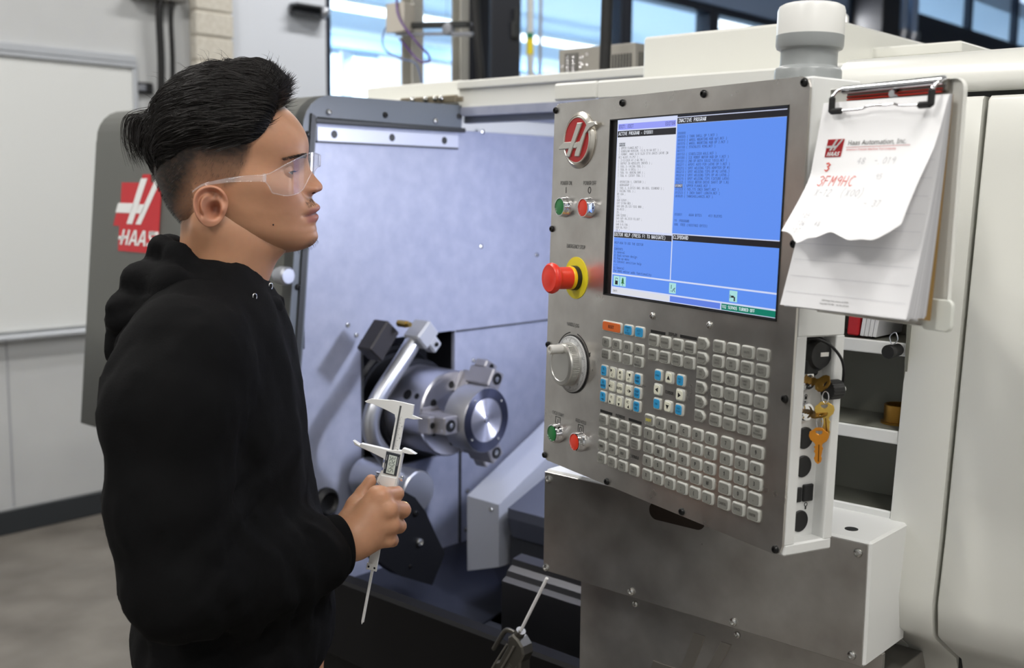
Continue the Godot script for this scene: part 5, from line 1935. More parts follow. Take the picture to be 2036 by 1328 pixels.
# ------------------------------------------------------------------ wall and roof fittings, small things
func fittings() -> void:
	var alu := mat("rail_alu", rgb8(196, 200, 206), 0.4, 0.3)
	# whiteboard
	var t := thing("whiteboard", "large whiteboard with an aluminium frame on the left wall", "whiteboard", Transform3D(Basis(), Vector3(-4.87, 0.875, -1.6)))
	var b := on(t)
	b.box(Vector3(-4.862, 1.52, -1.6), Vector3(0.012, 1.22, 2.36))
	obj("board_surface", b, mat("whiteboard_enamel", rgb8(226, 228, 227), 0.28), t)
	b = on(t)
	b.box(Vector3(-4.855, 2.138, -1.6), Vector3(0.028, 0.036, 2.38), 0.004)
	b.box(Vector3(-4.850, 2.108, -1.6), Vector3(0.020, 0.020, 2.38), 0.004)
	obj("top_rail", b, alu, t)
	b = on(t)
	b.box(Vector3(-4.856, 1.50, -2.784), Vector3(0.022, 1.24, 0.022), 0.004)
	obj("side_rail", b, alu, t)
	b = on(t)
	b.box(Vector3(-4.856, 1.50, -0.416), Vector3(0.022, 1.24, 0.022), 0.004)
	obj("side_rail", b, alu, t)
	b = on(t)
	b.box(Vector3(-4.838, 0.886, -1.6), Vector3(0.06, 0.022, 2.38), 0.006)
	obj("pen_tray", b, alu, t)
	# hanging black cables
	for q in [[-2.905, 0.017, "thicker black cable hanging down the wall, nearer the whiteboard"], [-2.966, 0.012, "thinner black cable hanging down the wall beside the pale blocks"]]:
		var c := thing("wall_cable", q[2], "cable", Transform3D(Basis(), Vector3(-4.84, 0.05, q[0])), "black cables on the left wall")
		b = on(c)
		b.tube(curve([Vector3(-4.80, 2.62, q[0] - 0.10), Vector3(-4.80, 2.52, q[0] - 0.04), Vector3(-4.815, 2.38, q[0] + 0.005), Vector3(-4.825, 2.1, q[0]), Vector3(-4.835, 1.5, q[0] + 0.02), Vector3(-4.84, 0.6, q[0]), Vector3(-4.84, 0.02, q[0])], 6), q[1], 12)
		obj("cable_jacket", b, mats.rubber, c)
	t = thing("wall_rail", "grey metal rail at the top of the wall that carries the black cables", "rail", Transform3D(Basis(), Vector3(-4.87, 2.4, -2.9)))
	b = on(t)
	b.box(Vector3(-4.83, 2.435, -2.90), Vector3(0.08, 0.03, 0.26), 0.004)
	obj("rail_body", b, mat("rail_dark", rgb8(120, 118, 114), 0.45, 0.5), t)
	t = thing("conduit_clip", "small dark metal conduit clip on the wall right of the whiteboard", "clip", Transform3D(Basis(), Vector3(-4.87, 2.0, -2.83)))
	b = on(t)
	b.box(Vector3(-4.857, 2.012, -2.832), Vector3(0.026, 0.052, 0.085), 0.006)
	obj("clip_body", b, mat("clip_dark", rgb8(58, 58, 60), 0.35, 0.6), t)
	b = on(t)
	b.box(Vector3(-4.842, 2.012, -2.815), Vector3(0.008, 0.03, 0.034), 0.003)
	obj("clip_plate", b, mats.satin, t)
	t = thing("strut_bracket", "dark strut bracket with a silver stud beside the left window frame", "bracket", Transform3D(Basis(), Vector3(-4.86, 2.48, -3.77)))
	b = on(t)
	b.box(Vector3(-4.82, 2.502, -3.79), Vector3(0.07, 0.014, 0.22), 0.003)
	b.box(Vector3(-4.82, 2.455, -3.79), Vector3(0.07, 0.010, 0.22), 0.003)
	b.box(Vector3(-4.85, 2.478, -3.79), Vector3(0.012, 0.05, 0.22), 0.003)
	obj("strut_channel", b, mat("strut_dark", rgb8(84, 86, 90), 0.4, 0.6), t)
	b = on(t)
	b.ball(Vector3(-4.785, 2.48, -3.865), Vector3(0.022, 0.03, 0.026), 14)
	obj("stud", b, mats.satin, t)

	# steel column and the pipes beside it
	var dk := mat("column_paint", rgb8(40, 42, 48), 0.5)
	t = thing("steel_column", "broad dark steel column standing against the glazed wall", "column", Transform3D(Basis(), Vector3(-4.72, 0, -5.12)))
	b = on(t)
	b.box(Vector3(-4.72, 2.3, -5.12), Vector3(0.20, 4.6, 0.03), 0.003)
	b.box(Vector3(-4.625, 2.3, -5.12), Vector3(0.02, 4.6, 0.27), 0.003)
	b.box(Vector3(-4.82, 2.3, -5.12), Vector3(0.02, 4.6, 0.27), 0.003)
	obj("flanged_shaft", b, dk, t)
	b = on(t)
	b.box(Vector3(-4.607, 2.52, -5.19), Vector3(0.02, 0.10, 0.06), 0.006)
	b.box(Vector3(-4.60, 2.60, -5.19), Vector3(0.016, 0.10, 0.02), 0.004)
	obj("cable_hanger", b, mats.trim_dark, t)
	t = thing("wall_pipe", "white pipe with a green and yellow band, right of the dark column", "pipe", Transform3D(Basis(), Vector3(-4.6, 0, -5.33)))
	b = on(t)
	b.tube([Vector3(-4.6, 4.6, -5.32), Vector3(-4.6, 2.5, -5.322), Vector3(-4.6, 2.30, -5.33), Vector3(-4.6, 2.15, -5.37), Vector3(-4.6, 1.9, -5.38), Vector3(-4.6, 0.0, -5.38)], 0.020, 14)
	obj("pipe_tube", b, mat("pipe_white", rgb8(206, 206, 202), 0.4), t)
	b = on(t)
	b.cyl(Vector3(-4.6, 2.515, -5.322), Vector3(-4.6, 2.48, -5.322), 0.0225, -1, 16)
	obj("green_band", b, mat("band_green", rgb8(20, 120, 84), 0.5), t)
	b = on(t)
	b.cyl(Vector3(-4.6, 2.48, -5.322), Vector3(-4.6, 2.385, -5.325), 0.0225, -1, 16)
	obj("yellow_band", b, mat("band_yellow", rgb8(236, 212, 40), 0.5), t)
	t = thing("conduit", "thin grey conduit running down right of the banded white pipe", "conduit", Transform3D(Basis(), Vector3(-4.6, 0, -5.42)))
	b = on(t)
	b.cyl(Vector3(-4.6, 0, -5.42), Vector3(-4.6, 4.6, -5.42), 0.011, -1, 12)
	obj("conduit_tube", b, mats.satin, t)

	# strut posts behind the lathe, with junction box, arm and cables
	var gal := mat("galvanised", rgb8(196, 194, 186), 0.5, 0.2)
	t = thing("strut_post", "pale grey steel strut post left of the curved black conduit", "post", Transform3D(Basis(), Vector3(-2.89, 0, -2.72)), "strut posts behind the lathe")
	b = on(t)
	b.box(Vector3(-2.89, 2.3, -2.74), Vector3(0.055, 4.6, 0.012), 0.002)
	b.box(Vector3(-2.916, 2.3, -2.715), Vector3(0.006, 4.6, 0.05), 0.002)
	b.box(Vector3(-2.864, 2.3, -2.715), Vector3(0.006, 4.6, 0.05), 0.002)
	obj("strut_channel", b, gal, t)
	t = thing("strut_post", "narrow pale strut post touching the curved black conduit", "post", Transform3D(Basis(), Vector3(-2.84, 0, -2.9)), "strut posts behind the lathe")
	b = on(t)
	b.box(Vector3(-2.837, 2.3, -2.92), Vector3(0.045, 4.6, 0.012), 0.002)
	b.box(Vector3(-2.858, 2.3, -2.90), Vector3(0.005, 4.6, 0.04), 0.002)
	b.box(Vector3(-2.817, 2.3, -2.90), Vector3(0.005, 4.6, 0.04), 0.002)
	obj("strut_channel", b, gal, t)
	t = thing("junction_box", "grey junction box fixed to the strut post with loops of cable", "box", Transform3D(Basis(), Vector3(-2.87, 2.06, -2.65)))
	b = on(t)
	b.box(Vector3(-2.862, 2.126, -2.64), Vector3(0.086, 0.092, 0.05), 0.003)
	obj("box_body", b, mat("jbox_grey", rgb8(186, 180, 170), 0.5), t)
	b = on(t)
	b.box(Vector3(-2.862, 2.126, -2.613), Vector3(0.092, 0.097, 0.004), 0.001)
	obj("box_lid", b, mat("jbox_grey", rgb8(186, 180, 170), 0.5), t)
	t = thing("signal_cable", "purple cable looping down over the strut post", "cable", Transform3D(Basis(), Vector3(-2.8, 1.97, -2.6)))
	b = on(t)
	b.tube(curve([Vector3(-2.84, 2.30, -2.62), Vector3(-2.846, 2.181, -2.605), Vector3(-2.813, 2.111, -2.59), Vector3(-2.752, 2.033, -2.61), Vector3(-2.733, 1.999, -2.64), Vector3(-2.745, 1.978, -2.66), Vector3(-2.80, 1.985, -2.66), Vector3(-2.87, 2.06, -2.64)], 8), 0.0036, 8)
	obj("cable_jacket", b, mat("cable_purple", rgb8(96, 62, 130), 0.5), t)
	t = thing("signal_cable", "grey blue cable looping left of the junction box", "cable", Transform3D(Basis(), Vector3(-2.9, 1.97, -2.64)))
	b = on(t)
	b.tube(curve([Vector3(-2.909, 2.115, -2.64), Vector3(-2.927, 2.088, -2.62), Vector3(-2.906, 2.028, -2.60), Vector3(-2.851, 1.991, -2.62), Vector3(-2.81, 1.972, -2.66), Vector3(-2.80, 1.90, -2.68)], 8), 0.0032, 8)
	obj("cable_jacket", b, mat("cable_blue", rgb8(110, 126, 164), 0.5), t)
	t = thing("cross_strut", "dark slotted strut arm bolted across between the two posts", "arm", Transform3D(Basis(), Vector3(-2.74, 2.08, -2.76)))
	b = on(t)
	b.box(Vector3(-2.72, 2.093, -2.655), Vector3(0.32, 0.020, 0.02), 0.003, Basis(Vector3.BACK, -0.075))
	obj("arm_bar", b, mats.trim_dark, t)
	b = on(t)
	b.box(Vector3(-2.72, 2.064, -2.655), Vector3(0.36, 0.010, 0.02), 0.002, Basis(Vector3.BACK, -0.075))
	obj("arm_rail", b, mats.satin, t)
	for q in [[-2.895, 2.10], [-2.87, 2.10], [-2.895, 2.085]]:
		b = on(t)
		b.ball(Vector3(q[0], q[1], -2.650), Vector3(0.008, 0.008, 0.006), 10)
		obj("arm_bolt", b, mats.chrome, t)
	b = on(t)
	b.lathe(Vector3(-2.645, 2.072, -2.655), Vector3(0.3, 0, 1), [Vector2(0, 0), Vector2(0.020, 0), Vector2(0.022, 0.012), Vector2(0.016, 0.022), Vector2(0, 0.024)], 18)
	obj("clamp_knob", b, mats.satin, t)
	for y in [2.088, 2.052]:
		b = on(t)
		b.cyl(Vector3(-2.65, y + 0.004, -2.668), Vector3(-2.555, y - 0.004, -2.668), 0.005, -1, 10)
		obj("arm_prong", b, mats.chrome, t)
	t = thing("flexible_conduit", "ribbed black conduit curving down behind the lathe roof", "conduit", Transform3D(Basis(), Vector3(-2.62, 1.6, -2.75)))
	b = on(t)
	var path := curve([Vector3(-2.675, 2.75, -2.79), Vector3(-2.66, 2.4, -2.79), Vector3(-2.657, 2.178, -2.79), Vector3(-2.645, 2.05, -2.79), Vector3(-2.63, 1.906, -2.79), Vector3(-2.62, 1.6, -2.78)], 24)
	var rad := []
	for i in path.size():
		rad.append(0.0155 if i % 2 else 0.0135)
	b.tube(path, rad, 14)
	obj("ribbed_hose", b, mats.rubber, t)

	# metal box with vents on the roof, black hose in front of it
	t = thing("power_supply", "grey vented metal power box on the lathe roof behind the black pole", "power supply", Transform3D(Basis(), Vector3(-1.84, 1.806, -2.45)))
	b = on(t)
	b.box(Vector3(-1.842, 1.869, -2.45), Vector3(0.256, 0.126, 0.10), 0.002)
	obj("case", b, mat("psu_grey", rgb8(168, 164, 156), 0.45, 0.5), t)
	for i in 7:
		b = on(t)
		b.box(Vector3(-1.785 + i * 0.0095, 1.875, -2.3995), Vector3(0.0042, 0.062, 0.002))
		obj("vent_slot", b, mats.trim_dark, t)
	for i in 4:
		b = on(t)
		b.box(Vector3(-1.7135, 1.885, -2.42 - i * 0.012), Vector3(0.002, 0.05, 0.004))
		obj("vent_slot", b, mats.trim_dark, t)
	b = on(t)
	b.box(Vector3(-1.924, 1.875, -2.3985), Vector3(0.046, 0.09, 0.004), 0.001)
	obj("terminal_strip", b, mat("terminal_grey", rgb8(120, 118, 114), 0.5, 0.4), t)
	for i in 8:
		for k in 2:
			b = on(t)
			b.ball(Vector3(-1.935 + k * 0.020, 1.908 - i * 0.009, -2.396), Vector3(0.005, 0.0032, 0.003), 8)
			obj("terminal_screw", b, mats.chrome, t)
	for q in [[-1.893, 1.905], [-1.893, 1.893], [-1.893, 1.88], [-1.886, 1.905], [-1.886, 1.887], [-1.893, 1.866], [-1.955, 1.886], [-1.955, 1.848], [-1.870, 1.912], [-1.870, 1.885]]:
		b = on(t)
		b.ball(Vector3(q[0], q[1], -2.3985), Vector3(0.0045, 0.0045, 0.003), 8)
		obj("case_screw", b, mats.chrome, t)
	t = thing("black_pole", "thin black pole rising in front of the vented power box", "pole", Transform3D(Basis(), Vector3(-1.737, 1.8, -2.3)))
	b = on(t)
	b.tube([Vector3(-1.737, 1.805, -2.30), Vector3(-1.735, 1.9, -2.30), Vector3(-1.733, 2.03, -2.30), Vector3(-1.73, 2.9, -2.30), Vector3(-1.73, 4.58, -2.30)], 0.0145, 16)
	obj("pole_tube", b, mats.black_plastic, t)

	# far right: dark column, pipes
	t = thing("far_column", "dark column far off at right behind the clipboard's lathe roof", "column", Transform3D(Basis(), Vector3(-4.65, 0, -10.45)))
	b = on(t)
	b.box(Vector3(-4.65, 2.3, -10.45), Vector3(0.3, 4.6, 0.40), 0.01)
	obj("column_shaft", b, dk, t)
	for q in [[-10.95, "pale pipe just right of the far dark column"], [-11.2, "pale pipe farther right of the far dark column"]]:
		t = thing("far_pipe", q[1], "pipe", Transform3D(Basis(), Vector3(-4.6, 0, q[0])), "pale pipes by the far column")
		b = on(t)
		b.cyl(Vector3(-4.6, 0, q[0]), Vector3(-4.6, 4.6, q[0]), 0.05, -1, 14)
		obj("pipe_tube", b, mat("pipe_blue", rgb8(150, 172, 205), 0.4), t)
		b = on(t)
		b.cyl(Vector3(-4.6, 3.08, q[0]), Vector3(-4.6, 3.16, q[0]), 0.075, -1, 14)
		obj("pipe_collar", b, mats.satin, t)
	for q in [[-9.88, "left lit slim wall lamp beside the far column"], [-10.12, "right lit slim wall lamp beside the far column"]]:
		t = thing("wall_lamp", q[1], "lamp", Transform3D(Basis(), Vector3(-4.84, 3.02, q[0])), "slim lit wall lamps")
		b = on(t)
		b.box(Vector3(-4.835, 3.13, q[0]), Vector3(0.06, 0.20, 0.10), 0.02)
		obj("lamp_glass", b, glow("wall_lamp_glow", Color(1.0, 0.99, 0.95), 1.6), t)
		b = on(t)
		b.box(Vector3(-4.855, 3.13, q[0]), Vector3(0.03, 0.24, 0.13), 0.004)
		obj("lamp_back", b, mats.trim_dark, t)
		var l := AreaLight3D.new()
		l.name = "wall_lamp_light"
		l.area_size = Vector2(0.1, 0.2)
		l.light_energy = 0.3
		l.shadow_enabled = true
		t.add_child(l)
		l.transform = Transform3D(Basis(Vector3.UP, -PI / 2), Vector3(0.06, 0.11, 0))

	# contents of the compartment
	t = thing("binder", "red spined manual standing on the top shelf below the clipboard", "binder", Transform3D(Basis(), Vector3(-0.66, 1.3535, -1.46)))
	b = on(t)
	b.box(Vector3(-0.6475, 1.3925, -1.478), Vector3(0.0165, 0.070, 0.09), 0.002, Basis(Vector3.BACK, -0.06))
	obj("spine", b, mats.logo_red, t)
	for k in 4:
		t = thing("booklet", ["white booklet leaning right beside the red spined manual", "white booklet second from the red spined manual", "white booklet third from the red spined manual", "outermost white booklet, farthest from the red spined manual"][k], "booklet", Transform3D(Basis(), Vector3(-0.645 + k * 0.0062, 1.3535, -1.46)), "white booklets on the top shelf")
		b = on(t)
		b.box(Vector3(-0.6325 + k * 0.0060, 1.391, -1.478), Vector3(0.0052, 0.067, 0.088), 0.0008, Basis(Vector3.BACK, -0.12))
		obj("pages", b, mat("paper", rgb8(238, 238, 240), 0.75), t)
	t = thing("brass_bushing", "round brass flanged bushing standing on the lower shelf", "bushing", Transform3D(Basis(), Vector3(-0.592, 1.2375, -1.465)))
	b = on(t)
	b.lathe(Vector3(-0.592, 1.2385, -1.465), Vector3.UP, [Vector2(0.0, 0), Vector2(0.023, 0), Vector2(0.023, 0.003), Vector2(0.019, 0.0035), Vector2(0.019, 0.026), Vector2(0.0175, 0.027), Vector2(0.016, 0.026), Vector2(0.016, 0.006), Vector2(0, 0.006)], 30)
	obj("bushing_body", b, mat("bushing_brass", Color(0.62, 0.46, 0.20), 0.35, 0.9), t)
	t = thing("flashlight", "small black torch clipped at the top shelf's lip with a wire loop", "torch", Transform3D(Basis(), Vector3(-0.575, 1.34, -1.41)))
	b = on(t)
	b.lathe(Vector3(-0.576, 1.3475, -1.412), Vector3(0.0, 0, 1), [Vector2(0, 0), Vector2(0.0082, 0), Vector2(0.0082, 0.020), Vector2(0.0092, 0.023), Vector2(0.0092, 0.030), Vector2(0.0082, 0.032), Vector2(0, 0.031)], 22)
	obj("torch_body", b, mats.black_plastic, t)
	b = on(t)
	b.tube(curve([Vector3(-0.575, 1.3555, -1.392), Vector3(-0.569, 1.363, -1.393), Vector3(-0.573, 1.372, -1.394), Vector3(-0.580, 1.366, -1.394), Vector3(-0.577, 1.3565, -1.393)], 8), 0.0008, 6)
	obj("wire_loop", b, mats.satin, t)

	# air blow gun hung in front of the machine
	t = thing("blow_gun", "dark metal air blow gun with a thin bright nozzle tube, hung before the lathe", "blow gun", Transform3D(Basis(), Vector3(-1.13, 0.0, -1.285)))
	b = on(t)
	b.cyl(Vector3(-1.115, 0.847, -1.283), Vector3(-1.050, 0.956, -1.270), 0.0026, -1, 12)
	obj("nozzle_tube", b, mat("nozzle_bright", Color(0.97, 0.97, 0.97), 0.35, 0.0), t)
	var gm := mat("gun_metal", rgb8(92, 90, 84), 0.38, 0.7)
	b = on(t)
	b.cyl(Vector3(-1.121, 0.836, -1.285), Vector3(-1.113, 0.850, -1.283), 0.0085, 0.0080, 18)
	obj("nozzle_collar", b, gm, t)
	b = MB.new(Transform3D(Basis(), -t.position))
	var g := v2([-1.134, 0.836, -1.124, 0.8435, -1.112, 0.838, -1.102, 0.828, -1.099, 0.815, -1.106, 0.80, -1.106, 0.76, -1.168, 0.745, -1.168, 0.775, -1.165, 0.783, -1.152, 0.79, -1.139, 0.812, -1.134, 0.82])
	b.xf = Transform3D(Basis(), Vector3(0, 0, -1.297) - t.position)
	b.prism(g, 0.0, 0.024, 0.003)
	obj("handle", b, gm, t)
	b = on(t)
	b.tube(curve([Vector3(-1.128, 0.841, -1.285), Vector3(-1.142, 0.842, -1.285), Vector3(-1.152, 0.835, -1.285), Vector3(-1.174, 0.800, -1.285)], 6), [0.004, 0.004, 0.004, 0.004, 0.004, 0.004, 0.004, 0.004, 0.004, 0.004, 0.004, 0.004, 0.004, 0.004, 0.004, 0.004, 0.004, 0.004, 0.004], 10)
	obj("trigger", b, gm, t)
	b = on(t)
	b.tube(curve([Vector3(-1.131, 0.826, -1.270), Vector3(-1.146, 0.803, -1.270), Vector3(-1.160, 0.781, -1.270), Vector3(-1.165, 0.770, -1.270), Vector3(-1.158, 0.764, -1.270), Vector3(-1.148, 0.774, -1.270), Vector3(-1.128, 0.806, -1.270), Vector3(-1.117, 0.826, -1.270)], 6), 0.0017, 8)
	obj("handle_loop", b, mat("gun_edge", rgb8(140, 138, 130), 0.3, 0.8), t)
	b = MB.new(Transform3D(Basis(), Vector3(0, 0, -1.2728) - t.position))
	text(b, "SILVENT", Vector3(-1.131, 0.777, 0), 0.0062, 1.05, 0, font_sans, Basis(Vector3.BACK, 1.03))
	b.box(Vector3(-1.122, 0.778, 0), Vector3(0.035, 0.0008, 0.0006), 0, Basis(Vector3.BACK, 1.03))
	obj("handle_lettering", b, mat("gun_edge", rgb8(140, 138, 130), 0.3, 0.8), t)
	b = on(t)
	b.tube(curve([Vector3(-1.137, 0.755, -1.285), Vector3(-1.14, 0.6, -1.28), Vector3(-1.12, 0.3, -1.26), Vector3(-1.15, 0.06, -1.25), Vector3(-1.3, 0.012, -1.22), Vector3(-1.7, 0.012, -1.2)], 10), 0.008, 12)
	obj("air_hose", b, mats.rubber, t)


# ------------------------------------------------------------------ the person
# local frame: x where he faces, y up, z to his right (towards the camera)
const HEAD := [
	[1.464, 0.060, -0.042, 0.020, 0.02, 1.496], [1.468, 0.082, -0.050, 0.034, 0.02, 1.499], [1.473, 0.095, -0.055, 0.043, 0.018, 1.503], [1.480, 0.102, -0.060, 0.050, 0.016, 1.508], [1.490, 0.1065, -0.065, 0.0555, 0.012, 1.5145],
	[1.503, 0.1065, -0.071, 0.060, 0.008, 1.523], [1.515, 0.107, -0.0755, 0.0635, 0.006, 1.5315], [1.530, 0.1068, -0.080, 0.0665, 0.004, 1.542], [1.545, 0.101, -0.085, 0.0695, 0.002, 1.553], [1.560, 0.095, -0.0895, 0.072, 0.0, 1.565],
	[1.572, 0.093, -0.092, 0.074, -0.002, 1.575], [1.585, 0.0985, -0.0945, 0.0755, -0.004, 1.586], [1.600, 0.1045, -0.0950, 0.077, -0.006, 1.600], [1.615, 0.103, -0.0930, 0.0775, -0.008, 1.615], [1.630, 0.096, -0.0875, 0.0765, -0.008, 1.630],
	[1.645, 0.084, -0.079, 0.072, -0.007, 1.645], [1.658, 0.068, -0.067, 0.064, -0.006, 1.658], [1.670, 0.048, -0.051, 0.050, -0.005, 1.670], [1.678, 0.028, -0.034, 0.034, -0.005, 1.678], [1.682, 0.004, -0.010, 0.008, -0.005, 1.682]]
const NOSE := [[1.533, 0.0], [1.539, 0.004], [1.5435, 0.0105], [1.547, 0.0195], [1.551, 0.0232], [1.556, 0.0236], [1.563, 0.0200], [1.573, 0.0145], [1.583, 0.0065], [1.591, 0.0015], [1.600, 0.0]]
const NOSE_W := [[1.538, 0.011], [1.545, 0.0125], [1.551, 0.0125], [1.558, 0.0115], [1.566, 0.0100], [1.576, 0.0095], [1.590, 0.010]]
const LIPS := [[1.494, 0.0], [1.499, 0.0026], [1.504, 0.0044], [1.509, 0.0082], [1.514, 0.0092], [1.5165, 0.0075], [1.5185, 0.0052], [1.5205, 0.0082], [1.524, 0.0108], [1.528, 0.0100], [1.532, 0.0055], [1.538, 0.0]]
const CHIN := [[1.466, 0.002], [1.472, 0.0065], [1.478, 0.0092], [1.485, 0.0098], [1.492, 0.0075], [1.500, 0.0035], [1.507, 0.0]]


func head_pt(y: float, th: float) -> Vector3:
	var xf := lerp_rows(HEAD, y, 1)
	var xb := lerp_rows(HEAD, y, 2)
	var w := lerp_rows(HEAD, y, 3)
	var ac := lerp_rows(HEAD, y, 4)
	var c := cos(th)
	var s := sin(th)
	var e := 1.0
	if c > 0.0:
		e = lerpf(1.0, 0.80, smoothstep(1.475, 1.56, y)) + 0.10 * smoothstep(1.60, 1.66, y)
	var a := ac + (xf - ac if c > 0.0 else ac - xb) * signf(c) * pow(absf(c), e)
	var z := w * s
	var yy := lerpf(lerp_rows(HEAD, y, 5), y, (a - xb) / (xf - xb))
	if c > 0.0:
		var az := absf(z)
		var side := smoothstep(0.0, 0.35, c)
		a += side * lerp_rows(NOSE, y, 1) * gauss(z, lerp_rows(NOSE_W, y, 1))
		a += side * lerp_rows(LIPS, y + 0.20 * maxf(0.0, az - 0.004), 1) * exp(-pow(az / 0.0235, 3.0))
		a += side * lerp_rows(CHIN, y, 1) * gauss(z, 0.020)
		# wings of the nose, mouth corners, sockets, brows, cheeks
		a += side * 0.0085 * gauss(az - 0.0140, 0.0055) * gauss(y - 1.5490, 0.0058)
		a -= side * 0.0050 * gauss(az - 0.0210, 0.0040) * gauss(y - 1.550, 0.009)
		a -= side * 0.0028 * gauss(az - 0.0255, 0.0045) * gauss(y - 1.5140, 0.0055)
		a -= side * 0.0062 * gauss(az - 0.030, 0.016) * gauss(y - 1.5705, 0.0095)
		a += side * 0.0036 * gauss(az - 0.028, 0.020) * gauss(y - 1.5895, 0.0065)
		z += signf(z) * side * 0.0030 * gauss(az - 0.055, 0.018) * gauss(y - 1.549, 0.016)
		a += side * 0.0030 * gauss(az - 0.042, 0.018) * gauss(y - 1.548, 0.013)
	# hollow at the temples, jaw corner
	if absf(c) < 0.7:
		z -= signf(z) * 0.0030 * gauss(y - 1.588, 0.018) * gauss(a - 0.045, 0.025)
	return Vector3(a, yy, z)


# how far the clipped hair darkens the scalp at a place on the head
func fade(p: Vector3) -> float:
	var front := lerp_rows([[1.535, 0.000], [1.545, 0.006], [1.558, 0.021], [1.576, 0.032], [1.594, 0.038], [1.613, 0.043], [1.631, 0.054], [1.650, 0.082], [1.660, 0.1]], p.y, 1)
	var k := smoothstep(0.004, -0.008, p.x - front)
	var low := 1.545 - 0.054 * smoothstep(-0.026, -0.048, p.x)
	if p.x > -0.034 and p.x < 0.002:
		low = maxf(low, 1.551)
	var up := p.y + 1.7 * clampf(-p.x - 0.026, 0.0, 0.06)
	var d := 0.52 + 0.48 * smoothstep(1.556, 1.604, up)
	return k * d * smoothstep(low - 0.008, low + 0.010, p.y)


var skin_noise: FastNoiseLite


func skin_tint(p: Vector3) -> Color:
	var base := Color(0.515, 0.262, 0.148)
	var n := skin_noise.get_noise_3dv(p * 30.0)
	var f := skin_noise.get_noise_3dv(p * 260.0)
	var c := base * (1.0 + 0.10 * n + 0.05 * f)
	# redder nose, ears and cheeks; lips; shaved moustache and chin
	var red := 0.35 * gauss(p.z - 0.0, 0.016) * gauss(p.y - 1.549, 0.012) + 0.22 * gauss(absf(p.z) - 0.045, 0.02) * gauss(p.y - 1.545, 0.02)
	if p.x > 0.05:
		c = c.lerp(Color(0.48, 0.18, 0.11), clampf(red, 0.0, 1.0))
		var ly := p.y + 0.20 * maxf(0.0, absf(p.z) - 0.004)
		var lip := smoothstep(0.0265, 0.020, absf(p.z)) * smoothstep(1.5045, 1.508, ly - absf(p.z) * 0.12) * smoothstep(1.5305, 1.5275, ly + absf(p.z) * 0.10)
		if p.x > 0.088:
			c = c.lerp(Color(0.33, 0.115, 0.092), lip * 0.9)
			c = c.lerp(Color(0.10, 0.035, 0.03), gauss(ly - 1.5185, 0.0013) * smoothstep(0.028, 0.023, absf(p.z)) * 0.95)
		var mo := gauss(p.y - 1.5345, 0.0045) * smoothstep(0.027, 0.014, absf(p.z)) * (0.45 + 0.55 * smoothstep(0.003, 0.009, absf(p.z)))
		mo += 0.8 * gauss(p.y - 1.478, 0.010) * smoothstep(0.02, 0.01, absf(p.z)) * smoothstep(0.09, 0.10, p.x)
		mo += 0.5 * gauss(p.y - 1.5005, 0.0035) * smoothstep(0.014, 0.006, absf(p.z))
		c = c.lerp(Color(0.075, 0.045, 0.032), clampf(mo * (0.62 + 0.5 * f), 0.0, 0.85))
	var k := fade(p)
	c = c.lerp(Color(0.012, 0.0085, 0.007), clampf(k * (0.97 + 0.12 * f), 0.0, 1.0))
	c.a = 1.0
	return c


func tinted_grid(mb: MB, f: Callable, tint: Callable, nu: int, nv: int) -> void:
	mb.group()
	var v := []
	var k := []
	for j in nv + 1:
		for i in nu + 1:
			var p: Vector3 = f.call(float(i) / nu, float(j) / nv)
			v.append(p)
			k.append(tint.call(p))
	for j in nv:
		for i in nu:
			var a := j * (nu + 1) + i
			var b := a + 1
			var c := a + nu + 2
			var d := a + nu + 1
			mb.ctri(v[a], v[b], v[c], k[a], k[b], k[c])
			mb.ctri(v[a], v[c], v[d], k[a], k[c], k[d])


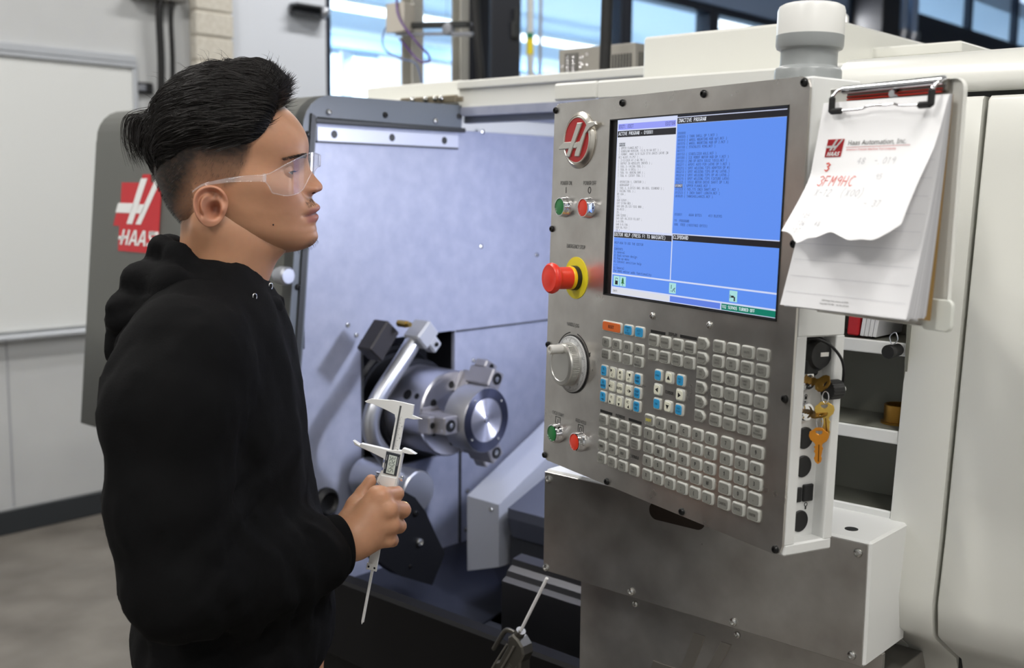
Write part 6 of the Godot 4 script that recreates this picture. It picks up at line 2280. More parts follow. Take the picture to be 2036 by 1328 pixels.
func ear(mb: MB, side: float) -> void:
	# helix rim, fold and bowl as a relief over an egg-shaped outline
	var ctr := Vector3(-0.0105, 1.5270, 0.0735 * side)
	var f := func(u: float, v: float) -> Vector3:
		var ph := u * TAU
		var rho := v * 1.22
		var r := minf(rho, 1.0)
		var x := r * cos(ph) * 0.0198 * (1.0 + 0.16 * sin(ph))
		var y := r * sin(ph) * 0.0255
		var back := smoothstep(0.55, -0.6, cos(ph))
		var toprim := maxf(back, smoothstep(0.2, 0.8, sin(ph)))
		var lobe := smoothstep(-0.55, -0.9, sin(ph))
		var h := 0.0035 + 0.0105 * smoothstep(0.4, -1.0, x / 0.0198)
		h += 0.0042 * gauss(r - 0.90, 0.13) * toprim * (1.0 - lobe)
		h -= 0.0028 * gauss(r - 0.70, 0.10) * toprim * (1.0 - lobe)
		h += 0.0030 * gauss(r - 0.50, 0.13) * back * (1.0 - lobe)
		var dx := x / 0.0198 - 0.18
		var dy := y / 0.0255 + 0.16
		h -= 0.0135 * exp(-pow(dx * dx / 0.13 + dy * dy / 0.13, 1.6))
		var fx := x / 0.0198 - 0.05
		var fy := y / 0.0255 - 0.52
		h -= 0.0050 * exp(-(fx * fx / 0.07 + fy * fy / 0.035))
		var tx := x / 0.0198 - 0.72
		var ty := y / 0.0255 + 0.12
		h += 0.0040 * exp(-(tx * tx / 0.03 + ty * ty / 0.05))
		h += 0.0020 * lobe * gauss(r - 0.7, 0.3)
		if rho > 1.0:
			h -= (rho - 1.0) / 0.22 * (h + 0.010)
			x *= 1.0 - (rho - 1.0) * 0.5
			y *= 1.0 - (rho - 1.0) * 0.5
		var tilted := Vector2(x, y).rotated(-0.10)
		return ctr + Vector3(tilted.x, tilted.y, h * side)
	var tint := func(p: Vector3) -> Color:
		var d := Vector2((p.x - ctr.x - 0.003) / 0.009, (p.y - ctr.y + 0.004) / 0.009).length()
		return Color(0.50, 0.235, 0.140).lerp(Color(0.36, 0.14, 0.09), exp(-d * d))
	if side > 0:
		tinted_grid(mb, f, tint, 56, 34)
	else:
		tinted_grid(mb, func(u, v): return f.call(1.0 - u, v), tint, 56, 34)


const MCP := [Vector3(0.1940, 1.1485, 0.0410), Vector3(0.2040, 1.1315, 0.0460), Vector3(0.2070, 1.1095, 0.0430), Vector3(0.2030, 1.0870, 0.0350)]
const PIP := [Vector3(0.2150, 1.1440, 0.0165), Vector3(0.2240, 1.1205, 0.0155), Vector3(0.2185, 1.0980, 0.0135), Vector3(0.2090, 1.0770, 0.0100)]
const DIP := [Vector3(0.2080, 1.1410, -0.0060), Vector3(0.2145, 1.1170, -0.0085), Vector3(0.2090, 1.0945, -0.0090), Vector3(0.2005, 1.0735, -0.0085)]
const TIP := [Vector3(0.1910, 1.1390, -0.0085), Vector3(0.1945, 1.1145, -0.0110), Vector3(0.1895, 1.0915, -0.0110), Vector3(0.1830, 1.0715, -0.0095)]


func hand_d(p: Vector3) -> float:
	# back of the hand towards +z, wrist at lower left, fingers curled round the beam
	var wrist := Vector3(0.1480, 1.0870, 0.046)
	var d := cap(p, Vector3(0.118, 1.0790, 0.058), wrist, 0.0270, 0.0245)
	var r := [0.0128, 0.0132, 0.0125, 0.0112]
	for i in 4:
		var base := wrist.lerp(MCP[i], 0.30)
		d = smin(d, cap(p, base, MCP[i] + Vector3(-0.006, 0, -0.004), 0.0195, r[i]), 0.016)
	d = smin(d, cap(p, Vector3(0.160, 1.100, 0.032), Vector3(0.187, 1.108, 0.030), 0.024, 0.018), 0.014)
	for i in 4:
		# knuckle bump, then three finger bones
		d = smin(d, p.distance_to(MCP[i] + Vector3(0.001, 0, 0.001)) - r[i] * 0.90, 0.008)
	d = smin(d, cap(p, Vector3(0.150, 1.105, 0.030), Vector3(0.161, 1.1290, 0.016), 0.0165, 0.0125), 0.014)
	var th := cap(p, Vector3(0.161, 1.1290, 0.016), Vector3(0.1705, 1.1430, 0.009), 0.0120, 0.0105)
	th = smin(th, cap(p, Vector3(0.1705, 1.1430, 0.009), Vector3(0.1815, 1.1605, 0.006), 0.0102, 0.0082), 0.004)
	d = smin(d, th, 0.008)
	for i in 4:
		var k: float = [1.0, 1.03, 0.97, 0.88][i]
		var fd := cap(p, MCP[i], PIP[i], 0.0112 * k, 0.0100 * k)
		fd = smin(fd, cap(p, PIP[i], DIP[i], 0.0100 * k, 0.0088 * k), 0.004)
		fd = smin(fd, cap(p, DIP[i], TIP[i], 0.0088 * k, 0.0076 * k), 0.003)
		d = smin(d, fd, 0.0035)
	return d


func left_hand_d(p: Vector3) -> float:
	var w := Vector3(0.035, 0.885, -0.225)
	var d := cap(p, w + Vector3(-0.01, 0.05, 0), w, 0.026, 0.024)
	d = smin(d, cap(p, w, w + Vector3(0.02, -0.075, 0.006), 0.026, 0.032), 0.02)
	for i in 4:
		var b: Vector3 = w + Vector3(0.047 - i * 0.019, -0.080 - (0.004 if i == 1 or i == 2 else 0.0), 0.010)
		var k: float = [1.0, 1.06, 1.0, 0.84][i]
		var m: Vector3 = b + Vector3(0.004, -0.040 * k, 0.012)
		var t: Vector3 = m + Vector3(-0.004, -0.034 * k, 0.020)
		d = smin(d, smin(cap(p, b, m, 0.0098, 0.0088), cap(p, m, t, 0.0088, 0.0074), 0.004), 0.005)
	var tb := w + Vector3(0.038, -0.030, 0.012)
	d = smin(d, smin(cap(p, tb, tb + Vector3(0.026, -0.030, 0.014), 0.013, 0.011), cap(p, tb + Vector3(0.026, -0.030, 0.014), tb + Vector3(0.028, -0.062, 0.022), 0.0105, 0.008), 0.004), 0.010)
	return d


const TORSO := [
	[0.86, -0.122, 0.100, 0.165], [0.905, -0.126, 0.106, 0.170], [0.925, -0.132, 0.120, 0.178], [0.96, -0.135, 0.130, 0.183], [1.00, -0.128, 0.132, 0.180], [1.08, -0.124, 0.122, 0.178],
	[1.15, -0.128, 0.107, 0.180], [1.20, -0.134, 0.101, 0.182], [1.27, -0.142, 0.095, 0.184], [1.33, -0.142, 0.087, 0.180], [1.375, -0.132, 0.076, 0.160], [1.41, -0.108, 0.062, 0.115], [1.44, -0.085, 0.048, 0.072], [1.46, -0.07, 0.035, 0.06]]

var cloth_noise: FastNoiseLite


func sleeve(p: Vector3) -> float:
	var d := cap(p, Vector3(-0.033, 1.345, 0.165), Vector3(-0.046, 1.300, 0.198), 0.067, 0.071)
	d = smin(d, cap(p, Vector3(-0.046, 1.300, 0.198), Vector3(-0.048, 1.190, 0.214), 0.071, 0.064), 0.03)
	d = smin(d, cap(p, Vector3(-0.048, 1.190, 0.214), Vector3(-0.036, 1.106, 0.222), 0.064, 0.060), 0.03)
	d = smin(d, cap(p, Vector3(-0.036, 1.106, 0.222), Vector3(0.030, 1.090, 0.160), 0.060, 0.057), 0.04)
	d = smin(d, cap(p, Vector3(0.030, 1.090, 0.160), Vector3(0.090, 1.083, 0.096), 0.057, 0.049), 0.03)
	# gathered end above the ribbed cuff
	d = smin(d, cap(p, Vector3(0.090, 1.083, 0.096), Vector3(0.1085, 1.081, 0.072), 0.0505, 0.049), 0.02)
	return d


func hoodie_d(p: Vector3) -> float:
	var ab := lerp_rows(TORSO, p.y, 1)
	var af := lerp_rows(TORSO, p.y, 2)
	var w := lerp_rows(TORSO, p.y, 3)
	var ca := (ab + af) * 0.5
	var ra := (af - ab) * 0.5
	var q := Vector2((p.x - ca) / ra, p.z / w)
	var d := (q.length() - 1.0) * minf(ra, w)
	d = maxf(d, maxf(p.y - 1.45, 0.868 - p.y))
	d = smin(d, cap(p, Vector3(-0.03, 1.385, 0.06), Vector3(-0.038, 1.358, 0.165), 0.062, 0.064), 0.05)
	d = smin(d, cap(p, Vector3(-0.03, 1.385, -0.06), Vector3(-0.038, 1.358, -0.165), 0.062, 0.064), 0.05)
	d = smin(d, sleeve(p), 0.028)
	var l := cap(p, Vector3(-0.035, 1.345, -0.165), Vector3(-0.05, 1.28, -0.205), 0.070, 0.072)
	l = smin(l, cap(p, Vector3(-0.05, 1.28, -0.205), Vector3(-0.045, 1.11, -0.235), 0.072, 0.062), 0.04)
	l = smin(l, cap(p, Vector3(-0.045, 1.11, -0.235), Vector3(0.02, 0.925, -0.228), 0.062, 0.044), 0.04)
	d = smin(d, l, 0.028)
	if d > 0.03 or d < -0.05:
		return d
	# folds: long soft ones over the trunk, tighter rings along the bent forearm
	var n := cloth_noise.get_noise_3d(p.x * 60.0, p.y * 26.0, p.z * 60.0) * 0.0065
	var n2 := cloth_noise.get_noise_3d(p.x * 130.0 + 40.0, p.y * 130.0, p.z * 110.0) * 0.0022
	var arm := smoothstep(1.20, 1.13, p.y) * smoothstep(0.075, 0.13, p.z)
	var along := p.x - p.z * 0.9
	var rings := sin(along * 95.0 + p.y * 60.0 + cloth_noise.get_noise_3dv(p * 40.0) * 4.0) * 0.0032 * arm * smoothstep(-0.30, -0.16, along)
	var pit := gauss(p.y - 1.20 - (p.x - 0.03) * 0.8, 0.012) * gauss(p.x - 0.035, 0.05) * smoothstep(0.08, 0.15, p.z) * 0.006
	var pit2 := gauss(p.y - 1.155 - (p.x - 0.03) * 1.1, 0.010) * gauss(p.x - 0.03, 0.04) * smoothstep(0.08, 0.15, p.z) * 0.006
	var hem := 0.0
	if p.y < 0.925:
		hem = 0.0012 * sin(atan2(p.z, p.x) * 150.0) * smoothstep(0.925, 0.915, p.y)
		n *= 0.3
	return d + n + n2 + rings + pit + pit2 + hem


func hood_d(p: Vector3) -> float:
	# a cape-like band: thin edge at the neck, hanging to a fold over the shoulders, open in a V at the throat
	var top := [Vector3(0.056, 1.400, 0.014), Vector3(0.036, 1.410, 0.046), Vector3(-0.008, 1.437, 0.074), Vector3(-0.052, 1.466, 0.068), Vector3(-0.078, 1.472, 0.036), Vector3(-0.084, 1.470, 0.0)]
	var mid := [Vector3(0.058, 1.396, 0.022), Vector3(0.032, 1.400, 0.066), Vector3(-0.008, 1.416, 0.094), Vector3(-0.060, 1.434, 0.096), Vector3(-0.098, 1.434, 0.060), Vector3(-0.108, 1.430, 0.0)]
	var low := [Vector3(0.058, 1.388, 0.030), Vector3(0.026, 1.389, 0.080), Vector3(-0.008, 1.396, 0.104), Vector3(-0.066, 1.402, 0.112), Vector3(-0.112, 1.394, 0.076), Vector3(-0.126, 1.388, 0.0)]
	var rt := [0.010, 0.011, 0.012, 0.014, 0.015, 0.015]
	var rm := [0.012, 0.014, 0.016, 0.019, 0.022, 0.022]
	var rl := [0.010, 0.012, 0.014, 0.017, 0.026, 0.031]
	var q := Vector3(p.x, p.y, absf(p.z))
	var d := 1e9
	for i in 5:
		d = smin(d, cap(q, top[i], top[i + 1], rt[i], rt[i + 1]), 0.012)
		d = smin(d, cap(q, mid[i], mid[i + 1], rm[i], rm[i + 1]), 0.016)
		d = smin(d, cap(q, low[i], low[i + 1], rl[i], rl[i + 1]), 0.012)
	d = smin(d, cap(q, Vector3(-0.122, 1.352, 0.0), Vector3(-0.120, 1.350, 0.055), 0.033, 0.026), 0.018)
	var n := cloth_noise.get_noise_3d(p.x * 60.0, p.y * 110.0 + 9.0, p.z * 60.0) * 0.0042
	var crease := -0.0035 * gauss(p.y - 1.418 - 0.3 * (p.x + 0.06), 0.0045) * smoothstep(0.0, -0.06, p.x)
	return d + n - crease


func neck_d(p: Vector3) -> float:
	var q := Vector3(p.x, p.y, absf(p.z))
	var d := cap(p, Vector3(-0.020, 1.40, 0.0), Vector3(0.000, 1.475, 0.0), 0.0580, 0.0550)
	d = smin(d, cap(p, Vector3(0.000, 1.475, 0.0), Vector3(-0.008, 1.52, 0.0), 0.0525, 0.050), 0.02)
	# throat, the muscle from behind the ear, and the soft floor of the chin
	d = smin(d, cap(p, Vector3(0.036, 1.470, 0.0), Vector3(0.012, 1.415, 0.0), 0.024, 0.024), 0.02)
	d = smin(d, cap(q, Vector3(-0.020, 1.505, 0.050), Vector3(0.020, 1.415, 0.016), 0.016, 0.011), 0.018)
	d = smin(d, cap(q, Vector3(-0.006, 1.502, 0.041), Vector3(0.066, 1.482, 0.012), 0.019, 0.014), 0.024)
	return d


func trunk_d(p: Vector3) -> float:
	# what the clothes hide: one slim body down to the ankles
	var d := cap(p, Vector3(-0.012, 1.42, 0.0), Vector3(-0.02, 1.20, 0.0), 0.055, 0.085)
	d = smin(d, cap(p, Vector3(-0.02, 1.20, 0.0), Vector3(-0.01, 0.95, 0.0), 0.085, 0.09), 0.05)
	for s in [-1.0, 1.0]:
		d = smin(d, cap(p, Vector3(-0.03, 1.37, 0.0), Vector3(-0.04, 1.34, 0.17 * s), 0.05, 0.042), 0.05)
		d = smin(d, cap(p, Vector3(-0.01, 0.92, 0.07 * s), Vector3(0.0, 0.50, 0.09 * s), 0.072, 0.048), 0.05)
		d = smin(d, cap(p, Vector3(0.0, 0.50, 0.09 * s), Vector3(-0.03, 0.09, 0.10 * s), 0.048, 0.034), 0.03)
	d = smin(d, cap(p, Vector3(-0.04, 1.34, 0.17), Vector3(-0.050, 1.11, 0.222), 0.042, 0.036), 0.03)
	d = smin(d, cap(p, Vector3(-0.050, 1.11, 0.222), Vector3(0.118, 1.079, 0.058), 0.036, 0.026), 0.03)
	d = smin(d, cap(p, Vector3(-0.04, 1.34, -0.17), Vector3(-0.045, 1.11, -0.235), 0.042, 0.036), 0.03)
	d = smin(d, cap(p, Vector3(-0.045, 1.11, -0.235), Vector3(0.03, 0.92, -0.226), 0.036, 0.025), 0.03)
	return d


func jeans_d(p: Vector3) -> float:
	var d := 1e9
	for s in [-1.0, 1.0]:
		var l := cap(p, Vector3(-0.012, 0.86, 0.070 * s), Vector3(0.002, 0.50, 0.092 * s), 0.098, 0.068)
		l = smin(l, cap(p, Vector3(0.002, 0.50, 0.092 * s), Vector3(-0.03, 0.10, 0.102 * s), 0.068, 0.056), 0.03)
		d = smin(d, l, 0.03)
	d = smin(d, cap(p, Vector3(-0.01, 0.93, 0.04), Vector3(-0.01, 0.93, -0.04), 0.098, 0.098), 0.05)
	d = maxf(d, maxf(p.y - 0.96, 0.07 - p.y))
	return d + cloth_noise.get_noise_3d(p.x * 60.0, p.y * 40.0, p.z * 60.0) * 0.004


func push_out(p: Vector3, off: float) -> Vector3:
	var c := Vector3(0.000, 1.598, 0.0)
	var r := Vector3(0.096 if p.x > 0 else 0.0965, 0.0845, 0.0785)
	var q := (p - c) / r
	var l := q.length()
	var k := 1.0 + off / 0.085
	if l < k:
		return c + q / l * k * r
	return p


func strand(b: MB, pts: Array, r: float) -> void:
	var n := pts.size()
	var rad := []
	for i in n:
		var t := float(i) / (n - 1)
		rad.append(r * (1.0 - 0.85 * t * t))
	b.tube(pts, rad, 3, false)


func person() -> void:
	skin_noise = FastNoiseLite.new()
	skin_noise.seed = 4
	skin_noise.frequency = 0.5
	cloth_noise = FastNoiseLite.new()
	cloth_noise.seed = 11
	cloth_noise.frequency = 0.25
	cloth_noise.fractal_octaves = 3
	var rng := RandomNumberGenerator.new()
	rng.seed = 77
	var pt := Transform3D(Basis(Vector3(0.6474, 0, -0.7624), Vector3.UP, Vector3(0.7624, 0, 0.6474)), Vector3(-1.2275, 0, -0.8276))
	var man := thing("person", "person in a black hoodie and clear safety glasses, seen in profile, holding a caliper", "person", pt)
	# --- body: one mesh
	var skin := mat("skin", Color.WHITE, 0.46)
	skin.vertex_color_use_as_albedo = true
	skin.subsurf_scatter_enabled = true
	skin.subsurf_scatter_strength = 0.12
	var b := MB.new()
	var rows := 150
	tinted_grid(b, func(u, v):
		var y := lerpf(1.464, 1.682, v)
		return head_pt(y, -PI + u * TAU + 0.0), skin_tint, 150, rows)
	var chin := head_pt(1.464, 0.0)
	ear(b, 1.0)
	ear(b, -1.0)
	# eyelids over the eyeballs
	for s in [1.0, -1.0]:
		var ec := Vector3(0.0730, 1.5695, 0.0300 * s)
		for lid in 2:
			var lf := func(u: float, v: float) -> Vector3:
				var az := lerpf(-1.75, 1.75, u if s * (1.0 if lid == 0 else -1.0) < 0 else 1.0 - u)
				var open := -0.02 + (0.17 if lid == 0 else -0.20) * pow(maxf(0.0, cos(clampf(az / 0.98, -1.0, 1.0) * PI / 2)), 0.8)
				var el := lerpf(open, 1.30 if lid == 0 else -1.30, v)
				var rr := 0.0135
				return ec + Vector3(cos(el) * cos(az), sin(el), cos(el) * sin(az)) * rr
			tinted_grid(b, lf, func(p): return Color(0.40, 0.19, 0.115), 28, 8)
	nets(b, neck_d, Vector3(-0.10, 1.38, -0.085), Vector3(0.075, 1.56, 0.085), 0.006, skin_tint)
	nets(b, hand_d, Vector3(0.075, 1.035, -0.030), Vector3(0.255, 1.19, 0.095), 0.0032, skin_tint)
	nets(b, left_hand_d, Vector3(-0.01, 0.70, -0.27), Vector3(0.14, 0.96, -0.14), 0.0055, skin_tint)
	nets(b, trunk_d, Vector3(-0.14, 0.05, -0.30), Vector3(0.16, 1.46, 0.28), 0.022, skin_tint)
	var body := obj("body", b, skin, man)
	# nostrils, mole
	for s in [1.0, -1.0]:
		b = MB.new()
		b.ball(Vector3(0.1085, 1.5441, 0.0078 * s), Vector3(0.0045, 0.0016, 0.0028), 10)
		obj("nostril", b, mat("nostril_dark", rgb8(58, 26, 20), 0.8), man)
	b = MB.new()
	var jaw_at := head_pt(1.4985, 1.02)
	b.ball(jaw_at, Vector3(0.0012, 0.0012, 0.0012), 8)
	obj("mole", b, mat("mole_brown", rgb8(52, 34, 26), 0.7), man)
	# eyes
	for s in [1.0, -1.0]:
		var ec := Vector3(0.0730, 1.5695, 0.0300 * s)
		b = MB.new()
		b.ball(ec, Vector3(0.0130, 0.0130, 0.0130), 24)
		var eye := obj("eye", b, mat("eye_white", rgb8(226, 222, 216), 0.12), man)
		b = MB.new()
		var cap_prof := []
		for k in 7:
			var f := deg_to_rad(28.0 * (1.0 - k / 6.0))
			cap_prof.append(Vector2(0.01312 * sin(f), 0.01312 * cos(f)))
		b.lathe(ec, Vector3(0.97, -0.06, 0.22), cap_prof, 24)
		obj("iris", b, mat("iris_brown", rgb8(36, 24, 20), 0.08), eye)
		b = MB.new()
		# lashes and the dark lid line
		for i in 22:
			var az: float = lerpf(-0.85, 0.95, i / 21.0) * s
			var el: float = -0.02 + 0.17 * pow(maxf(0.0, cos(az / 0.98 * PI / 2)), 0.8)
			var p: Vector3 = ec + Vector3(cos(el) * cos(az), sin(el), cos(el) * sin(az)) * 0.0139
			strand(b, [p, p + Vector3(0.0035, -0.0005, 0.001 * sin(az)), p + Vector3(0.0055, 0.0002, 0.002 * sin(az))], 0.0002)
		var ls := obj("eyelashes", b, mat("brow_hair", rgb8(20, 15, 13), 0.6), eye)
		ls.set_meta("kind", "stuff")
	# eyebrows
	for s in [1.0, -1.0]:
		b = MB.new()
		for i in 300:
			var t := rng.randf()
			var z := lerpf(0.013, 0.052, t)
			var y := 1.5905 + 0.0025 * sin(t * 2.6) - 0.0075 * t + rng.randf_range(-0.0030, 0.0030) * (1.0 - 0.6 * t)
			var w := lerp_rows(HEAD, y, 3)
			var p := head_pt(y, asin(clampf(z / w, -1, 1)) * s) + Vector3(0.0006, 0, 0.0003 * s)
			strand(b, [p, p + Vector3(-0.0012, 0.0012, 0.0036 * s), p + Vector3(-0.0034, 0.0012, 0.0068 * s)], 0.00020)
		var br := obj("eyebrow", b, mat("brow_hair", rgb8(20, 15, 13), 0.6), man)
		br.set_meta("kind", "stuff")
	# sparse moustache and chin hairs
	b = MB.new()
	for i in 300:
		var z := rng.randf_range(-0.026, 0.026)
		if absf(z) < 0.004:
			continue
		var y := 1.5345 - absf(z) * 0.22 + rng.randf_range(-0.0035, 0.0035)
		var p := head_pt(y, asin(z / lerp_rows(HEAD, y, 3)))
		strand(b, [p, p + Vector3(0.0012, -0.0012, signf(z) * 0.0008), p + Vector3(0.0012, -0.0030, signf(z) * 0.0018)], 0.00009)
	for i in 70:
		var z := rng.randf_range(-0.012, 0.012)
		var y := rng.randf_range(1.468, 1.484)
		var p := head_pt(y, asin(z / lerp_rows(HEAD, y, 3)))
		strand(b, [p, p + Vector3(0.0016, -0.0020, 0), p + Vector3(0.0020, -0.0050, 0.0004)], 0.0001)
	var mst := obj("moustache", b, mat("brow_hair", rgb8(20, 15, 13), 0.6), man)
	mst.set_meta("kind", "stuff")

	hair(man, rng)

	# --- clothes
	var cloth := mat("hoodie_black", rgb8(11, 11, 12), 0.9)
	cloth.metallic_specular = 0.25
	cloth.normal_enabled = true
	cloth.normal_texture = noise_tex(0.12, Color.BLACK, Color.WHITE, 256, 41, 3, true, 2.0)
	cloth.normal_scale = 0.35
	cloth.uv1_triplanar = true
	cloth.uv1_scale = Vector3(12, 12, 12)
	b = MB.new()
	nets(b, hoodie_d, Vector3(-0.20, 0.835, -0.32), Vector3(0.175, 1.47, 0.31), 0.0088)
	var hd := obj("hoodie", b, cloth, man)
	b = MB.new()
	nets(b, hood_d, Vector3(-0.18, 1.325, -0.14), Vector3(0.085, 1.505, 0.14), 0.0062)
	obj("hood", b, cloth, hd)
	# ribbed cuff
	b = MB.new()
	var c0 := Vector3(0.098, 1.0815, 0.078)
	var c1 := Vector3(0.1415, 1.0850, 0.046)
	var ca := (c1 - c0).normalized()
	var cu := ca.cross(Vector3.UP).normalized()
	var cv := cu.cross(ca)
	b.grid(func(u, v):
		var f: float = u * TAU
		var t: float = v
		var rr: float = 0.0475 - 0.0065 * t + 0.0002 * sin(f * 90.0) - 0.008 * smoothstep(0.94, 1.0, t)
		return c0.lerp(c1, minf(t * 1.04, 1.0)) + (cu * cos(f) * 0.82 + cv * sin(f)) * rr, 240, 16)
	obj("cuff", b, cloth, hd)
	# metal eyelets of the hood
	for q in [Vector3(0.0400, 1.4165, 0.13), Vector3(0.0545, 1.4240, 0.10)]:
		# down onto the cloth
		var e: Vector3 = q
		while e.z > 0.0 and minf(hood_d(e), hoodie_d(e)) > 0.0006:
			e.z -= 0.0008
		b = MB.new()
		var path := []
		for i in 17:
			var f := TAU * i / 16
			path.append(e + Vector3(cos(f) * 0.0022, sin(f) * 0.0040, -cos(f) * 0.0018 + 0.0004))
		b.tube(path, 0.0009, 6, false)
		obj("eyelet", b, mats.chrome, hd)
	var denim := mat("jeans_blue", rgb8(30, 34, 48), 0.8)
	b = MB.new()
	nets(b, jeans_d, Vector3(-0.14, 0.05, -0.20), Vector3(0.13, 0.98, 0.20), 0.016)
	obj("jeans", b, denim, man)
	for s in [-1.0, 1.0]:
		b = MB.new()
		b.grid(func(u, v):
			var f: float = u * TAU
			var x: float = lerpf(-0.085, 0.185, v)
			var w: float = 0.046 * pow(maxf(0.0, sin(lerpf(0.12, PI - 0.10, v))), 0.35)
			var h: float = lerpf(0.115, 0.045, smoothstep(0.30, 0.85, v)) * pow(maxf(0.0, sin(lerpf(0.25, PI - 0.12, v))), 0.3)
			return Vector3(x, maxf(0.0, h * 0.5 + sin(f) * h * 0.5), 0.104 * s - cos(f) * w), 20, 22)
		obj("shoe", b, mat("shoe_black", rgb8(24, 24, 26), 0.6), man)

	glasses(pt)
	caliper(pt)


# outline of the combed hair: how far it stands off the head
func hull_pt(th: float, v: float) -> Vector3:
	var fr := smoothstep(0.15, 0.95, cos(th))
	var y0 := lerpf(1.6010, 1.6555, pow(fr, 1.3)) - 0.030 * smoothstep(-0.2, -0.9, cos(th))
	var y := lerpf(y0, 1.682, v)
	var p := head_pt(y, th)
	var n := ((p - Vector3(-0.005, 1.600, 0)) / Vector3(1, 0.9, 0.85)).normalized()
	var t := 0.003 + 0.010 * smoothstep(0.0, 0.30, v) + 0.0075 * smoothstep(0.25, 0.85, v) * smoothstep(-0.06, 0.0, p.x)
	t += 0.003 * smoothstep(0.3, 0.9, v)
	t -= 0.004 * smoothstep(-0.05, -0.085, p.x)
	var bulge := fr * smoothstep(-0.05, 0.35, v) * smoothstep(-0.02, 0.045, p.x)
	return p + n * t + Vector3(0.012, 0.011, 0.0) * bulge


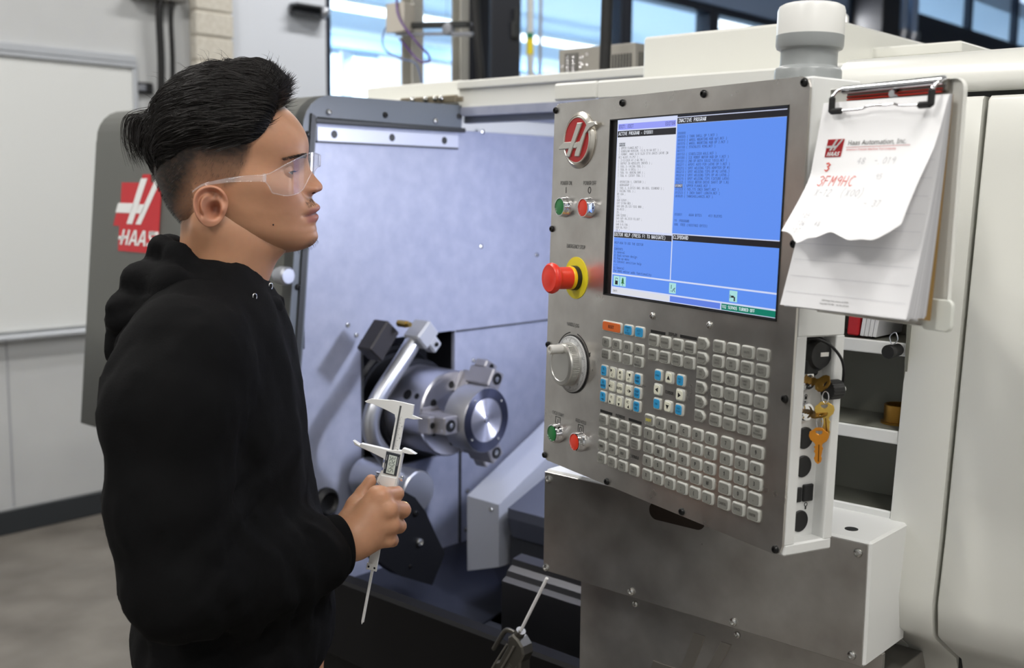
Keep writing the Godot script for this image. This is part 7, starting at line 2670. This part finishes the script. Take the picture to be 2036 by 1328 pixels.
func hair(man: Node3D, rng: RandomNumberGenerator) -> void:
	var m := mat("hair_black", rgb8(20, 16, 14), 0.40)
	var under := mat("hair_under", rgb8(12, 10, 9), 0.85)
	# dense under-layer that follows the scalp
	var b := MB.new()
	b.grid(func(u, v):
		var th: float = -PI + u * TAU
		var p := hull_pt(th, v)
		return p - (p - Vector3(-0.005, 1.6, 0)).normalized() * 0.0022, 96, 26)
	var hr := obj("hair", b, under, man)
	hr.set_meta("kind", "stuff")
	# reach of the outline in every direction from the middle of the head
	var ctr := Vector3(-0.005, 1.600, 0.0)
	var na := 72
	var ne := 30
	var reach := PackedFloat32Array()
	reach.resize(na * ne)
	for i in 240:
		for k in 60:
			var p := hull_pt(-PI + TAU * i / 240.0, k / 59.0) - ctr
			var az := int((atan2(p.z, p.x) + PI) / TAU * na) % na
			var el := clampi(int((asin(p.y / p.length()) + 0.35) / (PI / 2 + 0.35) * ne), 0, ne - 1)
			reach[el * na + az] = maxf(reach[el * na + az], p.length())
	for el in range(ne - 2, -1, -1):
		for az in na:
			if reach[el * na + az] == 0.0:
				reach[el * na + az] = reach[(el + 1) * na + az]
	var onto := func(q: Vector3, off: float) -> Vector3:
		var p := q - ctr
		var l := p.length()
		var fa := (atan2(p.z, p.x) + PI) / TAU * na - 0.5
		var fe := clampf((asin(clampf(p.y / l, -1, 1)) + 0.35) / (PI / 2 + 0.35) * ne - 0.5, 0, ne - 1.001)
		var a0 := posmod(int(floorf(fa)), na)
		var a1 := (a0 + 1) % na
		var e0 := int(fe)
		var e1 := mini(e0 + 1, ne - 1)
		var ta := fa - floorf(fa)
		var te := fe - e0
		var r := lerpf(lerpf(reach[e0 * na + a0], reach[e0 * na + a1], ta), lerpf(reach[e1 * na + a0], reach[e1 * na + a1], ta), te)
		return ctr + p / l * (r + off)
	# locks combed back along that outline, in clumps that lie over one another
	b = MB.new()
	for i in 7600:
		var th := rng.randf_range(-PI, PI)
		var v := rng.randf()
		v = v if rng.randf() > 0.25 else v * 0.3
		var p := hull_pt(th, v)
		var n := (p - ctr).normalized()
		var front := smoothstep(0.060, 0.095, p.x)
		var crown := smoothstep(-0.055, -0.085, p.x)
		var clump := skin_noise.get_noise_3dv(p * 95.0)
		var wave := skin_noise.get_noise_3dv(p * 48.0 + Vector3(9, 0, 0))
		var dir := Vector3(-1.0, -0.10 + 0.60 * wave - 0.5 * crown, 0.35 * wave + 0.25 * signf(p.z) * crown)
		if p.y < 1.63:
			dir.y -= 0.12
		dir = (dir - n * dir.dot(n) * 0.9).normalized()
		var steps := 7
		var length := lerpf(0.026, 0.048, rng.randf()) * (1.0 - 0.45 * crown)
		var base := -0.0024 + 0.0034 * (clump + rng.randf() * 0.5)
		var rise := (0.0022 + 0.0028 * maxf(0.0, clump + 0.2)) * (0.6 + 0.6 * rng.randf())
		var q := p
		var pts := []
		for k in steps:
			var t := float(k) / (steps - 1)
			pts.append(onto.call(q, base + rise * sin(t * 2.6)))
			q += dir * length / steps
			dir = (dir + Vector3(-0.02, -0.10 * t - 0.10 * wave, 0.02 * sin(k + clump * 9.0))).normalized()
		strand(b, pts, 0.00044)
	# the front stands up and forward in tapering clumps
	for i in 1300:
		var z := rng.randf_range(-0.056, 0.056)
		var v := rng.randf_range(0.0, 0.75)
		var az := asin(clampf(z / 0.066, -0.95, 0.95))
		var p := hull_pt(az, v)
		if p.x < 0.035:
			continue
		var n := (p - ctr).normalized()
		var cl := skin_noise.get_noise_3dv(Vector3(p.z * 150.0, p.y * 110.0, p.x * 110.0))
		var up := smoothstep(1.665, 1.700, p.y)
		var d := (Vector3(0.75 - 0.55 * up + 0.5 * cl, 0.40 + 0.35 * up - 0.4 * cl, z * 6.0) + n * 0.25 + Vector3(rng.randf_range(-0.2, 0.2), rng.randf_range(-0.2, 0.2), rng.randf_range(-0.2, 0.2))).normalized()
		var l := lerpf(0.008, 0.022, rng.randf()) * (1.0 + 0.5 * cl) * (1.0 - 0.35 * up)
		var pts := []
		var q := p - n * 0.005
		for k in 6:
			pts.append(q)
			q += d * l / 5.0
			d = (d + Vector3(-0.02, 0.08 - 0.16 * rng.randf(), 0.0)).normalized()
		strand(b, pts, 0.00048)
	# loose tuft behind the crown, curling down
	for i in 260:
		var s := rng.randf()
		var root := Vector3(-0.080 + rng.randf_range(-0.006, 0.006), 1.640 + rng.randf_range(-0.014, 0.010), rng.randf_range(-0.026, 0.026))
		var out := lerpf(0.002, 0.026, s * s)
		var tz := root.z * 1.3 + rng.randf_range(-0.005, 0.005)
		var mid := Vector3(-0.095 - out * 0.9, lerpf(1.626, 1.638, s) + rng.randf_range(-0.003, 0.003), root.z * 1.15)
		var mid2 := Vector3(-0.099 - out, lerpf(1.598, 1.608, s), tz)
		var end := Vector3(-0.096 - out * 0.72 + rng.randf_range(-0.005, 0.008), lerpf(1.590, 1.574, s) + rng.randf_range(-0.006, 0.010), tz)
		strand(b, curve([root, mid, mid2, end], 5), 0.00036)
	# clipped sides: very short fine hairs
	for i in 2600:
		var y := rng.randf_range(1.475, 1.606)
		var th := (PI if rng.randf() < 0.3 else (1.0 if rng.randf() < 0.75 else -1.0) * rng.randf_range(0.9, PI)) + rng.randf_range(-0.4, 0.4)
		var p := head_pt(y, th)
		if fade(p) < 0.35:
			continue
		var n := ((p - ctr) * Vector3(1, 0.2, 1)).normalized()
		var d := (n * 0.5 + Vector3(-0.45, -0.9, 0)).normalized()
		strand(b, [p, p + d * 0.0022, p + d * 0.0042 - n * 0.0006], 0.00012)
	# stray hairs
	for i in 70:
		var th := rng.randf_range(-PI, PI)
		var p := hull_pt(th, rng.randf_range(0.2, 1.0))
		var n := (p - ctr).normalized()
		var d := (n * 0.8 + Vector3(rng.randf_range(-0.9, 0.4), 0.2, rng.randf_range(-0.4, 0.4))).normalized()
		strand(b, [p, p + d * 0.008, p + d * 0.016 + Vector3(-0.002, 0, 0), p + d * 0.022 + Vector3(-0.007, -0.003, 0)], 0.00018)
	var lk := obj("hair_locks", b, m, hr)
	lk.set_meta("kind", "stuff")


const LENS_TOP := [[0.055, 1.5660], [0.060, 1.5672], [0.080, 1.5790], [0.100, 1.5900], [0.111, 1.5945], [0.119, 1.5925]]
const LENS_LOW := [[0.055, 1.5575], [0.0585, 1.5530], [0.062, 1.5445], [0.068, 1.5425], [0.083, 1.5405], [0.098, 1.5470], [0.107, 1.5640], [0.113, 1.5760], [0.119, 1.5790]]


func lens_pt(t: float, v: float, s: float) -> Vector3:
	var a := 0.055 + 0.064 * cos(t * PI / 2)
	var y := lerpf(lerp_rows(LENS_LOW, a, 1), lerp_rows(LENS_TOP, a, 1), v)
	return Vector3(a - 0.012 * (1.584 - y) * 1.0, y, (0.003 + 0.069 * sin(t * PI / 2)) * s)


func glasses(pt: Transform3D) -> void:
	var g := thing("safety_glasses", "clear wraparound safety glasses worn on the face", "glasses", pt * Transform3D(Basis(), Vector3(0, 1.54, 0)))
	var off := Transform3D(Basis(), Vector3(0, -1.54, 0))
	var clear := mat("clear_lens", Color(0.95, 0.97, 1.0, 0.025), 0.02)
	clear.transparency = BaseMaterial3D.TRANSPARENCY_ALPHA
	var edge := mat("clear_edge", Color(0.95, 0.96, 0.98, 0.10), 0.04)
	edge.transparency = BaseMaterial3D.TRANSPARENCY_ALPHA
	for s in [1.0, -1.0]:
		var b := MB.new(off)
		b.grid(func(u, v): return lens_pt(u, v, s), 24, 10, s < 0)
		b.grid(func(u, v): return lens_pt(u, v, s) - Vector3(0.0016, 0, 0.0012 * s * u), 24, 10, s > 0)
		var ln := obj("lens", b, clear, g)
		b = MB.new(off)
		var path := []
		for i in 25:
			path.append(lens_pt(i / 24.0, 1.0, s))
		for i in 25:
			path.append(lens_pt(1.0 - i / 24.0, 0.0, s))
		path.append(path[0])
		b.tube(path, 0.0008, 6, false)
		obj("lens_rim", b, edge, ln)
		b = MB.new(off)
		var p0 := Vector3(0.056, 1.5618, 0.0728 * s)
		var p1 := Vector3(0.022, 1.5600, 0.0772 * s)
		var p2 := Vector3(-0.008, 1.5552, 0.0785 * s)
		var p3 := Vector3(-0.022, 1.5515, 0.0760 * s)
		var p4 := Vector3(-0.033, 1.5440, 0.0705 * s)
		var cv := curve([p0, p1, p2, p3, p4], 4)
		b.grid(func(u, v):
			var i: int = int(v * (cv.size() - 1) + 0.001)
			var h := lerpf(0.0046, 0.0022, smoothstep(0.0, 0.6, v))
			var f: float = u * TAU
			return cv[i] + Vector3(0.001 * sin(f), signf(sin(f)) * pow(absf(sin(f)), 0.4) * h, cos(f) * 0.0011 * s), 12, cv.size() - 1)
		obj("temple", b, edge, g)
		b = MB.new(off)
		b.box(Vector3(0.0535, 1.5618, 0.0738 * s), Vector3(0.004, 0.0115, 0.0034), 0.0008)
		obj("hinge", b, edge, g)
	var b2 := MB.new(off)
	b2.grid(func(u, v):
		var f: float = (u - 0.5) * 2.0
		return Vector3(0.1195 - 0.0015 * f * f, lerpf(1.580, 1.5925, v), 0.004 * f), 6, 4)
	obj("bridge", b2, edge, g)


func caliper(pt: Transform3D) -> void:
	# local: y up the beam, x to the right across its face, z out of its face
	var top := Vector3(0.2251, 1.2676, 0.012)
	var low := Vector3(0.1823, 1.0394, 0.012)
	var y := (top - low).normalized()
	var x := Vector3(cos(0.36), 0, sin(0.36))
	x = (x - y * x.dot(y)).normalized()
	var fr := pt * Transform3D(Basis(x, y, x.cross(y)), top)
	var c := thing("caliper", "digital caliper with its jaws open, held upright in the right hand", "caliper", fr)
	var st := mat("caliper_steel", Color(0.95, 0.95, 0.94), 0.34, 0.25)
	var b := MB.new()
	b.prism(v2([-0.0063, -0.006, -0.0063, -0.232, 0.0063, -0.232, 0.0063, -0.006]), -0.0017, 0.0017, 0.0003)
	obj("beam", b, st, c)
	b = MB.new()
	b.prism(v2([-0.0040, 0.0, -0.0150, -0.0005, -0.0450, -0.0050, -0.0530, -0.0105, -0.0500, -0.0120, -0.0420, -0.0115, -0.0200, -0.0155, -0.0085, -0.0185, -0.0065, -0.0240, 0.0063, -0.0215, 0.0095, -0.0195, 0.0190, -0.0190, 0.0300, -0.0160, 0.0230, -0.0150, 0.0160, -0.0140, 0.0155, 0.0]), -0.0019, 0.0019, 0.0004)
	obj("fixed_jaw", b, st, c)
	b = MB.new()
	b.box(Vector3(-0.0022, -0.055, 0.0018), Vector3(0.0026, 0.100, 0.0003))
	var grv := obj("scale_groove", b, mat("groove_grey", rgb8(92, 94, 96), 0.5, 0.3), c)
	b = MB.new()
	for i in 60:
		b.box(Vector3(0.0002 + (0.0008 if i % 5 == 0 else 0.0), -0.020 - i * 0.0016, 0.00185), Vector3(0.0034 if i % 5 == 0 else 0.0018, 0.00022, 0.0001))
	for i in 5:
		text(b, str(i * 10 + 10), Vector3(0.0038, -0.032 - i * 0.016, 0.0019), 0.0016, 0.9, 0, font_sans, Basis(Vector3.BACK, -PI / 2))
	var mk := obj("scale_marks", b, mat("print_black", rgb8(18, 18, 18), 0.6), grv)
	mk.set_meta("kind", "stuff")
	# slider
	b = MB.new()
	b.prism(v2([-0.0085, -0.0670, -0.0180, -0.0670, -0.0470, -0.0675, -0.0480, -0.0700, -0.0590, -0.0660, -0.0550, -0.0715, -0.0300, -0.0760, -0.0120, -0.0800, -0.0115, -0.0950, -0.0155, -0.1080, -0.0155, -0.1135, -0.0080, -0.1190, 0.0110, -0.1200, 0.0130, -0.1160, 0.0130, -0.0660, 0.0220, -0.0660, 0.0310, -0.0640, 0.0220, -0.0605, 0.0120, -0.0600, 0.0105, -0.0640]), -0.0045, 0.0040, 0.0006)
	var sl := obj("slider", b, st, c)
	b = MB.new()
	b.prism(v2([-0.0105, -0.1020, 0.0118, -0.1010, 0.0118, -0.1165, 0.0090, -0.1185, -0.0070, -0.1175, -0.0125, -0.1120]), 0.0035, 0.0062, 0.0010)
	obj("battery_cover", b, st, sl)
	b = MB.new()
	b.prism(v2([-0.0092, -0.0690, -0.0080, -0.0990, 0.0105, -0.0990, 0.0105, -0.0690]), 0.0038, 0.0058, 0.0006)
	obj("display_bezel", b, mat("bezel_grey", rgb8(52, 56, 62), 0.4), sl)
	b = MB.new()
	b.prism(v2([-0.0042, -0.0725, -0.0042, -0.0975, 0.0072, -0.0975, 0.0072, -0.0725]), 0.0056, 0.0061, 0.0001)
	obj("display", b, mat("lcd_pale", rgb8(206, 214, 206), 0.3), sl)
	b = MB.new()
	var segs := {"3": "abgcd", "2": "abged", "0": "abcdef", "4": "fgbc", "5": "afgcd"}
	var digits := "32045"
	for i in 5:
		var o := Vector2(0.0015, -0.0752 - i * 0.0046)
		for s in segs[digits[i]]:
			# a digit on its side: its own right points down the beam
			var q: Array = {"a": [0.0, 1.0, 1, 0], "g": [0.0, 0.0, 1, 0], "d": [0.0, -1.0, 1, 0], "b": [0.5, 0.5, 0, 1], "c": [0.5, -0.5, 0, 1], "f": [-0.5, 0.5, 0, 1], "e": [-0.5, -0.5, 0, 1]}[s]
			var dx: float = q[0] * 0.0030
			var dy: float = q[1] * 0.0034
			b.box(Vector3(o.x + dy, o.y - dx, 0.0062), Vector3(0.0028 if q[3] else 0.0007, 0.0007 if q[3] else 0.0026, 0.0001))
	obj("display_digits", b, mat("lcd_ink", rgb8(64, 78, 74), 0.5), sl)
	b = MB.new()
	for q in [[-0.0068, -0.074, 0.0052], [-0.0068, -0.086, 0.0052]]:
		b.box(Vector3(q[0], q[1] - 0.003, 0.00585), Vector3(0.0009, 0.0075, 0.0001))
	b.box(Vector3(0.0090, -0.079, 0.00585), Vector3(0.0009, 0.012, 0.0001))
	obj("bezel_print", b, mat("bezel_ink", rgb8(170, 172, 176), 0.5), sl)
	for q in [-0.083, -0.094]:
		b = MB.new()
		b.prism(rrect(-0.0104, q, 0.0016, 0.0042, 0.0007, 3), 0.0040, 0.0050, 0.0002)
		obj("button", b, mat("cal_button", rgb8(120, 130, 170) if q > -0.09 else rgb8(60, 60, 64), 0.4), sl)
	b = MB.new()
	b.cyl(Vector3(0.0128, -0.1015, 0.0), Vector3(0.0165, -0.1015, 0.0), 0.0014, -1, 10)
	b.cyl(Vector3(0.0165, -0.1015, 0.0), Vector3(0.0195, -0.1015, 0.0), 0.0036, -1, 16)
	obj("lock_screw", b, mats.chrome, sl)
	for i in 7:
		b = MB.new()
		b.box(Vector3(-0.0160, -0.1010 - i * 0.0018, 0.0), Vector3(0.0062, 0.0010, 0.0078), 0.0003)
		obj("roller_rib", b, mats.satin, sl)
	b = MB.new()
	b.ball(Vector3(-0.0075, -0.1235, 0.0015), Vector3(0.0065, 0.0042, 0.0045), 14)
	obj("thumb_roller", b, mat("roller_white", rgb8(232, 232, 230), 0.4), sl)
	# beam foot and depth rod
	b = MB.new()
	b.prism(v2([-0.0078, -0.2255, -0.0078, -0.2345, 0.0072, -0.2345, 0.0072, -0.2255]), 0.0010, 0.0030, 0.0005)
	obj("foot_plate", b, st, c)
	for s in [-0.0045, 0.0040]:
		b = MB.new()
		b.lathe(Vector3(s, -0.230, 0.0029), Vector3.BACK, [Vector2(0.0016, 0), Vector2(0.0014, 0.0006), Vector2(0.0, 0.0006)], 12)
		obj("foot_screw", b, mats.chrome, c)
	b = MB.new()
	b.prism(v2([-0.0018, -0.150, -0.0018, -0.3095, -0.0004, -0.3130, 0.0004, -0.3100, 0.0018, -0.3095, 0.0018, -0.150]), -0.0030, -0.0012, 0.0002)
	obj("depth_rod", b, st, c)
	# ring on the middle finger
	var rt := thing("finger_ring", "thin gold ring on the middle finger of the right hand", "ring", pt * Transform3D(Basis(), PIP[1].lerp(DIP[1], 0.12)))
	var ax := ((PIP[1] - MCP[1]).normalized() + (DIP[1] - PIP[1]).normalized() * 0.8).normalized()
	var u := ax.cross(Vector3.UP).normalized()
	var v := ax.cross(u)
	b = MB.new()
	var path := []
	for i in 33:
		var f := TAU * i / 32
		path.append((u * cos(f) + v * sin(f)) * 0.0112)
	b.tube(path, 0.0008, 8, false)
	obj("ring_band", b, mat("gold", Color(0.95, 0.84, 0.66), 0.25, 0.9), rt)
